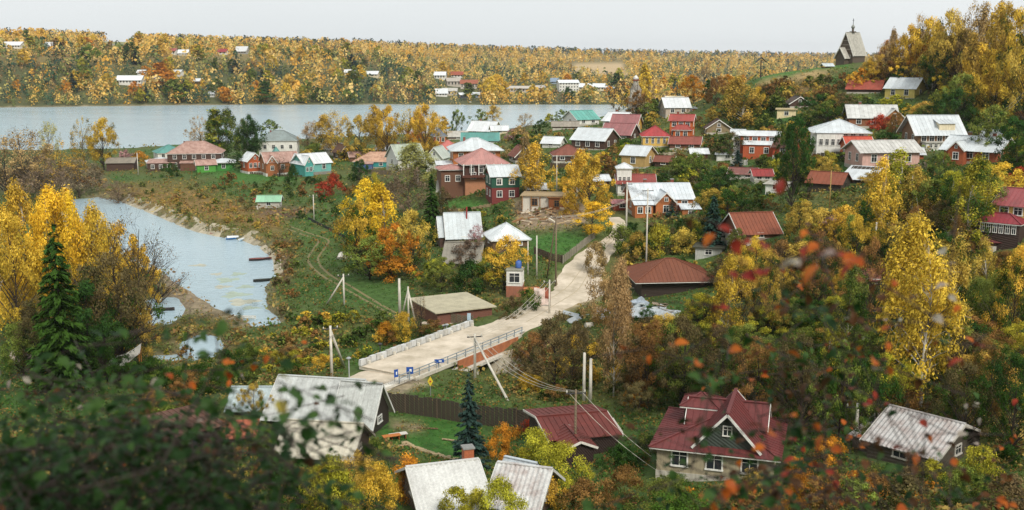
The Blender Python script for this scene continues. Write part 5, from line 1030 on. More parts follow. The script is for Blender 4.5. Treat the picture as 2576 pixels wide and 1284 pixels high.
ordr = np.argsort(-(hh / y_) * ((pu_ > 0) & (pu_ < 2100) & (pv_ > 100) & (y_ < 1250))); ind = set(ordr[:1000:6][:150].tolist())
rest = np.array([i for i in range(len(x_)) if i not in ind]); nl = 30
P0, tints = [], []
n = len(rest); Rr = np.repeat(rest, nl); t = g.random(n * nl) ** .8; env = np.where(g.random(n)[:, None].repeat(nl, 1).ravel() < .5, (1 - t) ** .6 * 1.1, np.sin(np.pi * (t * .85 + .1)) ** .6)
an = g.random(n * nl) * 6.283; rad = ww[Rr] * .5 * env * g.uniform(.5, 1.05, n * nl)
C = np.stack([x_[Rr] + np.cos(an) * rad, y_[Rr] + np.sin(an) * rad, z_[Rr] + hh[Rr] * (.0 + 1.0 * t)], 1); nor = np.stack([np.cos(an), np.sin(an), np.full(n * nl, .5)], 1)
V, F = leaf_quads(C, nor, (hh[Rr] * .175 * g.uniform(.6, 1.3, n * nl)), g, 0, 1.8, .22)
cf = colr[Rr] * (.8 + .35 * g.random(n * nl))[:, None]
me = np_mesh('far_forest', V, F, LEAFA, cols=cf); a = me.attributes.new('shade', 'FLOAT', 'FACE'); a.data.foreach_set('value', np.full(len(F), .6, np.float32))
tag(link('far_forest', me), 'autumn wood covering the hills of the far bank', kind='stuff')
CN = ['golden', 'orange', 'golden', 'yellow-green', 'olive green', 'dark green', 'blue-green', 'rust-brown']
for i in ind:
    kd = random.choice(['column', 'round', 'wide', 'birch', 'round']) if cid[i] != 6 else 'spruce'
    cw_ = CN[cid[i]]; third = ('left' if pu_[i] < 700 else 'middle' if pu_[i] < 1400 else 'right'); lev = 'near the water' if pv_[i] > 225 else ('mid slope' if pv_[i] > 170 else 'high up')
    plant_at((x_[i], y_[i], z_[i]), hh[i] * 1.25, ww[i] * 1.1, kd, cw_, None)
# ------------------------------------------------------------------ poles, wires, fences, boats, signs
CPOLE = M('#cfc9bb', 'concrete', .8); WPOLE = M('#7a6a55', 'planks', .9); DKM = M('#3b3a38', 'metal', .5); INS = M('#dcd8cc', 'plain', .4)
PT = {}
def pole(key, u, vb, vt, label, mat=CPOLE, wide=.30, brace=None, arms=1, D=None, brace2=None, grp=None):
    p = at_D(u, vb, D) if D else ground(u, vb)
    if D: p[2] = zt(p[0], p[1])
    s = pxs(p); h = (vb - vt) / s / math.cos(depr(p)); o = tag(empty('utility_pole', p, -math.atan2(p[0], p[1]) + .2), label, 'utility pole', grp)
    mb = MB(); mb.tube([(0, 0, -.5), (0, 0, h)], [wide / 2 * 1.15, wide / 2 * .8], 8); link('shaft', mb.mesh('shaft', mat, True), o)
    for i in range(arms):
        z = h - .35 - i * .8; mb = MB(); mb.box((0, 0, z), (1.8, .1, .12)); ca = link('crossarm', mb.mesh('crossarm', DKM), o)
        for q in (-.8, 0, .8):
            mb = MB(); mb.tube([(q, 0, z + .06), (q, 0, z + .16), (q, 0, z + .3)], [.03, .07, .05], 6); link('insulator', mb.mesh('insulator', INS), ca)
    for b in (brace, brace2):
        if b:
            q = ground(*b); R_ = Matrix.Rotation(-o.rotation_euler.z, 4, 'Z'); e = R_ @ (Vector(q) - Vector(p)); mb = MB(); mb.tube([tuple(e - Vector((0, 0, .3))), (0, 0, h - .5)], [wide / 2, wide / 2 * .8], 8); link('brace', mb.mesh('brace', mat, True), o)
    PT[key] = Vector((p[0], p[1], p[2] + h)); RECTS.append((u - 6, vt, u + 6, vb, p[1])); return o
pole('a', 835, 950, 822, 'pale concrete pole with one slanting brace, left of the bridge', brace=(868, 925), wide=.34)
pole('b', 866, 770, 690, 'concrete pole with a long brace leaning left, in the meadow by the inlet', brace=(818, 768), wide=.3)
pole('c', 1006, 800, 702, 'thick pale pole left of the two crossed props beside the flat-roofed garage', wide=.42, arms=0)
pole('d', 1028, 812, 722, 'pole with two props forming a narrow tripod beside the flat-roofed garage', wide=.26, brace=(1008, 805), brace2=(1046, 810), arms=0)
pole('e', 1195, 955, 842, 'concrete pole with a long brace in front of the bridge', wide=.32, brace=(1282, 1010))
pole('f', 1469, 1008, 890, 'left of the pair of white concrete poles above the dark red roof', wide=.36, arms=0)
pole('g', 1485, 1012, 904, 'right of the pair of white concrete poles above the dark red roof', wide=.36, arms=0)
pole('h', 1625, 690, 478, 'tall thin pole between the lane and the rusty barn', wide=.26)
pole('i', 1398, 720, 545, 'dark wooden pole with a leaning prop at the corner of the green lawn', mat=WPOLE, wide=.26, brace=(1375, 700))
pole('j', 1328, 692, 608, 'shorter white post behind the yellow bush near the kiosk', wide=.24, arms=0)
pole('k', 1350, 702, 594, 'slim white post between the kiosk and the green lawn', wide=.24, arms=0)
pole('l', 1400, 492, 392, 'grey pole left of the golden birch in the village centre', wide=.26)
pole('m', 2149, 1165, 1062, 'white pole beside the rusty corrugated cottage', wide=.3, D=84)
pole('n', 1446, 1215, 1040, 'rough brown pole standing in front of the dark red cross-roofed house', mat=WPOLE, wide=.24, D=90)
pole('o', 1382, 790, 705, 'pale bark-stripped pole where the road meets the square', mat=CPOLE, wide=.26)
pole('p', 1316, 430, 345, 'wooden pole beside the orange house with the silver hip roof', mat=WPOLE, wide=.3)
pole('q', 2086, 528, 430, 'thin bamboo-coloured pole in front of the peeling rust-red shed', mat=M('#a58a50', 'planks'), wide=.2, arms=0)
pole('r', 1575, 600, 460, 'pale trunk-like pole at the bend of the lane', wide=.3)
pole('s', 348, 440, 385, 'wooden pole beside the dark timber barn by the river', mat=CPOLE, wide=.3)
pole('t', 786, 435, 370, 'slim pale pole behind the teal cottage', wide=.26, D=245)
pole('w', 2200, 640, 560, 'white post among the golden trees on the right slope', wide=.3, arms=0)
def cable(a, b, sag, label, r=.022, col='#c9c2b2', off=(0, 0, 0), grp=None):
    A = Vector(a) + Vector(off); B = Vector(b) + Vector(off); pts = [A.lerp(B, t / 14) - Vector((0, 0, sag * 4 * (t / 14) * (1 - t / 14))) for t in range(15)]
    mb = MB(); mb.tube([p - A for p in pts], r, 4); o = link('power_cable', mb.mesh('power_cable', M(col, 'plain', .6)), None, A); tag(o, label, 'cable', grp)
for q in (-.7, 0, .7): cable(PT['e'], PT['n'], 1.5, 'thin pale wires running from the bridge pole to the pole by the dark red roof', off=(q, 0, -.2), grp='wires from the bridge pole')
for q in (-.6, .6): cable(PT['n'], PT['n'] + Vector((9, -9, -5)), .8, 'thin white wires sloping down across the dark red roofs', off=(q, 0, -.3), r=.02, grp='wires over the dark red roofs')
for q in (-.6, 0, .6): cable(PT['o'], PT['e'], 1.2, 'sagging wires between the square and the bridge pole', off=(q, 0, -.2), grp='wires above the road')
for q in (-.5, .5): cable(PT['i'], PT['h'], 1.0, 'thin wires over the lane between two poles', off=(0, q, -.2), grp='wires over the lane')
for q in (0, .8): cable(at_D(2440, 320, 215), at_D(2576, 232, 200), 1.0, 'pale wires climbing the wooded slope at the edge', off=(q, 0, 0), grp='wires on the wooded slope')
# street lamps along the approach
for u, vb, vt, lab in ((879, 962, 903, 'small grey street lamp where the road meets the bridge'), (957, 905, 868, 'dark lamp post beyond the stone parapet'), (1118, 850, 822, 'first of two thin lamp posts beyond the parapet, with no visible head'), (1124, 852, 820, 'second of two thin lamp posts beyond the parapet, paler head')):
    p = ground(u, vb); h = (vb - vt) / pxs(p); o = tag(empty('street_lamp', p), lab, 'street lamp'); mt = DKM if 'dark' in lab else M('#9ba0a0', 'metal', .5)
    mb = MB(); mb.tube([(0, 0, -.3), (0, 0, h)], .07, 6); link('post', mb.mesh('post', mt), o); mb = MB(); mb.tube([(0, 0, h), (0, 0, h + .18), (0, 0, h + .32)], [.12, .32, .1], 8); link('lamp_head', mb.mesh('lamp_head', mt), o)
# road signs
BLUE = M('#1f4f9e', 'plain', .5); SW = M('#e6e6e2', 'plain', .5)
def sign(u, v, lab, w, h, ph, kind='flag', z=None, rz=0):
    p = at_z(u, v, z) if z else ground(u, v); o = tag(empty('road_sign', p, -math.atan2(p[0], p[1]) + rz), lab, 'road sign')
    mb = MB(); mb.tube([(0, 0, -.4), (0, 0, ph + h)], .045, 6); link('post', mb.mesh('post', M('#8f9294', 'metal', .5)), o)
    if kind == 'flag':
        mb = MB(); mb.box((w * .3, -.07, ph + h / 2), (w, .04, h)); pl = link('plate', mb.mesh('plate', BLUE), o)
        mb = MB(); mb.box((w * .3 + w * .1, -.096, ph + h * .5), (w * .3, .01, h * .4)); link('pictogram', mb.mesh('pictogram', SW), pl)
    elif kind == 'diamond':
        mb = MB(); mb.prism([(0, -.06, ph), (w / 2, -.06, ph + h / 2), (0, -.06, ph + h), (-w / 2, -.06, ph + h / 2)], (0, -.03, 0)); pl = link('plate', mb.mesh('plate', M('#e0c53a', 'plain', .5)), o)
        mb = MB(); mb.tube([(0, -.1, ph + h / 2), (0, -.12, ph + h / 2)], w * .17, 8); link('pictogram', mb.mesh('pictogram', M('#a83a30', 'plain', .5)), pl)
    else:
        mb = MB(); mb.box((0, -.07, ph + h / 2), (w, .04, h)); link('plate', mb.mesh('plate', M('#a9c0cc', 'plain', .5)), o)
    return o
sign(993, 958, 'narrow blue road sign at the near end of the bridge rail', .5, .9, .4, z=3.6, rz=.5); sign(1026, 951, 'square blue sign with a white pictogram on the bridge rail', .8, .8, .5, z=3.6)
sign(1098, 925, 'blue sign tilted flat on the middle of the bridge rail', 1.15, .42, .6, z=3.6); sign(1083, 996, 'small yellow diamond sign with a red centre below the bridge', .62, 1.15, 1.1, 'diamond'); sign(1180, 822, 'small pale blue sign at the roadside by the flat-roofed garage', .5, 1.0, .9, 'plate')
# long dark fence behind the lawn
def fence(line, label, h, mat, bw=.3, gap=.02, posts=2.6, base=0, name='fence', pm=None, cap=None, cat='fence', split=True):
    pts = [Vector(ground(*q)) if len(q) == 2 else Vector(q) for q in line]; o = tag(empty(name, pts[0]), label, cat); rgx = random.Random(len(label)); run = 0; cache = {}; nboard = 0
    for i in range(len(pts) - 1):
        a, b = pts[i], pts[i + 1]; L_ = (b - a).length; n = max(1, int(L_ / (bw + gap))); ang_ = math.atan2(b.y - a.y, b.x - a.x)
        for k in range(n):
            q = a.lerp(b, (k + .5) / n); z = zt(q.x, q.y) + base; hh_ = h * rgx.choice((.95, 1, 1, 1.03))
            if hh_ not in cache: mb = MB(); mb.box((0, 0, hh_ / 2 - .1), (bw, .05, hh_ + .2)); cache[hh_] = mb.mesh('plank', mat)
            pb = link('plank', cache[hh_], o, (q.x - pts[0].x, q.y - pts[0].y, z - pts[0].z)); pb.rotation_euler = (0, 0, ang_ + rgx.uniform(-.02, .02)); nboard += 1
        np_ = max(1, int(L_ / posts))
        for k in range(np_ + 1):
            q = a.lerp(b, k / np_) + Vector((math.sin(ang_), -math.cos(ang_), 0)) * .09; z = zt(q.x, q.y)
            if 'p' not in cache: mb = MB(); mb.box((0, 0, h / 2), (.12, .12, h + .3)); cache['p'] = mb.mesh('post', pm or mat)
            pb = link('post', cache['p'], o, (q.x - pts[0].x, q.y - pts[0].y, z - pts[0].z)); pb.rotation_euler = (0, 0, ang_)
    AVOID_LINES.append((np.array([[p.x, p.y] for p in pts]), .5)); return o
fence([(930, 1032), (1020, 1040), (1100, 1052), (1200, 1068), (1300, 1078), (1392, 1086)], 'long dark board fence behind the bright green lawn', 2.1, M('#40382c', 'planks', .9), bw=.45, pm=M('#5a4c3a', 'planks'))
fence([(1345, 640), (1380, 655), (1415, 662)], 'dark mossy plank fence along the bottom of the green lawn', 1.3, M('#4a3d2c', 'planks'), bw=.4)
fence([(1415, 664), (1450, 636), (1495, 600)], 'grey slatted fence climbing beside the lane', 1.3, M('#8d8778', 'planks'), bw=.5, gap=.12)
fence([(775, 552), (800, 566), (830, 580), (868, 600)], 'low dark fence around the small green plot in the meadow', .6, M('#2f3330', 'planks'), bw=.7)
fence([(1105, 533), (1180, 530), (1235, 520)], 'low pale timber edging around the garden of the weathered shed', .6, M('#a08a68', 'planks'), bw=.9)
fence([(2330, 188), (2400, 186)], 'dark hedge-like fence above the bright green hill lawn', 1.2, M('#25301f', 'planks'), bw=1.2)
fence([(620, 437), (760, 447)], 'low picket fence in front of the orange cottages', .7, M('#6a5c48', 'planks'), bw=.9, gap=.3)
for ln, lab, c in (([(1690, 470), (1760, 462)], 'grey plank fence among the gardens above the rambling house', '#8a8272'), ([(2045, 404), (2120, 398)], 'low dark fence in front of the large white house', '#4a4238'), ([(1838, 418), (1880, 416)], 'short white fence left of the orange-red house', '#c9c6bc'),
                   ([(2250, 448), (2330, 424)], 'weathered fence below the pale pink house', '#7a6e5c'), ([(890, 432), (985, 440)], 'plank fence in front of the long tan-roofed building', '#7d6c55'), ([(1385, 424), (1455, 428)], 'brown fence below the rust-brown hip-roofed cottage', '#6a5540'),
                   ([(1800, 566), (1880, 548)], 'grey fence between the tall spruce and the half-sunk rusty roof', '#857c6c'), ([(1640, 400), (1700, 396)], 'pale fence between the red pyramid roof and the tan cottage', '#a59a84'), ([(1120, 812), (1190, 818)], 'short fence beside the flat-roofed garage at the road', '#6f6350')):
    fence(ln, lab, 1.3, M(c, 'planks'), bw=.8, gap=.08)
# fallen logs and boards on the lawn
def log(u, v, L_, r, rz, lab, col='#a08a6a', name='log', cat='log', grp=None):
    p = ground(u, v); o = link(name, None) if False else None
    mb = MB(); mb.tube([(-L_ / 2, 0, r), (0, 0, r * 1.05), (L_ / 2, 0, r)], [r, r * .95, r * .85], 8); o = link(name, mb.mesh(name, M(col, 'planks')), None, p, rz); tag(o, lab, cat, grp); return o
log(1150, 1112, 3.2, .1, -.35, 'pale log lying on the lawn, left arm of a shallow V'); log(1180, 1108, 2.0, .1, .5, 'short pale log on the lawn, right arm of a shallow V'); log(1075, 1080, 2.2, .09, -.1, 'thin dark log in the middle of the lawn', '#6a5236')
log(985, 1128, 3.5, .12, .4, 'long pale beam at the edge of the lawn by the barn-like house')
# stone garden edge below the lawn
se = tag(empty('stone_edge', ground(1000, 1120)), 'row of tan stones edging the lower side of the lawn', 'stone edging'); a = Vector(ground(1020, 1118)); b = Vector(ground(1200, 1172)); rgx = random.Random(4)
st = []
for k in range(3):
    me_ = bpy.data.meshes.new('stone'); import bmesh; bm_ = bmesh.new(); bmesh.ops.create_icosphere(bm_, subdivisions=1, radius=.3)
    for v in bm_.verts: v.co = Vector((v.co.x * 1.3, v.co.y, v.co.z * .7)) * rgx.uniform(.8, 1.15)
    bm_.to_mesh(me_); bm_.free(); me_.materials.append(M('#a8946e', 'concrete')); st.append(me_)
for k in range(22):
    q = a.lerp(b, k / 21); o = link('stone', st[k % 3], se, (q.x - se.location.x, q.y - se.location.y, zt(q.x, q.y) + .1 - se.location.z)); o.rotation_euler = (rgx.uniform(-.3, .3), 0, rgx.uniform(-.5, .5)); o.scale = (rgx.uniform(.8, 1.3),) * 3
# boulders on the right bank of the inlet
for k, (u, v) in enumerate(((700, 628), (704, 640), (702, 652), (706, 664), (700, 676), (698, 690), (704, 700), (690, 712), (712, 648), (700, 705))):
    p = ground(u, v); o = link('boulder', st[k % 3], None, (p[0], p[1], p[2] + .1)); sc = rgx.uniform(.9, 1.8); o.scale = (sc,) * 3; tag(o, 'pale stones strewn along the curved right bank of the inlet', 'stone', 'stones on the inlet bank')
# boats
def boat(u, v, L_, W_, rz, hull, inside, lab, tarp=None, z=.0):
    p = at_z(u, v, z); o = tag(empty('rowing_boat', (p[0], p[1], z), rz), lab, 'boat'); n = 9
    def sec(t, f): return W_ / 2 * f * (math.sin(math.pi * min(1, t * 1.15 + .08)) ** .5 if t < .87 else max(.03, (1 - t) / .13 * .55))
    mb = MB(); rows = []
    for i in range(n):
        t = i / (n - 1); x = -L_ / 2 + L_ * t; w = sec(t, 1); rise = .12 * (t > .6) * (t - .6) * 2.5 + .42
        rows.append([(x, -w, rise), (x, -w * .75, .12), (x, 0, -.08), (x, w * .75, .12), (x, w, rise), (x, w * .88, rise - .02), (x, w * .6, .2), (x, -w * .6, .2), (x, -w * .88, rise - .02)])
    for i in range(n - 1):
        for k in range(9): mb.poly([rows[i][k], rows[i + 1][k], rows[i + 1][(k + 1) % 9], rows[i][(k + 1) % 9]][::-1], 1 if k in (5, 6, 7) else 0)
    mb.poly(rows[0]); mb.poly(rows[-1][::-1]); link('hull', mb.mesh('hull', [hull, inside]), o)
    for t in (.3, .6): mb = MB(); mb.box((-L_ / 2 + L_ * t, 0, .34), (.22, W_ * .8, .05)); link('thwart', mb.mesh('thwart', inside), o)
    if tarp: mb = MB(); mb.prism([(-L_ * .42, -W_ * .45, .45), (L_ * .3, -W_ * .42, .5), (L_ * .3, 0, .75), (-L_ * .42, 0, .8)], (0, 0, -.05)); mb.prism([(-L_ * .42, 0, .8), (L_ * .3, 0, .75), (L_ * .3, W_ * .42, .5), (-L_ * .42, W_ * .45, .45)], (0, 0, -.05)); link('cover', mb.mesh('cover', tarp), o)
    return o
PINK = M('#b9857c', 'planks'); WT2 = M('#d9dcdc', 'plain', .6)
boat(549, 590, 3.6, 1.4, .05, PINK, M('#8a5a50', 'planks'), 'small pinkish rowing boat moored at the far edge of the inlet')
boat(588, 602, 3.4, 1.5, .35, M('#2f6ea8', 'plain', .5), WT2, 'blue rowing boat under a white cover on the inlet', tarp=WT2)
boat(608, 606, 1.8, 1.1, 1.2, M('#9fb4c0', 'plain', .5), WT2, 'small round pale dinghy touching the blue covered boat')
boat(655, 655, 4.4, 1.5, .3, M('#33201c', 'planks'), M('#7a4640', 'planks'), 'dark wooden rowing boat with a reddish inside, nose to the right bank')
boat(666, 708, 4.0, 1.1, .35, M('#20241f', 'planks'), M('#2f352c', 'planks'), 'narrow dark green boat pulled up at the bend of the bank')
boat(608, 802, 4.6, .9, -.12, M('#dcdcd6', 'planks'), M('#b9b5a8', 'planks'), 'long narrow white boat at the end of the inlet')
boat(412, 782, 3.4, .9, .1, M('#2a2520', 'planks'), M('#4a4038', 'planks'), 'dark boat on the little pond behind the bare tree')
boat(445, 690, 0.1 + 3.0, .8, .1, M('#8f7a58', 'planks'), M('#6d5c42', 'planks'), 'weathered brown boat stranded on the mudflat') if False else None
# canvas awning on posts
p = ground(318, 945); aw = tag(empty('awning', p, .25), 'white canvas awning stretched on thin wooden posts at the edge of the dark trees', 'awning'); mb = MB(); n = 8; rows = []
for i in range(n + 1):
    t = i / n; x = -1.7 + 3.4 * t; z = 1.7 + 1.3 * t ** 1.5 - .22 * math.sin(math.pi * t); rows.append([(x, -1.3, z - .25 + .12 * math.sin(t * 9)), (x, 0, z), (x, 1.2, z + .35)])
for i in range(n):
    for k in range(2): mb.poly([rows[i][k], rows[i + 1][k], rows[i + 1][k + 1], rows[i][k + 1]]); mb.poly([tuple(Vector(q) - Vector((0, 0, .03))) for q in (rows[i][k], rows[i][k + 1], rows[i + 1][k + 1], rows[i + 1][k])])
link('canvas', mb.mesh('canvas', M('#dcd8cf', 'plain', .8), True), aw)
for x, y, z in ((-1.6, -1.2, 1.5), (1.6, -1.2, 2.8), (1.6, 1.1, 3.2), (-1.6, 1.1, 1.9), (.4, -1.2, 1.9)): mb = MB(); mb.tube([(x, y, -.3), (x, y, z)], .05, 5); link('post', mb.mesh('post', M('#a5682e', 'planks')), aw)
# picnic bench by the barn house
for u, v, lab in ((985, 1108, 'orange-brown plank bench near the lawn corner'), (1002, 1104, 'white-topped small table beside the orange-brown bench')):
    p = ground(u, v); o = tag(empty('bench' if 'bench' in lab else 'garden_table', p, .4), lab, 'bench' if 'bench' in lab else 'table'); top = M('#c87a3c', 'planks') if 'orange' in lab[:8] else M('#d8d2c8', 'planks')
    for k in (-1, 0, 1): mb = MB(); mb.box((0, k * .24, .5), (1.8, .22, .06)); link('plank', mb.mesh('plank', top), o)
    for k in (-1, 1): mb = MB(); mb.box((k * .7, 0, .22), (.1, .6, .5)); link('leg', mb.mesh('leg', M('#8a4f28', 'planks')), o)
# draped cloth on a frame at the roadside
p = ground(1362, 772); o = tag(empty('draped_frame', p), 'pink and white sheet hung over a low frame beside the square', 'cloth'); mb = MB()
for i in range(6):
    for k in range(6):
        f = lambda a, c: (-1.1 + a * .4, -.2 + .18 * math.sin(a * 1.9) + .1 * math.sin(c * 2 + a), .3 + c * .42 + .1 * math.cos(a * 1.4))
        mb.poly([f(i, k), f(i + 1, k), f(i + 1, k + 1), f(i, k + 1)], 1 if i > 3 and k > 1 else 0)
cl = link('cloth', mb.mesh('cloth', [M('#d9c6bc', 'plain', .85), M('#a35a44', 'plain', .85)], True), o)
for q in (-1.1, 1.3): mb = MB(); mb.tube([(q, 0, -.3), (q, 0, 2.9)], .05, 5); link('post', mb.mesh('post', WPOLE), o)
# rubbish: planks, sheets and timber in front of the half-built cabin and by the rusty barn
rgx = random.Random(12)
for k in range(64):
    u, v = rgx.uniform(1285, 1445), rgx.uniform(525, 568); p = ground(u, v); L_ = rgx.uniform(.8, 2.6); mb = MB(); mb.box((0, 0, 0), (L_, rgx.uniform(.15, .4), rgx.uniform(.06, .3)))
    o = link('timber', mb.mesh('timber', M(rgx.choice(['#b59a74', '#c9b494', '#9a7248', '#d8cdb8', '#7d5c3e']), 'planks')), None, (p[0], p[1], p[2] + rgx.uniform(.1, .7))); o.rotation_euler = (rgx.uniform(-.3, .3), rgx.uniform(-.5, .5), rgx.uniform(0, 3.1)); tag(o, 'scrap timber heaped in front of the half-built cabin', 'timber', 'timber scattered by the half-built cabin')
for k in range(26):
    u, v = rgx.uniform(1420, 1690), 0; v = 812 - (u - 1420) * .12 + rgx.uniform(-10, 14); p = ground(u, v); mb = MB(); mb.box((0, 0, 0), (rgx.uniform(.7, 2.4), rgx.uniform(.5, 1.2), .06))
    o = link('metal_sheet', mb.mesh('metal_sheet', M(rgx.choice(['#aab2b6', '#c9cdce', '#8f8a84', '#a59078']), 'slate')), None, (p[0], p[1], p[2] + rgx.uniform(.3, .9))); o.rotation_euler = (rgx.uniform(-.5, .5), rgx.uniform(-.3, .3), rgx.uniform(0, 3.1)); tag(o, 'bent scrap sheets lying beside the rusty barn and the square', 'sheet', 'scrap sheets by the rusty barn')
h_ = house('low open lean-to with a long silver sheet roof in front of the rusty barn', 1620, 812, 150, 14, 16, 4, -8, 'shed', ('#4a3d30', 'planks'), ('#b3bbc0', 'slate', .6), nwin=0, base=None, cat='shed', name='shed', trim=None, protect=False)
for u, v, c, lab in ((1607, 770, '#9aa6b2', 'crumpled grey-blue tarpaulin over a heap by the rusty barn'), (1520, 800, '#c3cad0', 'white tarpaulin over a low heap beside the square'), (867, 650, '#cfcac0', 'pale tarpaulin over a heap at the meadow edge under the golden tree'), (60, 905, '#b5a294', 'pale heap among the leaves at the left edge')):
    p = ground(u, v); me_ = bpy.data.meshes.new('tarpaulin'); bm_ = bmesh.new(); bmesh.ops.create_icosphere(bm_, subdivisions=3, radius=1)
    for w_ in bm_.verts:
        q = noise.noise(w_.co * 1.8 + Vector((u, 0, 0))); w_.co = Vector((w_.co.x * 1.5, w_.co.y * 1.1, max(-.1, w_.co.z) * 1.1)) * (1 + .45 * q)
    bm_.to_mesh(me_); bm_.free(); me_.materials.append(M(c, 'slate', .6)); o = link('tarpaulin', me_, None, (p[0], p[1], p[2] + .1), .4); tag(o, lab, 'tarpaulin')
p = ground(1473, 826); mb = MB(); mb.tube([(0, 0, .35), (1.0, .1, .35)], .38, 12); o = link('metal_drum', mb.mesh('metal_drum', M('#d6cfbe', 'plain', .6)), None, p, .3); tag(o, 'cream metal drum lying on its side below the square', 'drum')
# logs stacked beside the kiosk
wp = tag(empty('log_stack', ground(1335, 738), .1), 'stack of orange-brown logs between the kiosk and the white posts', 'log stack')
for k in range(14):
    mb = MB(); mb.tube([(-1.4 + (k % 2) * .2, 0, 0), (1.3, 0, 0)], .15, 7); link('log', mb.mesh('log', M(rgx.choice(['#a8643a', '#b9784a', '#8a5030']), 'planks')), wp, ((k % 3) * .05, (k % 5) * .32 - .6 + (k // 5) * .15, .16 + (k // 5) * .28))
# rusty tank trailer / caravan-like white thing beside the white house, greenhouse, wood pile by the inlet
for k, (u, v) in enumerate(((640, 512), (648, 528))):
    p = ground(u, v); mb = MB(); mb.box((0, 0, .5), (.35, .5, 1.6 - k * .6)); mb.box((0, 0, 1.35 - k * .6), (.8, .5, .12)); o = link('garden_post', mb.mesh('garden_post', M('#9a3a34', 'planks') if k == 0 else M('#c9c2b4', 'planks')), None, p, .3); tag(o, ['red wooden stump post left of the garden hut', 'pale wooden stump left of the garden hut'][k], 'post')
mud = [(430, 700), (455, 716), (480, 735), (440, 735), (500, 750)]
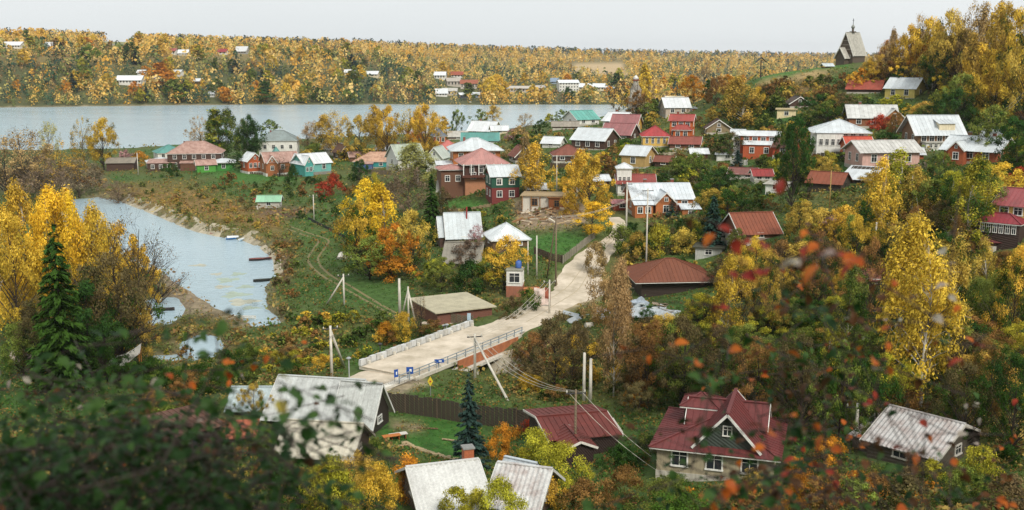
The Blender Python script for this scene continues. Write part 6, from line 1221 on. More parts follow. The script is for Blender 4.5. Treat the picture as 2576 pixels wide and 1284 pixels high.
# ------------------------------------------------------------------ trees and bushes of the near side (kind, u, base v, top v, width px, colour[, green share])
T = """
sparse 60 500 330 160 tan|sparse 200 500 400 130 grey-brown|sparse 120 510 390 140 grey-brown|sparse 300 520 455 90 grey-brown|bare 55 462 318 150 grey-brown|bare 20 500 330 120 tan|sparse 130 445 308 66 pale green|sparse 155 470 355 120 golden|wide 262 428 292 92 golden .3|sparse 212 425 293 66 amber|bare 90 480 400 110 grey-brown
bush 352 418 378 58 orange .35|bush 315 405 375 40 pink|sparse 505 372 290 62 tan|column 552 404 272 84 yellow-green .5|birch 570 404 276 76 olive green .5|birch 545 404 290 60 olive green .4|birch 625 398 290 62 dark green .4|birch 612 398 300 46 olive green .5|birch 640 398 305 44 dark green .5|wide 678 352 300 56 olive green .5
sparse 775 385 305 80 tan|birch 815 392 292 80 amber|sparse 850 398 282 90 golden|wide 905 402 288 96 amber .3|birch 950 396 266 72 golden|wide 975 402 262 96 golden .25|sparse 1030 398 272 80 amber|wide 1070 405 256 92 golden .1|birch 1045 395 282 60 orange|birch 1100 360 284 50 amber|column 1122 352 292 40 golden|wide 1148 348 274 44 olive green .5|round 1206 325 274 50 olive green .3|round 1240 328 263 48 golden .3|bush 1290 352 320 40 pink|sparse 1320 345 285 50 tan|bush 1385 312 285 38 yellow-green .4|wide 1412 312 275 46 olive green .3
bush 790 400 358 60 olive green|bush 880 404 365 60 golden .4|bush 925 404 370 60 amber|bush 1000 404 368 60 olive green
birch 1052 470 358 110 pale green|sparse 1030 560 420 120 grey-brown|sparse 985 520 440 70 grey-brown|wide 945 560 430 46 yellow-green .4|wide 905 470 398 62 dark green .4|bush 845 492 432 56 red .1|round 815 505 455 50 red|bush 738 468 410 38 dark green .6|bush 430 446 406 46 dark green .6|round 605 434 385 54 dark green .5|bush 576 466 430 42 rust-brown|bare 703 445 388 60 brown
round 912 640 446 120 bright yellow .06|birch 968 660 462 110 bright yellow .1|wide 900 690 500 130 golden .5|wide 985 700 560 150 orange .35|wide 930 705 590 160 olive green .35|wide 1040 690 520 110 amber .35|bush 1010 705 640 120 orange .3
spruce 1087 578 436 58 dark green|birch 1110 560 470 50 brown
birch 1350 500 362 96 golden .3|birch 1325 480 340 50 tan|wide 1482 545 382 130 golden .1|birch 1450 520 380 80 golden .2|round 1490 598 503 108 bright yellow .15|bush 1435 540 480 60 golden .2
wide 1268 730 588 118 golden .3|round 1240 728 640 90 yellow-green .4|wide 1110 735 640 100 olive green .3|bush 1180 740 650 110 dark green .5|wide 1090 720 650 80 yellow-green .45|sparse 1190 640 565 70 pink|bush 1180 660 600 80 grey-brown|bush 1110 600 548 70 dark green .6|bush 1210 590 552 60 olive green
bush 1565 386 345 80 green .3|spruce 1652 292 245 42 blue-green|wide 1600 300 225 66 rust-brown .3|sparse 1565 290 200 64 brown|bare 1600 300 185 60 brown|birch 1625 270 165 50 golden .2|birch 1640 285 190 36 tan|round 1577 280 222 40 golden .3|wide 1620 300 255 60 brown .2
wide 1745 262 186 66 orange .3|wide 1800 272 190 70 rust-brown .3|sparse 1770 250 170 60 grey-brown|column 1780 262 200 30 dark green|birch 1868 322 192 104 amber .4|wide 1840 300 215 60 yellow-green .4|wide 1905 300 215 50 golden .4|wide 1720 245 190 40 amber|wide 1835 250 185 60 orange .3
wide 1990 540 290 108 dark green .5|wide 2000 470 330 90 rust-brown .5|wide 1970 420 310 60 olive green .6|spruce 1792 634 490 80 blue-green|spruce 1855 424 376 42 blue-green|spruce 1690 550 498 40 blue-green|wide 1740 460 380 80 olive green .5|wide 1810 500 420 110 dark green .5|wide 1835 400 330 100 brown .5|bush 1700 440 390 90 olive green .4
birch 2255 560 380 130 yellow-green .3|birch 2290 570 420 90 amber .3|wide 2310 960 610 190 golden .25|wide 2200 640 570 110 dark green .5|wide 2390 640 560 110 olive green .5|birch 2215 600 400 90 golden .25|birch 2430 640 395 140 yellow-green .5|birch 2480 600 420 100 olive green .4|birch 2390 620 430 80 yellow-green .5|birch 2315 1030 555 215 golden .22|birch 2260 960 640 110 golden .3|birch 2375 980 610 130 amber .3|wide 2540 900 620 150 golden .5|wide 2490 880 680 130 olive green .4|birch 2470 800 600 90 amber .4|wide 2560 760 610 110 golden .35
wide 1895 800 590 130 golden .35|wide 1860 860 640 110 amber .35|birch 1830 900 650 110 golden .35|wide 1930 860 620 120 amber .45|wide 2010 620 500 120 amber .4|wide 2110 640 510 120 golden .35|bush 2060 580 520 110 amber .3|wide 2150 700 540 120 golden .4|wide 2180 860 600 120 rust-brown .5|birch 2130 900 640 90 olive green .5|bush 2090 600 535 90 pink|wide 2060 780 580 130 rust-brown .5
birch 1543 1000 655 90 tan|sparse 1560 860 650 80 tan|wide 1395 985 785 170 brown .25|wide 1340 960 830 100 rust-brown .3|sparse 1440 980 820 100 brown|wide 1630 1020 800 150 rust-brown .3|wide 1720 1030 790 170 brown .4|wide 1690 980 800 120 olive green .5|bush 1600 1025 965 60 orange|wide 1810 1060 820 160 brown .4|wide 1900 1080 850 170 rust-brown .35|wide 2010 1100 830 170 brown .5|wide 2110 1100 860 160 olive green .5|wide 2200 1100 880 130 dark green .5|wide 2420 1140 900 170 brown .5|wide 2540 1150 880 170 dark green .5|wide 2480 1090 850 140 rust-brown .5|birch 2080 1000 780 100 yellow-green .5
wide 165 860 475 200 bright yellow .12|wide 300 850 560 160 golden .15|birch 265 850 520 130 golden .2|wide 345 850 620 110 amber .3|birch 80 850 470 140 golden .15|birch 140 850 480 150 bright yellow .1|wide 50 870 525 190 golden .12|wide 245 860 540 150 golden .12|birch 10 800 500 120 golden .2|birch 205 850 500 110 bright yellow .1|wide 330 880 645 130 golden .35|birch 180 740 480 110 golden .1|spruce 165 985 562 170 dark green|wide 265 945 640 230 brown .4|bare 310 930 555 230 brown|bare 365 900 535 190 brown|wide 230 960 700 200 dark green .5|wide 100 950 740 160 brown .4|bare 400 780 600 130 grey-brown|wide 160 930 740 200 dark green .5|wide 60 950 800 160 olive green .4|wide 350 930 760 110 amber .4|wide 270 960 780 150 dark green .5|bare 25 560 490 110 brown
spruce 1181 1185 938 96 blue-green|bush 975 860 805 62 orange .05|bush 1020 850 780 70 golden .3|bare 1060 850 715 50 tan|bush 1090 850 800 70 rust-brown .4|bush 1120 800 770 60 brown|bush 1290 800 740 60 brown .4|bush 1330 780 720 60 olive green
bush 850 1310 1150 170 yellow-green .3|bush 960 1290 1160 130 golden .2|bush 1030 1260 1140 110 orange .15|bush 900 1250 1130 100 amber .25|bush 1340 1180 1070 130 yellow-green .35|bush 1420 1230 1110 130 yellow-green .2|bush 1270 1160 1060 90 orange .2|bush 1370 1280 1190 110 golden .2|bush 1260 1320 1200 130 yellow-green .25|bush 1150 1310 1215 100 yellow-green .2|bush 1430 1060 1020 60 orange|bush 790 1290 1170 120 yellow-green .4|bush 1170 1230 1170 70 olive green|bush 1330 1090 1050 60 red
bush 1560 1270 1170 140 rust-brown .3|bush 1650 1300 1200 160 olive green .4|bush 2010 1290 1180 150 orange .3|bush 2080 1300 1180 150 rust-brown .4|bush 2460 1220 1110 120 yellow-green .4|bush 2420 1280 1170 150 olive green .4|bush 2540 1290 1190 150 brown .4|bush 2150 1300 1200 150 olive green .4|bush 1480 1290 1200 130 rust-brown .3|bush 2280 1300 1200 170 brown .4|bush 720 1290 1160 140 dark green .5|bush 655 1120 1060 80 olive green .4|bush 700 1200 1130 90 olive green .5|bush 830 1190 1140 80 olive green .4|wide 640 1060 960 80 amber .4|bush 940 1150 1100 60 olive green|bush 1690 1250 1190 110 olive green .4|bush 1900 1250 1180 110 amber .4|bush 1560 1180 1110 90 dark green .5|bush 1620 1160 1090 70 olive green|bush 1200 1300 1225 90 yellow-green .3|bush 1110 1290 1235 70 yellow-green .3|bush 2190 1230 1160 90 olive green .5|bush 2350 1220 1150 90 yellow-green .4|bush 1400 1150 1090 70 yellow-green .4|wide 2160 1120 980 110 olive green .5|wide 2400 1080 930 120 olive green .5|bush 600 1290 1180 150 amber .4|bush 1720 1310 1230 160 green .4|bush 1860 1310 1235 160 rust-brown .4
wide 2470 300 110 120 golden .3|wide 2400 252 60 130 amber .4|wide 2555 300 20 140 golden .4|wide 2420 330 180 130 olive green .4|wide 2360 240 100 100 dark green .5|wide 2500 330 150 130 golden .35|birch 2440 300 90 90 amber .3|wide 2330 215 40 110 golden .25|wide 2380 220 20 110 amber .3|wide 2290 212 60 90 golden .2|wide 2260 210 90 80 amber .2|birch 2235 208 100 50 tan|sparse 2225 215 112 60 tan|wide 2205 215 135 70 amber .2|wide 2190 222 150 60 golden .3|wide 2165 225 170 60 orange .2|birch 2245 205 75 40 tan|sparse 2300 212 40 70 tan|birch 2480 262 10 100 golden .3|birch 2450 250 20 80 tan|wide 2530 280 5 120 amber .3|sparse 2430 240 8 90 tan|wide 2576 330 60 130 amber .4|wide 2240 222 150 60 rust-brown|wide 2145 232 180 46 golden|round 2265 228 170 60 dark green .5|wide 2310 228 150 70 brown .4|birch 2350 222 60 60 golden .2
wide 2400 345 220 120 dark green .5|wide 2480 400 260 120 olive green .5|wide 2550 430 290 130 dark green .5|birch 2497 330 175 70 golden .4|wide 2250 290 236 70 yellow-green .35|wide 2140 320 262 50 yellow-green .4|bush 2215 330 285 60 red .1|wide 2250 360 280 60 rust-brown .3|wide 2080 330 250 110 olive green .6|wide 2060 310 235 100 dark green .5|wide 2110 300 230 90 brown .5|wide 2170 290 240 80 olive green .5|bush 2230 375 330 90 dark green .5|wide 2330 330 260 90 olive green .5|bush 2300 300 262 80 golden .4|wide 2020 330 285 70 dark green .5
bush 2050 430 385 50 rust-brown .3|bush 2120 405 380 60 olive green|bush 2200 470 430 80 amber .4|wide 2470 520 420 90 golden .45|wide 2360 470 380 80 olive green .5|wide 2555 520 415 90 red .3|bush 2520 440 400 70 dark green .5|bush 1560 640 560 90 olive green .4|bush 1600 660 580 80 amber .4|bush 1660 640 560 100 yellow-green .4|bush 1720 640 570 80 amber .3|bush 1740 610 550 60 yellow-green|bush 1590 600 555 60 dark green .5|bush 1860 700 600 80 rust-brown .3|wide 1850 640 570 70 olive green|bush 1500 690 600 70 tan|bush 1520 820 690 110 tan|bush 1640 860 790 100 brown|bush 1760 830 760 90 brown .4|bush 1820 720 660 80 brown .3
"""
for ln in T.strip().split('\n'):
    for it in ln.split('|'):
        a = it.split(); kd = a[0]; gr = None
        if a[-1].replace('.', '', 1).isdigit() and not a[-1].isalpha() and len(a) > 6: gr = float(a[-1]); a = a[:-1]
        u, vb, vt, w = map(float, a[1:5]); tree(kd, u, vb, vt, w, ' '.join(a[5:]), gr)
N_HAND = len(PLANTS)
# ------------------------------------------------------------------ smaller growth between them
FILL = [  # outline, how many, kinds, colours, height m (lo, hi)
    ([(1290, 400), (1560, 400), (1560, 500), (1290, 500)], 27, ['bush', 'wide'], ['olive green', 'golden', 'dark green', 'rust-brown'], (1.5, 5)),
    ([(1560, 380), (2040, 380), (2040, 540), (1700, 540), (1560, 440)], 120, ['bush', 'bush', 'wide', 'round'], ['dark green', 'olive green', 'olive green', 'yellow-green', 'rust-brown', 'green', 'brown'], (1.5, 5.5)),
    ([(1600, 270), (2040, 270), (2040, 380), (1600, 380)], 89, ['bush', 'wide', 'round'], ['dark green', 'olive green', 'olive green', 'rust-brown', 'amber', 'yellow-green'], (1.8, 6)),
    ([(1900, 215), (2140, 200), (2140, 270), (1900, 280)], 49, ['bush'], ['rust-brown', 'brown', 'amber', 'olive green'], (1.5, 3.5)),
    ([(2040, 290), (2576, 260), (2576, 560), (2040, 560)], 136, ['bush', 'wide', 'wide', 'round'], ['dark green', 'olive green', 'green', 'olive green', 'amber', 'rust-brown', 'yellow-green'], (2, 7)),
    ([(2140, 200), (2576, 190), (2576, 260), (2140, 235)], 49, ['wide', 'birch'], ['golden', 'amber', 'orange', 'brown'], (7, 14)),
    ([(1780, 540), (2576, 540), (2576, 760), (1780, 760)], 120, ['wide', 'bush', 'birch', 'wide'], ['amber', 'olive green', 'rust-brown', 'dark green', 'brown', 'golden'], (2.5, 8)),
    ([(1560, 840), (2576, 760), (2576, 1060), (1560, 1050)], 128, ['wide', 'bush', 'wide'], ['brown', 'rust-brown', 'olive green', 'olive green', 'dark green', 'amber', 'yellow-green', 'olive green'], (2.5, 6.5)),
    ([(1560, 560), (1800, 560), (1800, 700), (1560, 700)], 31, ['bush'], ['olive green', 'amber', 'dark green', 'brown'], (1.2, 2.6)),
    ([(1300, 870), (1560, 870), (1560, 1010), (1300, 1010)], 41, ['bush'], ['rust-brown', 'brown', 'olive green', 'golden'], (.9, 2.4)),
    ([(700, 800), (1040, 800), (960, 960), (640, 960)], 66, ['bush'], ['yellow-green', 'olive green', 'rust-brown', 'green', 'golden'], (.8, 2.2)),
    ([(690, 600), (760, 600), (740, 800), (690, 790)], 27, ['bush'], ['rust-brown', 'brown', 'olive green'], (.8, 1.8)),
    ([(280, 470), (700, 470), (720, 580), (480, 560)], 66, ['bush'], ['rust-brown', 'olive green', 'brown', 'amber'], (.7, 1.8)),
    ([(560, 450), (900, 450), (900, 560), (700, 560)], 58, ['bush'], ['olive green', 'dark green', 'rust-brown', 'green'], (.8, 2.4)),
    ([(0, 440), (300, 430), (260, 474), (0, 474)], 49, ['bush', 'bare'], ['grey-brown', 'brown', 'rust-brown'], (1.4, 3.8)),
    ([(750, 395), (1140, 370), (1140, 420), (750, 425)], 39, ['bush', 'wide'], ['amber', 'olive green', 'golden'], (2.5, 6)),
    ([(1140, 345), (1560, 320), (1560, 400), (1140, 400)], 49, ['bush', 'wide'], ['olive green', 'amber', 'rust-brown', 'dark green', 'tan'], (2, 5.5)),
    ([(1100, 525), (1300, 540), (1300, 680), (1100, 640)], 27, ['bush'], ['olive green', 'yellow-green', 'dark green', 'amber'], (1, 2.4)),
    ([(1560, 1180), (2576, 1120), (2576, 1284), (1560, 1284)], 39, ['bush'], ['rust-brown', 'olive green', 'brown', 'dark green', 'orange'], (1, 2.6)),
    ([(300, 900), (760, 900), (900, 1250), (300, 1250)], 78, ['bush', 'wide'], ['dark green', 'olive green', 'rust-brown', 'green'], (1.2, 3.5)),
    ([(380, 820), (640, 830), (600, 900), (380, 900)], 22, ['bush'], ['olive green', 'rust-brown', 'yellow-green'], (.6, 1.2)),
]
LAWNS = [ZONES[i][0] for i in (0, 2, 3, 4, 5, 6, 14, 15, 17, 20, 22)]
def free(x, y, r=0.0, lawns=True, z=None):
    X, Y = np.array([x]), np.array([y])
    if water_sd(X, Y)[0] > -1.0: return False
    for ln, w in AVOID_LINES:
        if np.min(np.hypot(ln[:, 0] - x, ln[:, 1] - y)) < w + r: return False
    for poly in AVOID_POLYS:
        if pip(X, Y, poly)[0]: return False
    return True
rg = random.Random(21)
for poly, n, kinds, cols, hr_ in FILL:
    us = [q[0] for q in poly]; vs = [q[1] for q in poly]; k = 0; tries = 0
    while k < n and tries < n * 14:
        tries += 1; u, v = rg.uniform(min(us), max(us)), rg.uniform(min(vs), max(vs))
        if not pip(np.array([u]), np.array([v]), poly)[0]: continue
        if any(pip(np.array([u]), np.array([v]), lw)[0] for lw in LAWNS): continue
        p = ground(u, v); kd = rg.choice(kinds); h = rg.uniform(*hr_)
        if kd == 'bush': h = min(h, 3.4)
        if not free(p[0], p[1], .3): continue
        s = pxs(p); hp, wp = h * s, h * s * WSC[kd] * .5
        if any(a < u + wp and c > u - wp and b_ < v and d > v - hp * .95 and p[1] < D + 3 for (a, b_, c, d, D) in RECTS): 
            h *= .45; hp *= .45; wp *= .45
            if any(a < u + wp and c > u - wp and b_ < v and d - 4 > v - hp and p[1] < D + 3 for (a, b_, c, d, D) in RECTS): continue
            if kd != 'bush': continue
        plant_at(p, h, None, kd, rg.choice(cols)); k += 1
# ------------------------------------------------------------------ weeds and grass (uncountable)
g = np.random.default_rng(8); n = 130000
uu = g.uniform(-300, 2900, n); vv = g.uniform(165, 1400, n) ; 
d = np.stack([(uu - PW / 2) / FPX, CP + (PH / 2 - vv) / FPX * SP, -SP + (PH / 2 - vv) / FPX * CP], 1)
Dl = np.geomspace(58, 560, 150); hit = np.zeros(n)
for i in range(0, n, 20000):
    dd = d[i:i + 20000]; best = np.full(len(dd), 0.0); prev = None
    for D in Dl:
        P = dd * (D / dd[:, 1])[:, None]; zz = P[:, 2] + CAMZ
        # coarse terrain lookup on the ground grid
        ai = np.clip((np.arctan2(P[:, 0], 1) * 0 + P[:, 0] / max(D, 40) + .72) / 1.44 * (nA - 1), 0, nA - 1).astype(int); di = int(np.argmin(np.abs(Ds - D)))
        hgt = gz.reshape(nD, nA)[di, ai]; h_ = (zz <= hgt) & (best == 0); best[h_] = D
    hit[i:i + 20000] = best
ok = hit > 58; hit = hit * g.uniform(.985, 1.0, n); x = (d[:, 0] / d[:, 1] * hit)[ok]; y = hit[ok]
sd = water_sd(x, y); k = sd < -1.2
for ln, w in AVOID_LINES: k &= segdist(x, y, [tuple(q) for q in ln]) > (w - .3 if w > 1.5 else .25)
for poly in AVOID_POLYS: k &= ~pip(x, y, poly)
x, y = x[k], y[k]; z = terr(x, y); c = ground_colour(x, y, z); u_, v_, dep = proj(np.stack([x, y, z], 1))
green = c[:, 1] > c[:, 0] * 1.3; sand = c.sum(1) > .48; k = ~sand | (g.random(len(x)) < .15); x, y, z, c, green, dep = x[k], y[k], z[k], c[k], green[k], dep[k]
pal = np.array([[.09, .13, .035], [.26, .16, .045], [.12, .15, .035], [.36, .23, .06], [.07, .12, .03], [.22, .11, .045], [.40, .30, .10]]); pn = .5 + .5 * np.sin(x * .21 + 3 * np.sin(y * .13)) * np.cos(y * .17 + x * .05)
pc = pal[np.clip((pn * 5.2 + g.normal(0, 1.2, len(x))).astype(int), 0, 6)]
gc = np.array([[.065, .17, .03]]) * g.uniform(.55, 1.35, (len(x), 1)); gc[g.random(len(x)) < .14] = [.2, .2, .06]; gc[g.random(len(x)) < .07] = [.25, .15, .05]; gc[g.random(len(x)) < .12] = [.035, .09, .02]
col3 = np.where(green[:, None], gc * .6 + c * .4, pc * .75 + c * .5)
um, vm, _ = proj(np.stack([x, y, z], 1)); lawn = np.zeros(len(x), bool)
for lw in LAWNS: lawn |= pip(um, vm, lw)
meadow = green & ~lawn; mk = meadow & (g.random(len(x)) < .5); col3[mk] = pc[mk] * .75
hgt = np.where(meadow, g.uniform(.2, .75, len(x)), np.where(green, g.uniform(.12, .35, len(x)), g.uniform(.3, 1.0, len(x)) * np.where(pn > .6, 1.2, .8))) * np.clip(dep / 160, .7, 1.5)
nb_ = 4; X = np.repeat(np.stack([x, y, z], 1), nb_, 0); H_ = np.repeat(hgt, nb_); X[:, :2] += g.normal(0, .35, (len(X), 2)) * H_[:, None] * 1.3; X[:, 2] += H_ * g.uniform(.1, .85, len(X))
nor = g.normal(0, .5, (len(X), 3)); nor[:, 2] = .9
V, F = leaf_quads(X, nor, H_ * g.uniform(.4, .8, len(X)), g, 0, 1.3); cf = np.repeat(col3, nb_, 0) * g.uniform(.75, 1.2, (len(X), 1))
me = np_mesh('undergrowth', V, F, LEAFA, cols=cf); a = me.attributes.new('shade', 'FLOAT', 'FACE'); a.data.foreach_set('value', np.full(len(F), .6, np.float32))
tag(link('undergrowth', me), 'weeds, dry grass and low shrubs covering the ground', kind='stuff')
# ------------------------------------------------------------------ leaf sprays close to the camera
def leaf_shape(name, kind):
    V, Fc = [], []; n = 7
    for i in range(n):
        t = i / (n - 1); w = (.28 if kind else .33) * math.sin(math.pi * min(1, t ** .8)) ** .9 if 0 < t < 1 else 0.004
        z = .10 * math.sin(t * 3.1) - .12 * t * t; V += [(-w, t, z + .09 * w * 2), (0, t, z), (w, t, z + .09 * w * 2)]
    for i in range(n - 1):
        a = i * 3; Fc += [(a, a + 1, a + 4, a + 3), (a + 1, a + 2, a + 5, a + 4)]
    me = bpy.data.meshes.new(name); me.from_pydata(V, [], Fc); return me
def fm(name, c1, c2, spec=.12):
    m, nt, out = newmat(name); N, L = nt.nodes, nt.links; oi = N.new('ShaderNodeObjectInfo'); rp = N.new('ShaderNodeMix'); rp.data_type = 'RGBA'; rp.inputs[6].default_value = (*c1, 1); rp.inputs[7].default_value = (*c2, 1)
    geo = N.new('ShaderNodeNewGeometry'); ns = N.new('ShaderNodeTexNoise'); ns.inputs['Scale'].default_value = 9; L.new(geo.outputs['Position'], ns.inputs['Vector']); mr = N.new('ShaderNodeMapRange'); mr.inputs[1].default_value = .35; mr.inputs[2].default_value = .65; L.new(ns.outputs[0], mr.inputs[0]); L.new(mr.outputs[0], rp.inputs[0])
    b = N.new('ShaderNodeBsdfPrincipled'); b.inputs['Roughness'].default_value = .45; b.inputs['Specular IOR Level'].default_value = spec; t = N.new('ShaderNodeBsdfTranslucent'); ms = N.new('ShaderNodeMixShader'); ms.inputs[0].default_value = .3
    L.new(rp.outputs[2], b.inputs['Base Color']); L.new(rp.outputs[2], t.inputs[0]); L.new(b.outputs[0], ms.inputs[1]); L.new(t.outputs[0], ms.inputs[2]); L.new(ms.outputs[0], out.inputs[0]); return m
G1 = fm('green_leaf', (.02, .055, .012), (.055, .11, .025)); G2 = fm('dark_leaf', (.008, .026, .006), (.02, .05, .012)); O1 = fm('orange_leaf', (.32, .06, .012), (.48, .13, .02)); R1 = fm('red_leaf', (.18, .02, .015), (.34, .05, .025)); Y1 = fm('yellow_leaf', (.30, .28, .05), (.45, .33, .06)); P1 = fm('pale_leaf', (.30, .22, .20), (.35, .33, .25)); BRN = fm('brown_leaf', (.04, .022, .01), (.10, .04, .014))
STEM = M('#2e2018', 'planks')
def spray_bush(label, regions, root_xy, seed, n_parts=300):
    rgf = random.Random(seed); root = tag(empty('leafy_bush', (root_xy[0], root_xy[1], zt(*root_xy))), label, 'bush'); rl = Vector(root.location)
    pos = []; first = []
    for poly, n, dlo, dhi, mats in regions:
        us = [q[0] for q in poly]; vs = [q[1] for q in poly]; k = 0
        while k < n:
            u, v = rgf.uniform(min(us), max(us)), rgf.uniform(min(vs), max(vs))
            if not pip(np.array([u]), np.array([v]), poly)[0]: continue
            D = rgf.uniform(dlo, dhi); p = Vector(at_D(u, v, D)); k += 1
            m1 = rgf.choice(mats); d_ = Vector((rgf.gauss(0, 1), rgf.gauss(0, .6), rgf.uniform(-.2, 1))).normalized(); nl_ = rgf.randint(4, 9); k += nl_ // 2; first.append(len(pos))
            for q in range(nl_): pos.append((p - d_ * .045 * q + Vector((rgf.gauss(0, .022), rgf.gauss(0, .022), rgf.gauss(0, .022))) * (q > 0), m1 if rgf.random() < .6 else rgf.choice(mats)))
    # stems: from the ground to clusters of leaves
    mb = MB(); anchors = [rl + Vector((rgf.gauss(0, .5), rgf.gauss(0, .3), -.2)) for _ in range(9)]
    br_pts = []
    for p, m_ in [pos[j] for j in first[::4]]:
        a = min(anchors, key=lambda q: (q - p).length + rgf.random()); mid_ = a.lerp(p, .55) + Vector((rgf.gauss(0, .08), rgf.gauss(0, .08), .12)); mid_.z = max(mid_.z, zt(mid_.x, mid_.y) + .1)
        mb.tube([a - rl, a.lerp(mid_, .5) - rl + Vector((0, 0, .06)), mid_ - rl, mid_.lerp(p, .5) - rl + Vector((0, 0, .03)), p - rl], [.008, .005, .0035, .002, .001], 5, cap=False); br_pts += [mid_.lerp(p, t) for t in (.3, .6, 1)]
    for j in range(len(first)):
        e0 = pos[first[j]][0]; e1 = pos[(first[j + 1] if j + 1 < len(first) else len(pos)) - 1][0]
        mb.tube([e0 - rl, e0.lerp(e1, .5) - rl, e1 + (e1 - e0) * .5 - rl], [.0012, .002, .003], 4, cap=False)
    link('branch', mb.mesh('branch', STEM, True), root)
    order = sorted(range(len(pos)), key=lambda i: pos[i][0].y); cache = {}; rest = {}
    base_me = leaf_shape('leaf', 0)
    for rank, i in enumerate(order):
        p, m_ = pos[i]; sz = rgf.uniform(.03, .06); rot = Euler((rgf.uniform(-1.3, .6), rgf.uniform(-.8, .8), rgf.uniform(0, 6.28)))
        if rank < n_parts:
            if m_.name not in cache: me_ = base_me.copy(); me_.materials.clear(); me_.materials.append(m_); cache[m_.name] = me_
            o = link('leaf', cache[m_.name], root, p - rl); o.rotation_euler = rot; o.scale = (sz, sz, sz)
        else: rest.setdefault(m_.name, (m_, []))[1].append((p - rl, rot.to_matrix() * sz))
    if rest:
        mb = MB(); ms_ = []
        bv = [v.co.copy() for v in base_me.vertices]; bf = [tuple(f.vertices) for f in base_me.polygons]
        for nm, (m_, L_) in rest.items():
            ms_.append(m_)
            for p, Rm in L_:
                b = len(mb.v); mb.v += [tuple(Rm @ c + p) for c in bv]; mb.f += [tuple(b + j for j in f) for f in bf]; mb.m += [len(ms_) - 1] * len(bf)
        o = link('foliage', mb.mesh('foliage', ms_, True), root); o['kind'] = 'stuff'
    return root
DG = [G1, G1, G2, G2, G2]
spray_bush('out-of-focus dark green leafy bush filling the lower left corner', [
    ([(-60, 1120), (200, 1060), (420, 1080), (560, 1180), (640, 1320), (-60, 1320)], 1900, 3.0, 6.2, [G2, G2, G2, G2, G2, G1, G2]),
    ([(-60, 950), (200, 960), (420, 980), (640, 1010), (640, 1120), (400, 1130), (-60, 1130)], 430, 3.0, 6.0, [G1, G2, G1, G2, G1, G1, BRN]),
    ([(540, 1060), (720, 1020), (800, 1150), (700, 1320), (540, 1320)], 150, 3.0, 5.8, [G1, G2, G2, G2]),
    ([(-40, 870), (420, 890), (660, 910), (640, 990), (-40, 960)], 70, 2.8, 6.0, [G1, G2, G1, O1, G1, G1, P1]),
    ([(620, 930), (900, 1000), (930, 1080), (900, 1290), (760, 1290), (700, 1100)], 70, 2.3, 4.0, [G1, G2, G2]),
    ([(60, 980), (600, 960), (800, 1290), (100, 1290)], 7, 3.0, 5.4, [O1, BRN, BRN, R1]),
    ([(440, 740), (640, 740), (740, 900), (480, 900)], 16, 2.3, 3.8, [G1, G1, Y1, G2])], (-1.6, 3.4), 3)
spray_bush('out-of-focus bush with orange and red autumn leaves rising at the lower right', [
    ([(1980, 700), (2130, 680), (2180, 1000), (2140, 1300), (1900, 1300), (1960, 1000)], 240, 3.0, 6.2, [O1, BRN, BRN, G2, R1, G2, BRN, G2, BRN, G1, G1, BRN]),
    ([(1600, 1040), (1950, 1010), (1960, 1290), (1600, 1300)], 120, 3.0, 6.0, [G1, G2, BRN, G2, O1, G2, G1]),
    ([(1960, 1130), (2600, 1110), (2600, 1310), (1960, 1310)], 110, 3.0, 6.2, [BRN, G2, BRN, G1, BRN, O1, G1, G2]),
    ([(2010, 560), (2130, 580), (2170, 760), (2010, 760)], 30, 2.6, 4.6, [O1, R1, R1, BRN, BRN]),
    ([(1850, 560), (2130, 620), (2130, 700), (1850, 680)], 6, 2.2, 4.0, [R1, P1, O1]),
    ([(2180, 780), (2560, 850), (2560, 1100), (2200, 1110)], 34, 3.0, 6.2, [O1, R1, BRN, P1, G1]),
    ([(1640, 800), (1920, 780), (1950, 1020), (1640, 1040)], 40, 3.0, 6.0, [O1, BRN, G1, G2, G1, O1])], (2.0, 3.4), 8)
# one leaf high up on a thin twig
u0, v0 = 1966, 470; p = Vector(at_D(u0, v0, 2.6)); tw = tag(empty('lone_twig', (p.x, p.y, zt(p.x, p.y))), 'single blurred red leaf on a thin upright twig in front of the dark tree', 'twig'); rl = Vector(tw.location)
mb = MB(); mb.tube([(.1, .1, -.1), (.06, .03, (p.z - rl.z) * .5), tuple(p - rl)], [.003, .002, .0008], 5, cap=False); link('stem', mb.mesh('stem', STEM), tw)
me_ = leaf_shape('leaf', 1); me_.materials.append(R1); lf = link('leaf', me_, tw, p - rl - Vector((.01, 0, .02))); lf.scale = (.045,) * 3; lf.rotation_euler = (1.2, .3, -.3)
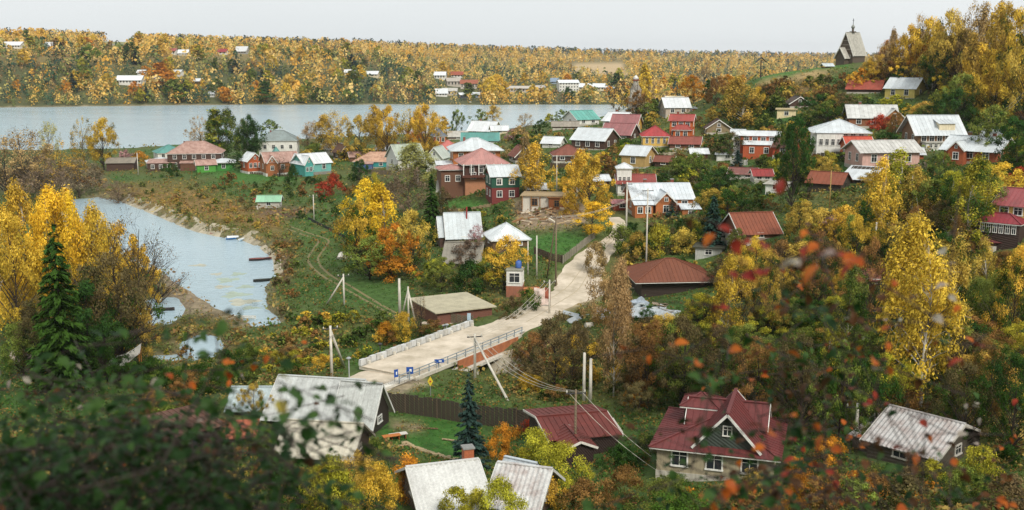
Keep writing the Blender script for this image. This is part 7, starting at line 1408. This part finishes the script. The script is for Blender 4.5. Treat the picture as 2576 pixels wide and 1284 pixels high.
# ------------------------------------------------------------------ labels of the plants, each by what it stands next to
def rel_phrase(o, p):
    u, v, _ = proj(np.array(p)); u, v = float(u), float(v)
    best = min(LANDMARKS, key=lambda L_: ((L_[1] - u) ** 2 + (1.6 * (L_[2] - v)) ** 2) + (abs(L_[3] - p[1]) * 1.5) ** 2 * .2); du = best[1] - u; dy = p[1] - best[3]
    if abs(du) < 45: r_ = 'behind' if dy > 0 else 'in front of'
    else: r_ = 'left of' if du > 0 else 'right of'
    return r_, best[0], u, v
def merge_rest(name, most, out_name, label):
    global PLANTS
    L_ = [q for q in PLANTS if q[0].name.split('.')[0] == name]; sc = [q[4] * pxs(q[3]) * (.3 if not (-20 < float(proj(q[3])[0]) < 2600) else 1) for q in L_]; od = np.argsort(-np.array(sc)); VV, FF, CC, SS = [], [], [], []; nv = 0; gone = set()
    for i in od[most:]:
        o, kd = L_[i][0], L_[i][1]; src = o if o.data else [c for c in o.children if c.name.startswith('crown')][0]; var = 1
        cm, _ = proto(kd, 'D', int(i) % 2); n = len(cm.vertices); V = np.empty(n * 3); cm.vertices.foreach_get('co', V); V = V.reshape(-1, 3) * np.array(o.scale); a = o.rotation_euler.z
        V = np.stack([V[:, 0] * math.cos(a) - V[:, 1] * math.sin(a), V[:, 0] * math.sin(a) + V[:, 1] * math.cos(a), V[:, 2]], 1) + np.array(o.location)
        m_ = len(cm.polygons); ti = np.empty(m_); cm.attributes['tint'].data.foreach_get('value', ti); sh_ = np.empty(m_); cm.attributes['shade'].data.foreach_get('value', sh_)
        gm = np.clip((src.color[3] * 1.5 + .25 - .5 - ti + RNG.normal(0, .08, m_)) * 4 + .5, 0, 1)[:, None]; CC.append(np.array(src.color[:3])[None] * (1 - gm) + np.array([[.035, .062, .014]]) * gm)
        VV.append(V); FF.append(np.arange(n).reshape(-1, 4) + nv); SS.append(sh_); nv += n; gone.add(o)
    if not VV: return
    me = np_mesh(out_name, np.concatenate(VV), np.concatenate(FF), LEAFA, cols=np.concatenate(CC)); a = me.attributes.new('shade', 'FLOAT', 'FACE'); a.data.foreach_set('value', np.concatenate(SS).astype(np.float32))
    tag(link(out_name, me), label, kind='stuff'); PLANTS = [q for q in PLANTS if q[0] not in gone]
    dead = [c for o in gone for c in o.children] + list(gone); bpy.data.batch_remove(dead)
merge_rest('bush', 285, 'shrubbery', 'low shrubs growing between the houses and on the slopes'); merge_rest('broadleaf_tree', 290, 'thicket', 'dense small trees of the slopes and gardens')
bydesc = {}
for o, kd, col, p, h, lab in PLANTS:
    if lab: continue
    if p[1] > 740:
        u, v, _ = proj(np.array(p)); zone = 'near the water' if v > 228 else ('halfway up' if v > 165 else 'near the skyline')
        third = 'toward the church' if u > 1500 else ('beyond the village' if u > 900 else 'across the river')
        key = f'{col} {KWORD[kd]} on the far bank {zone} {third}'; bydesc.setdefault(key, []).append((float(u), o, True)); continue
    sz = 'tall' if h > 11 else ('small' if h < (2 if kd == 'bush' else 5) else ('large' if kd == 'bush' and h > 3 else ''))
    r_, lm, u, v = rel_phrase(o, p); bydesc.setdefault(' '.join(f'{sz} {col} {KWORD[kd]} {r_} the {lm}'.split()), []).append((u, o, False))
ORD = ['leftmost', 'second', 'third', 'fourth', 'fifth', 'sixth', 'seventh', 'eighth', 'ninth', 'tenth', 'eleventh', 'twelfth']
for key, L_ in bydesc.items():
    L_.sort(key=lambda t: t[0]); n = len(L_)
    for i, (u, o, far) in enumerate(L_):
        if far: o['label'] = key; o['group'] = 'trees in the far bank wood: ' + key.split(' on the')[0]
        elif n == 1: o['label'] = key
        elif i == n - 1: o['label'] = 'rightmost ' + key
        elif i < 12: o['label'] = (ORD[i] if i == 0 else ORD[i] + ' from left,') + ' ' + key
        else: o['label'] = key; 
        if not far: o['group'] = 'bushes in the village and on its slopes' if 'bush' in o.name else 'trees in the village and on its slopes'
# ------------------------------------------------------------------ air
m, nt, out = newmat('haze_air'); pv = nt.nodes.new('ShaderNodeVolumePrincipled'); pv.inputs['Color'].default_value = (.93, .95, 1, 1); pv.inputs['Density'].default_value = .00006; pv.inputs['Anisotropy'].default_value = .2
nt.links.new(pv.outputs[0], out.inputs['Volume'])
mb = MB(); mb.box((0, 2640, 44), (9300, 5500, 94)); tag(link('haze', mb.mesh('haze', m)), 'thin pale air between the camera and the far hills', kind='stuff')
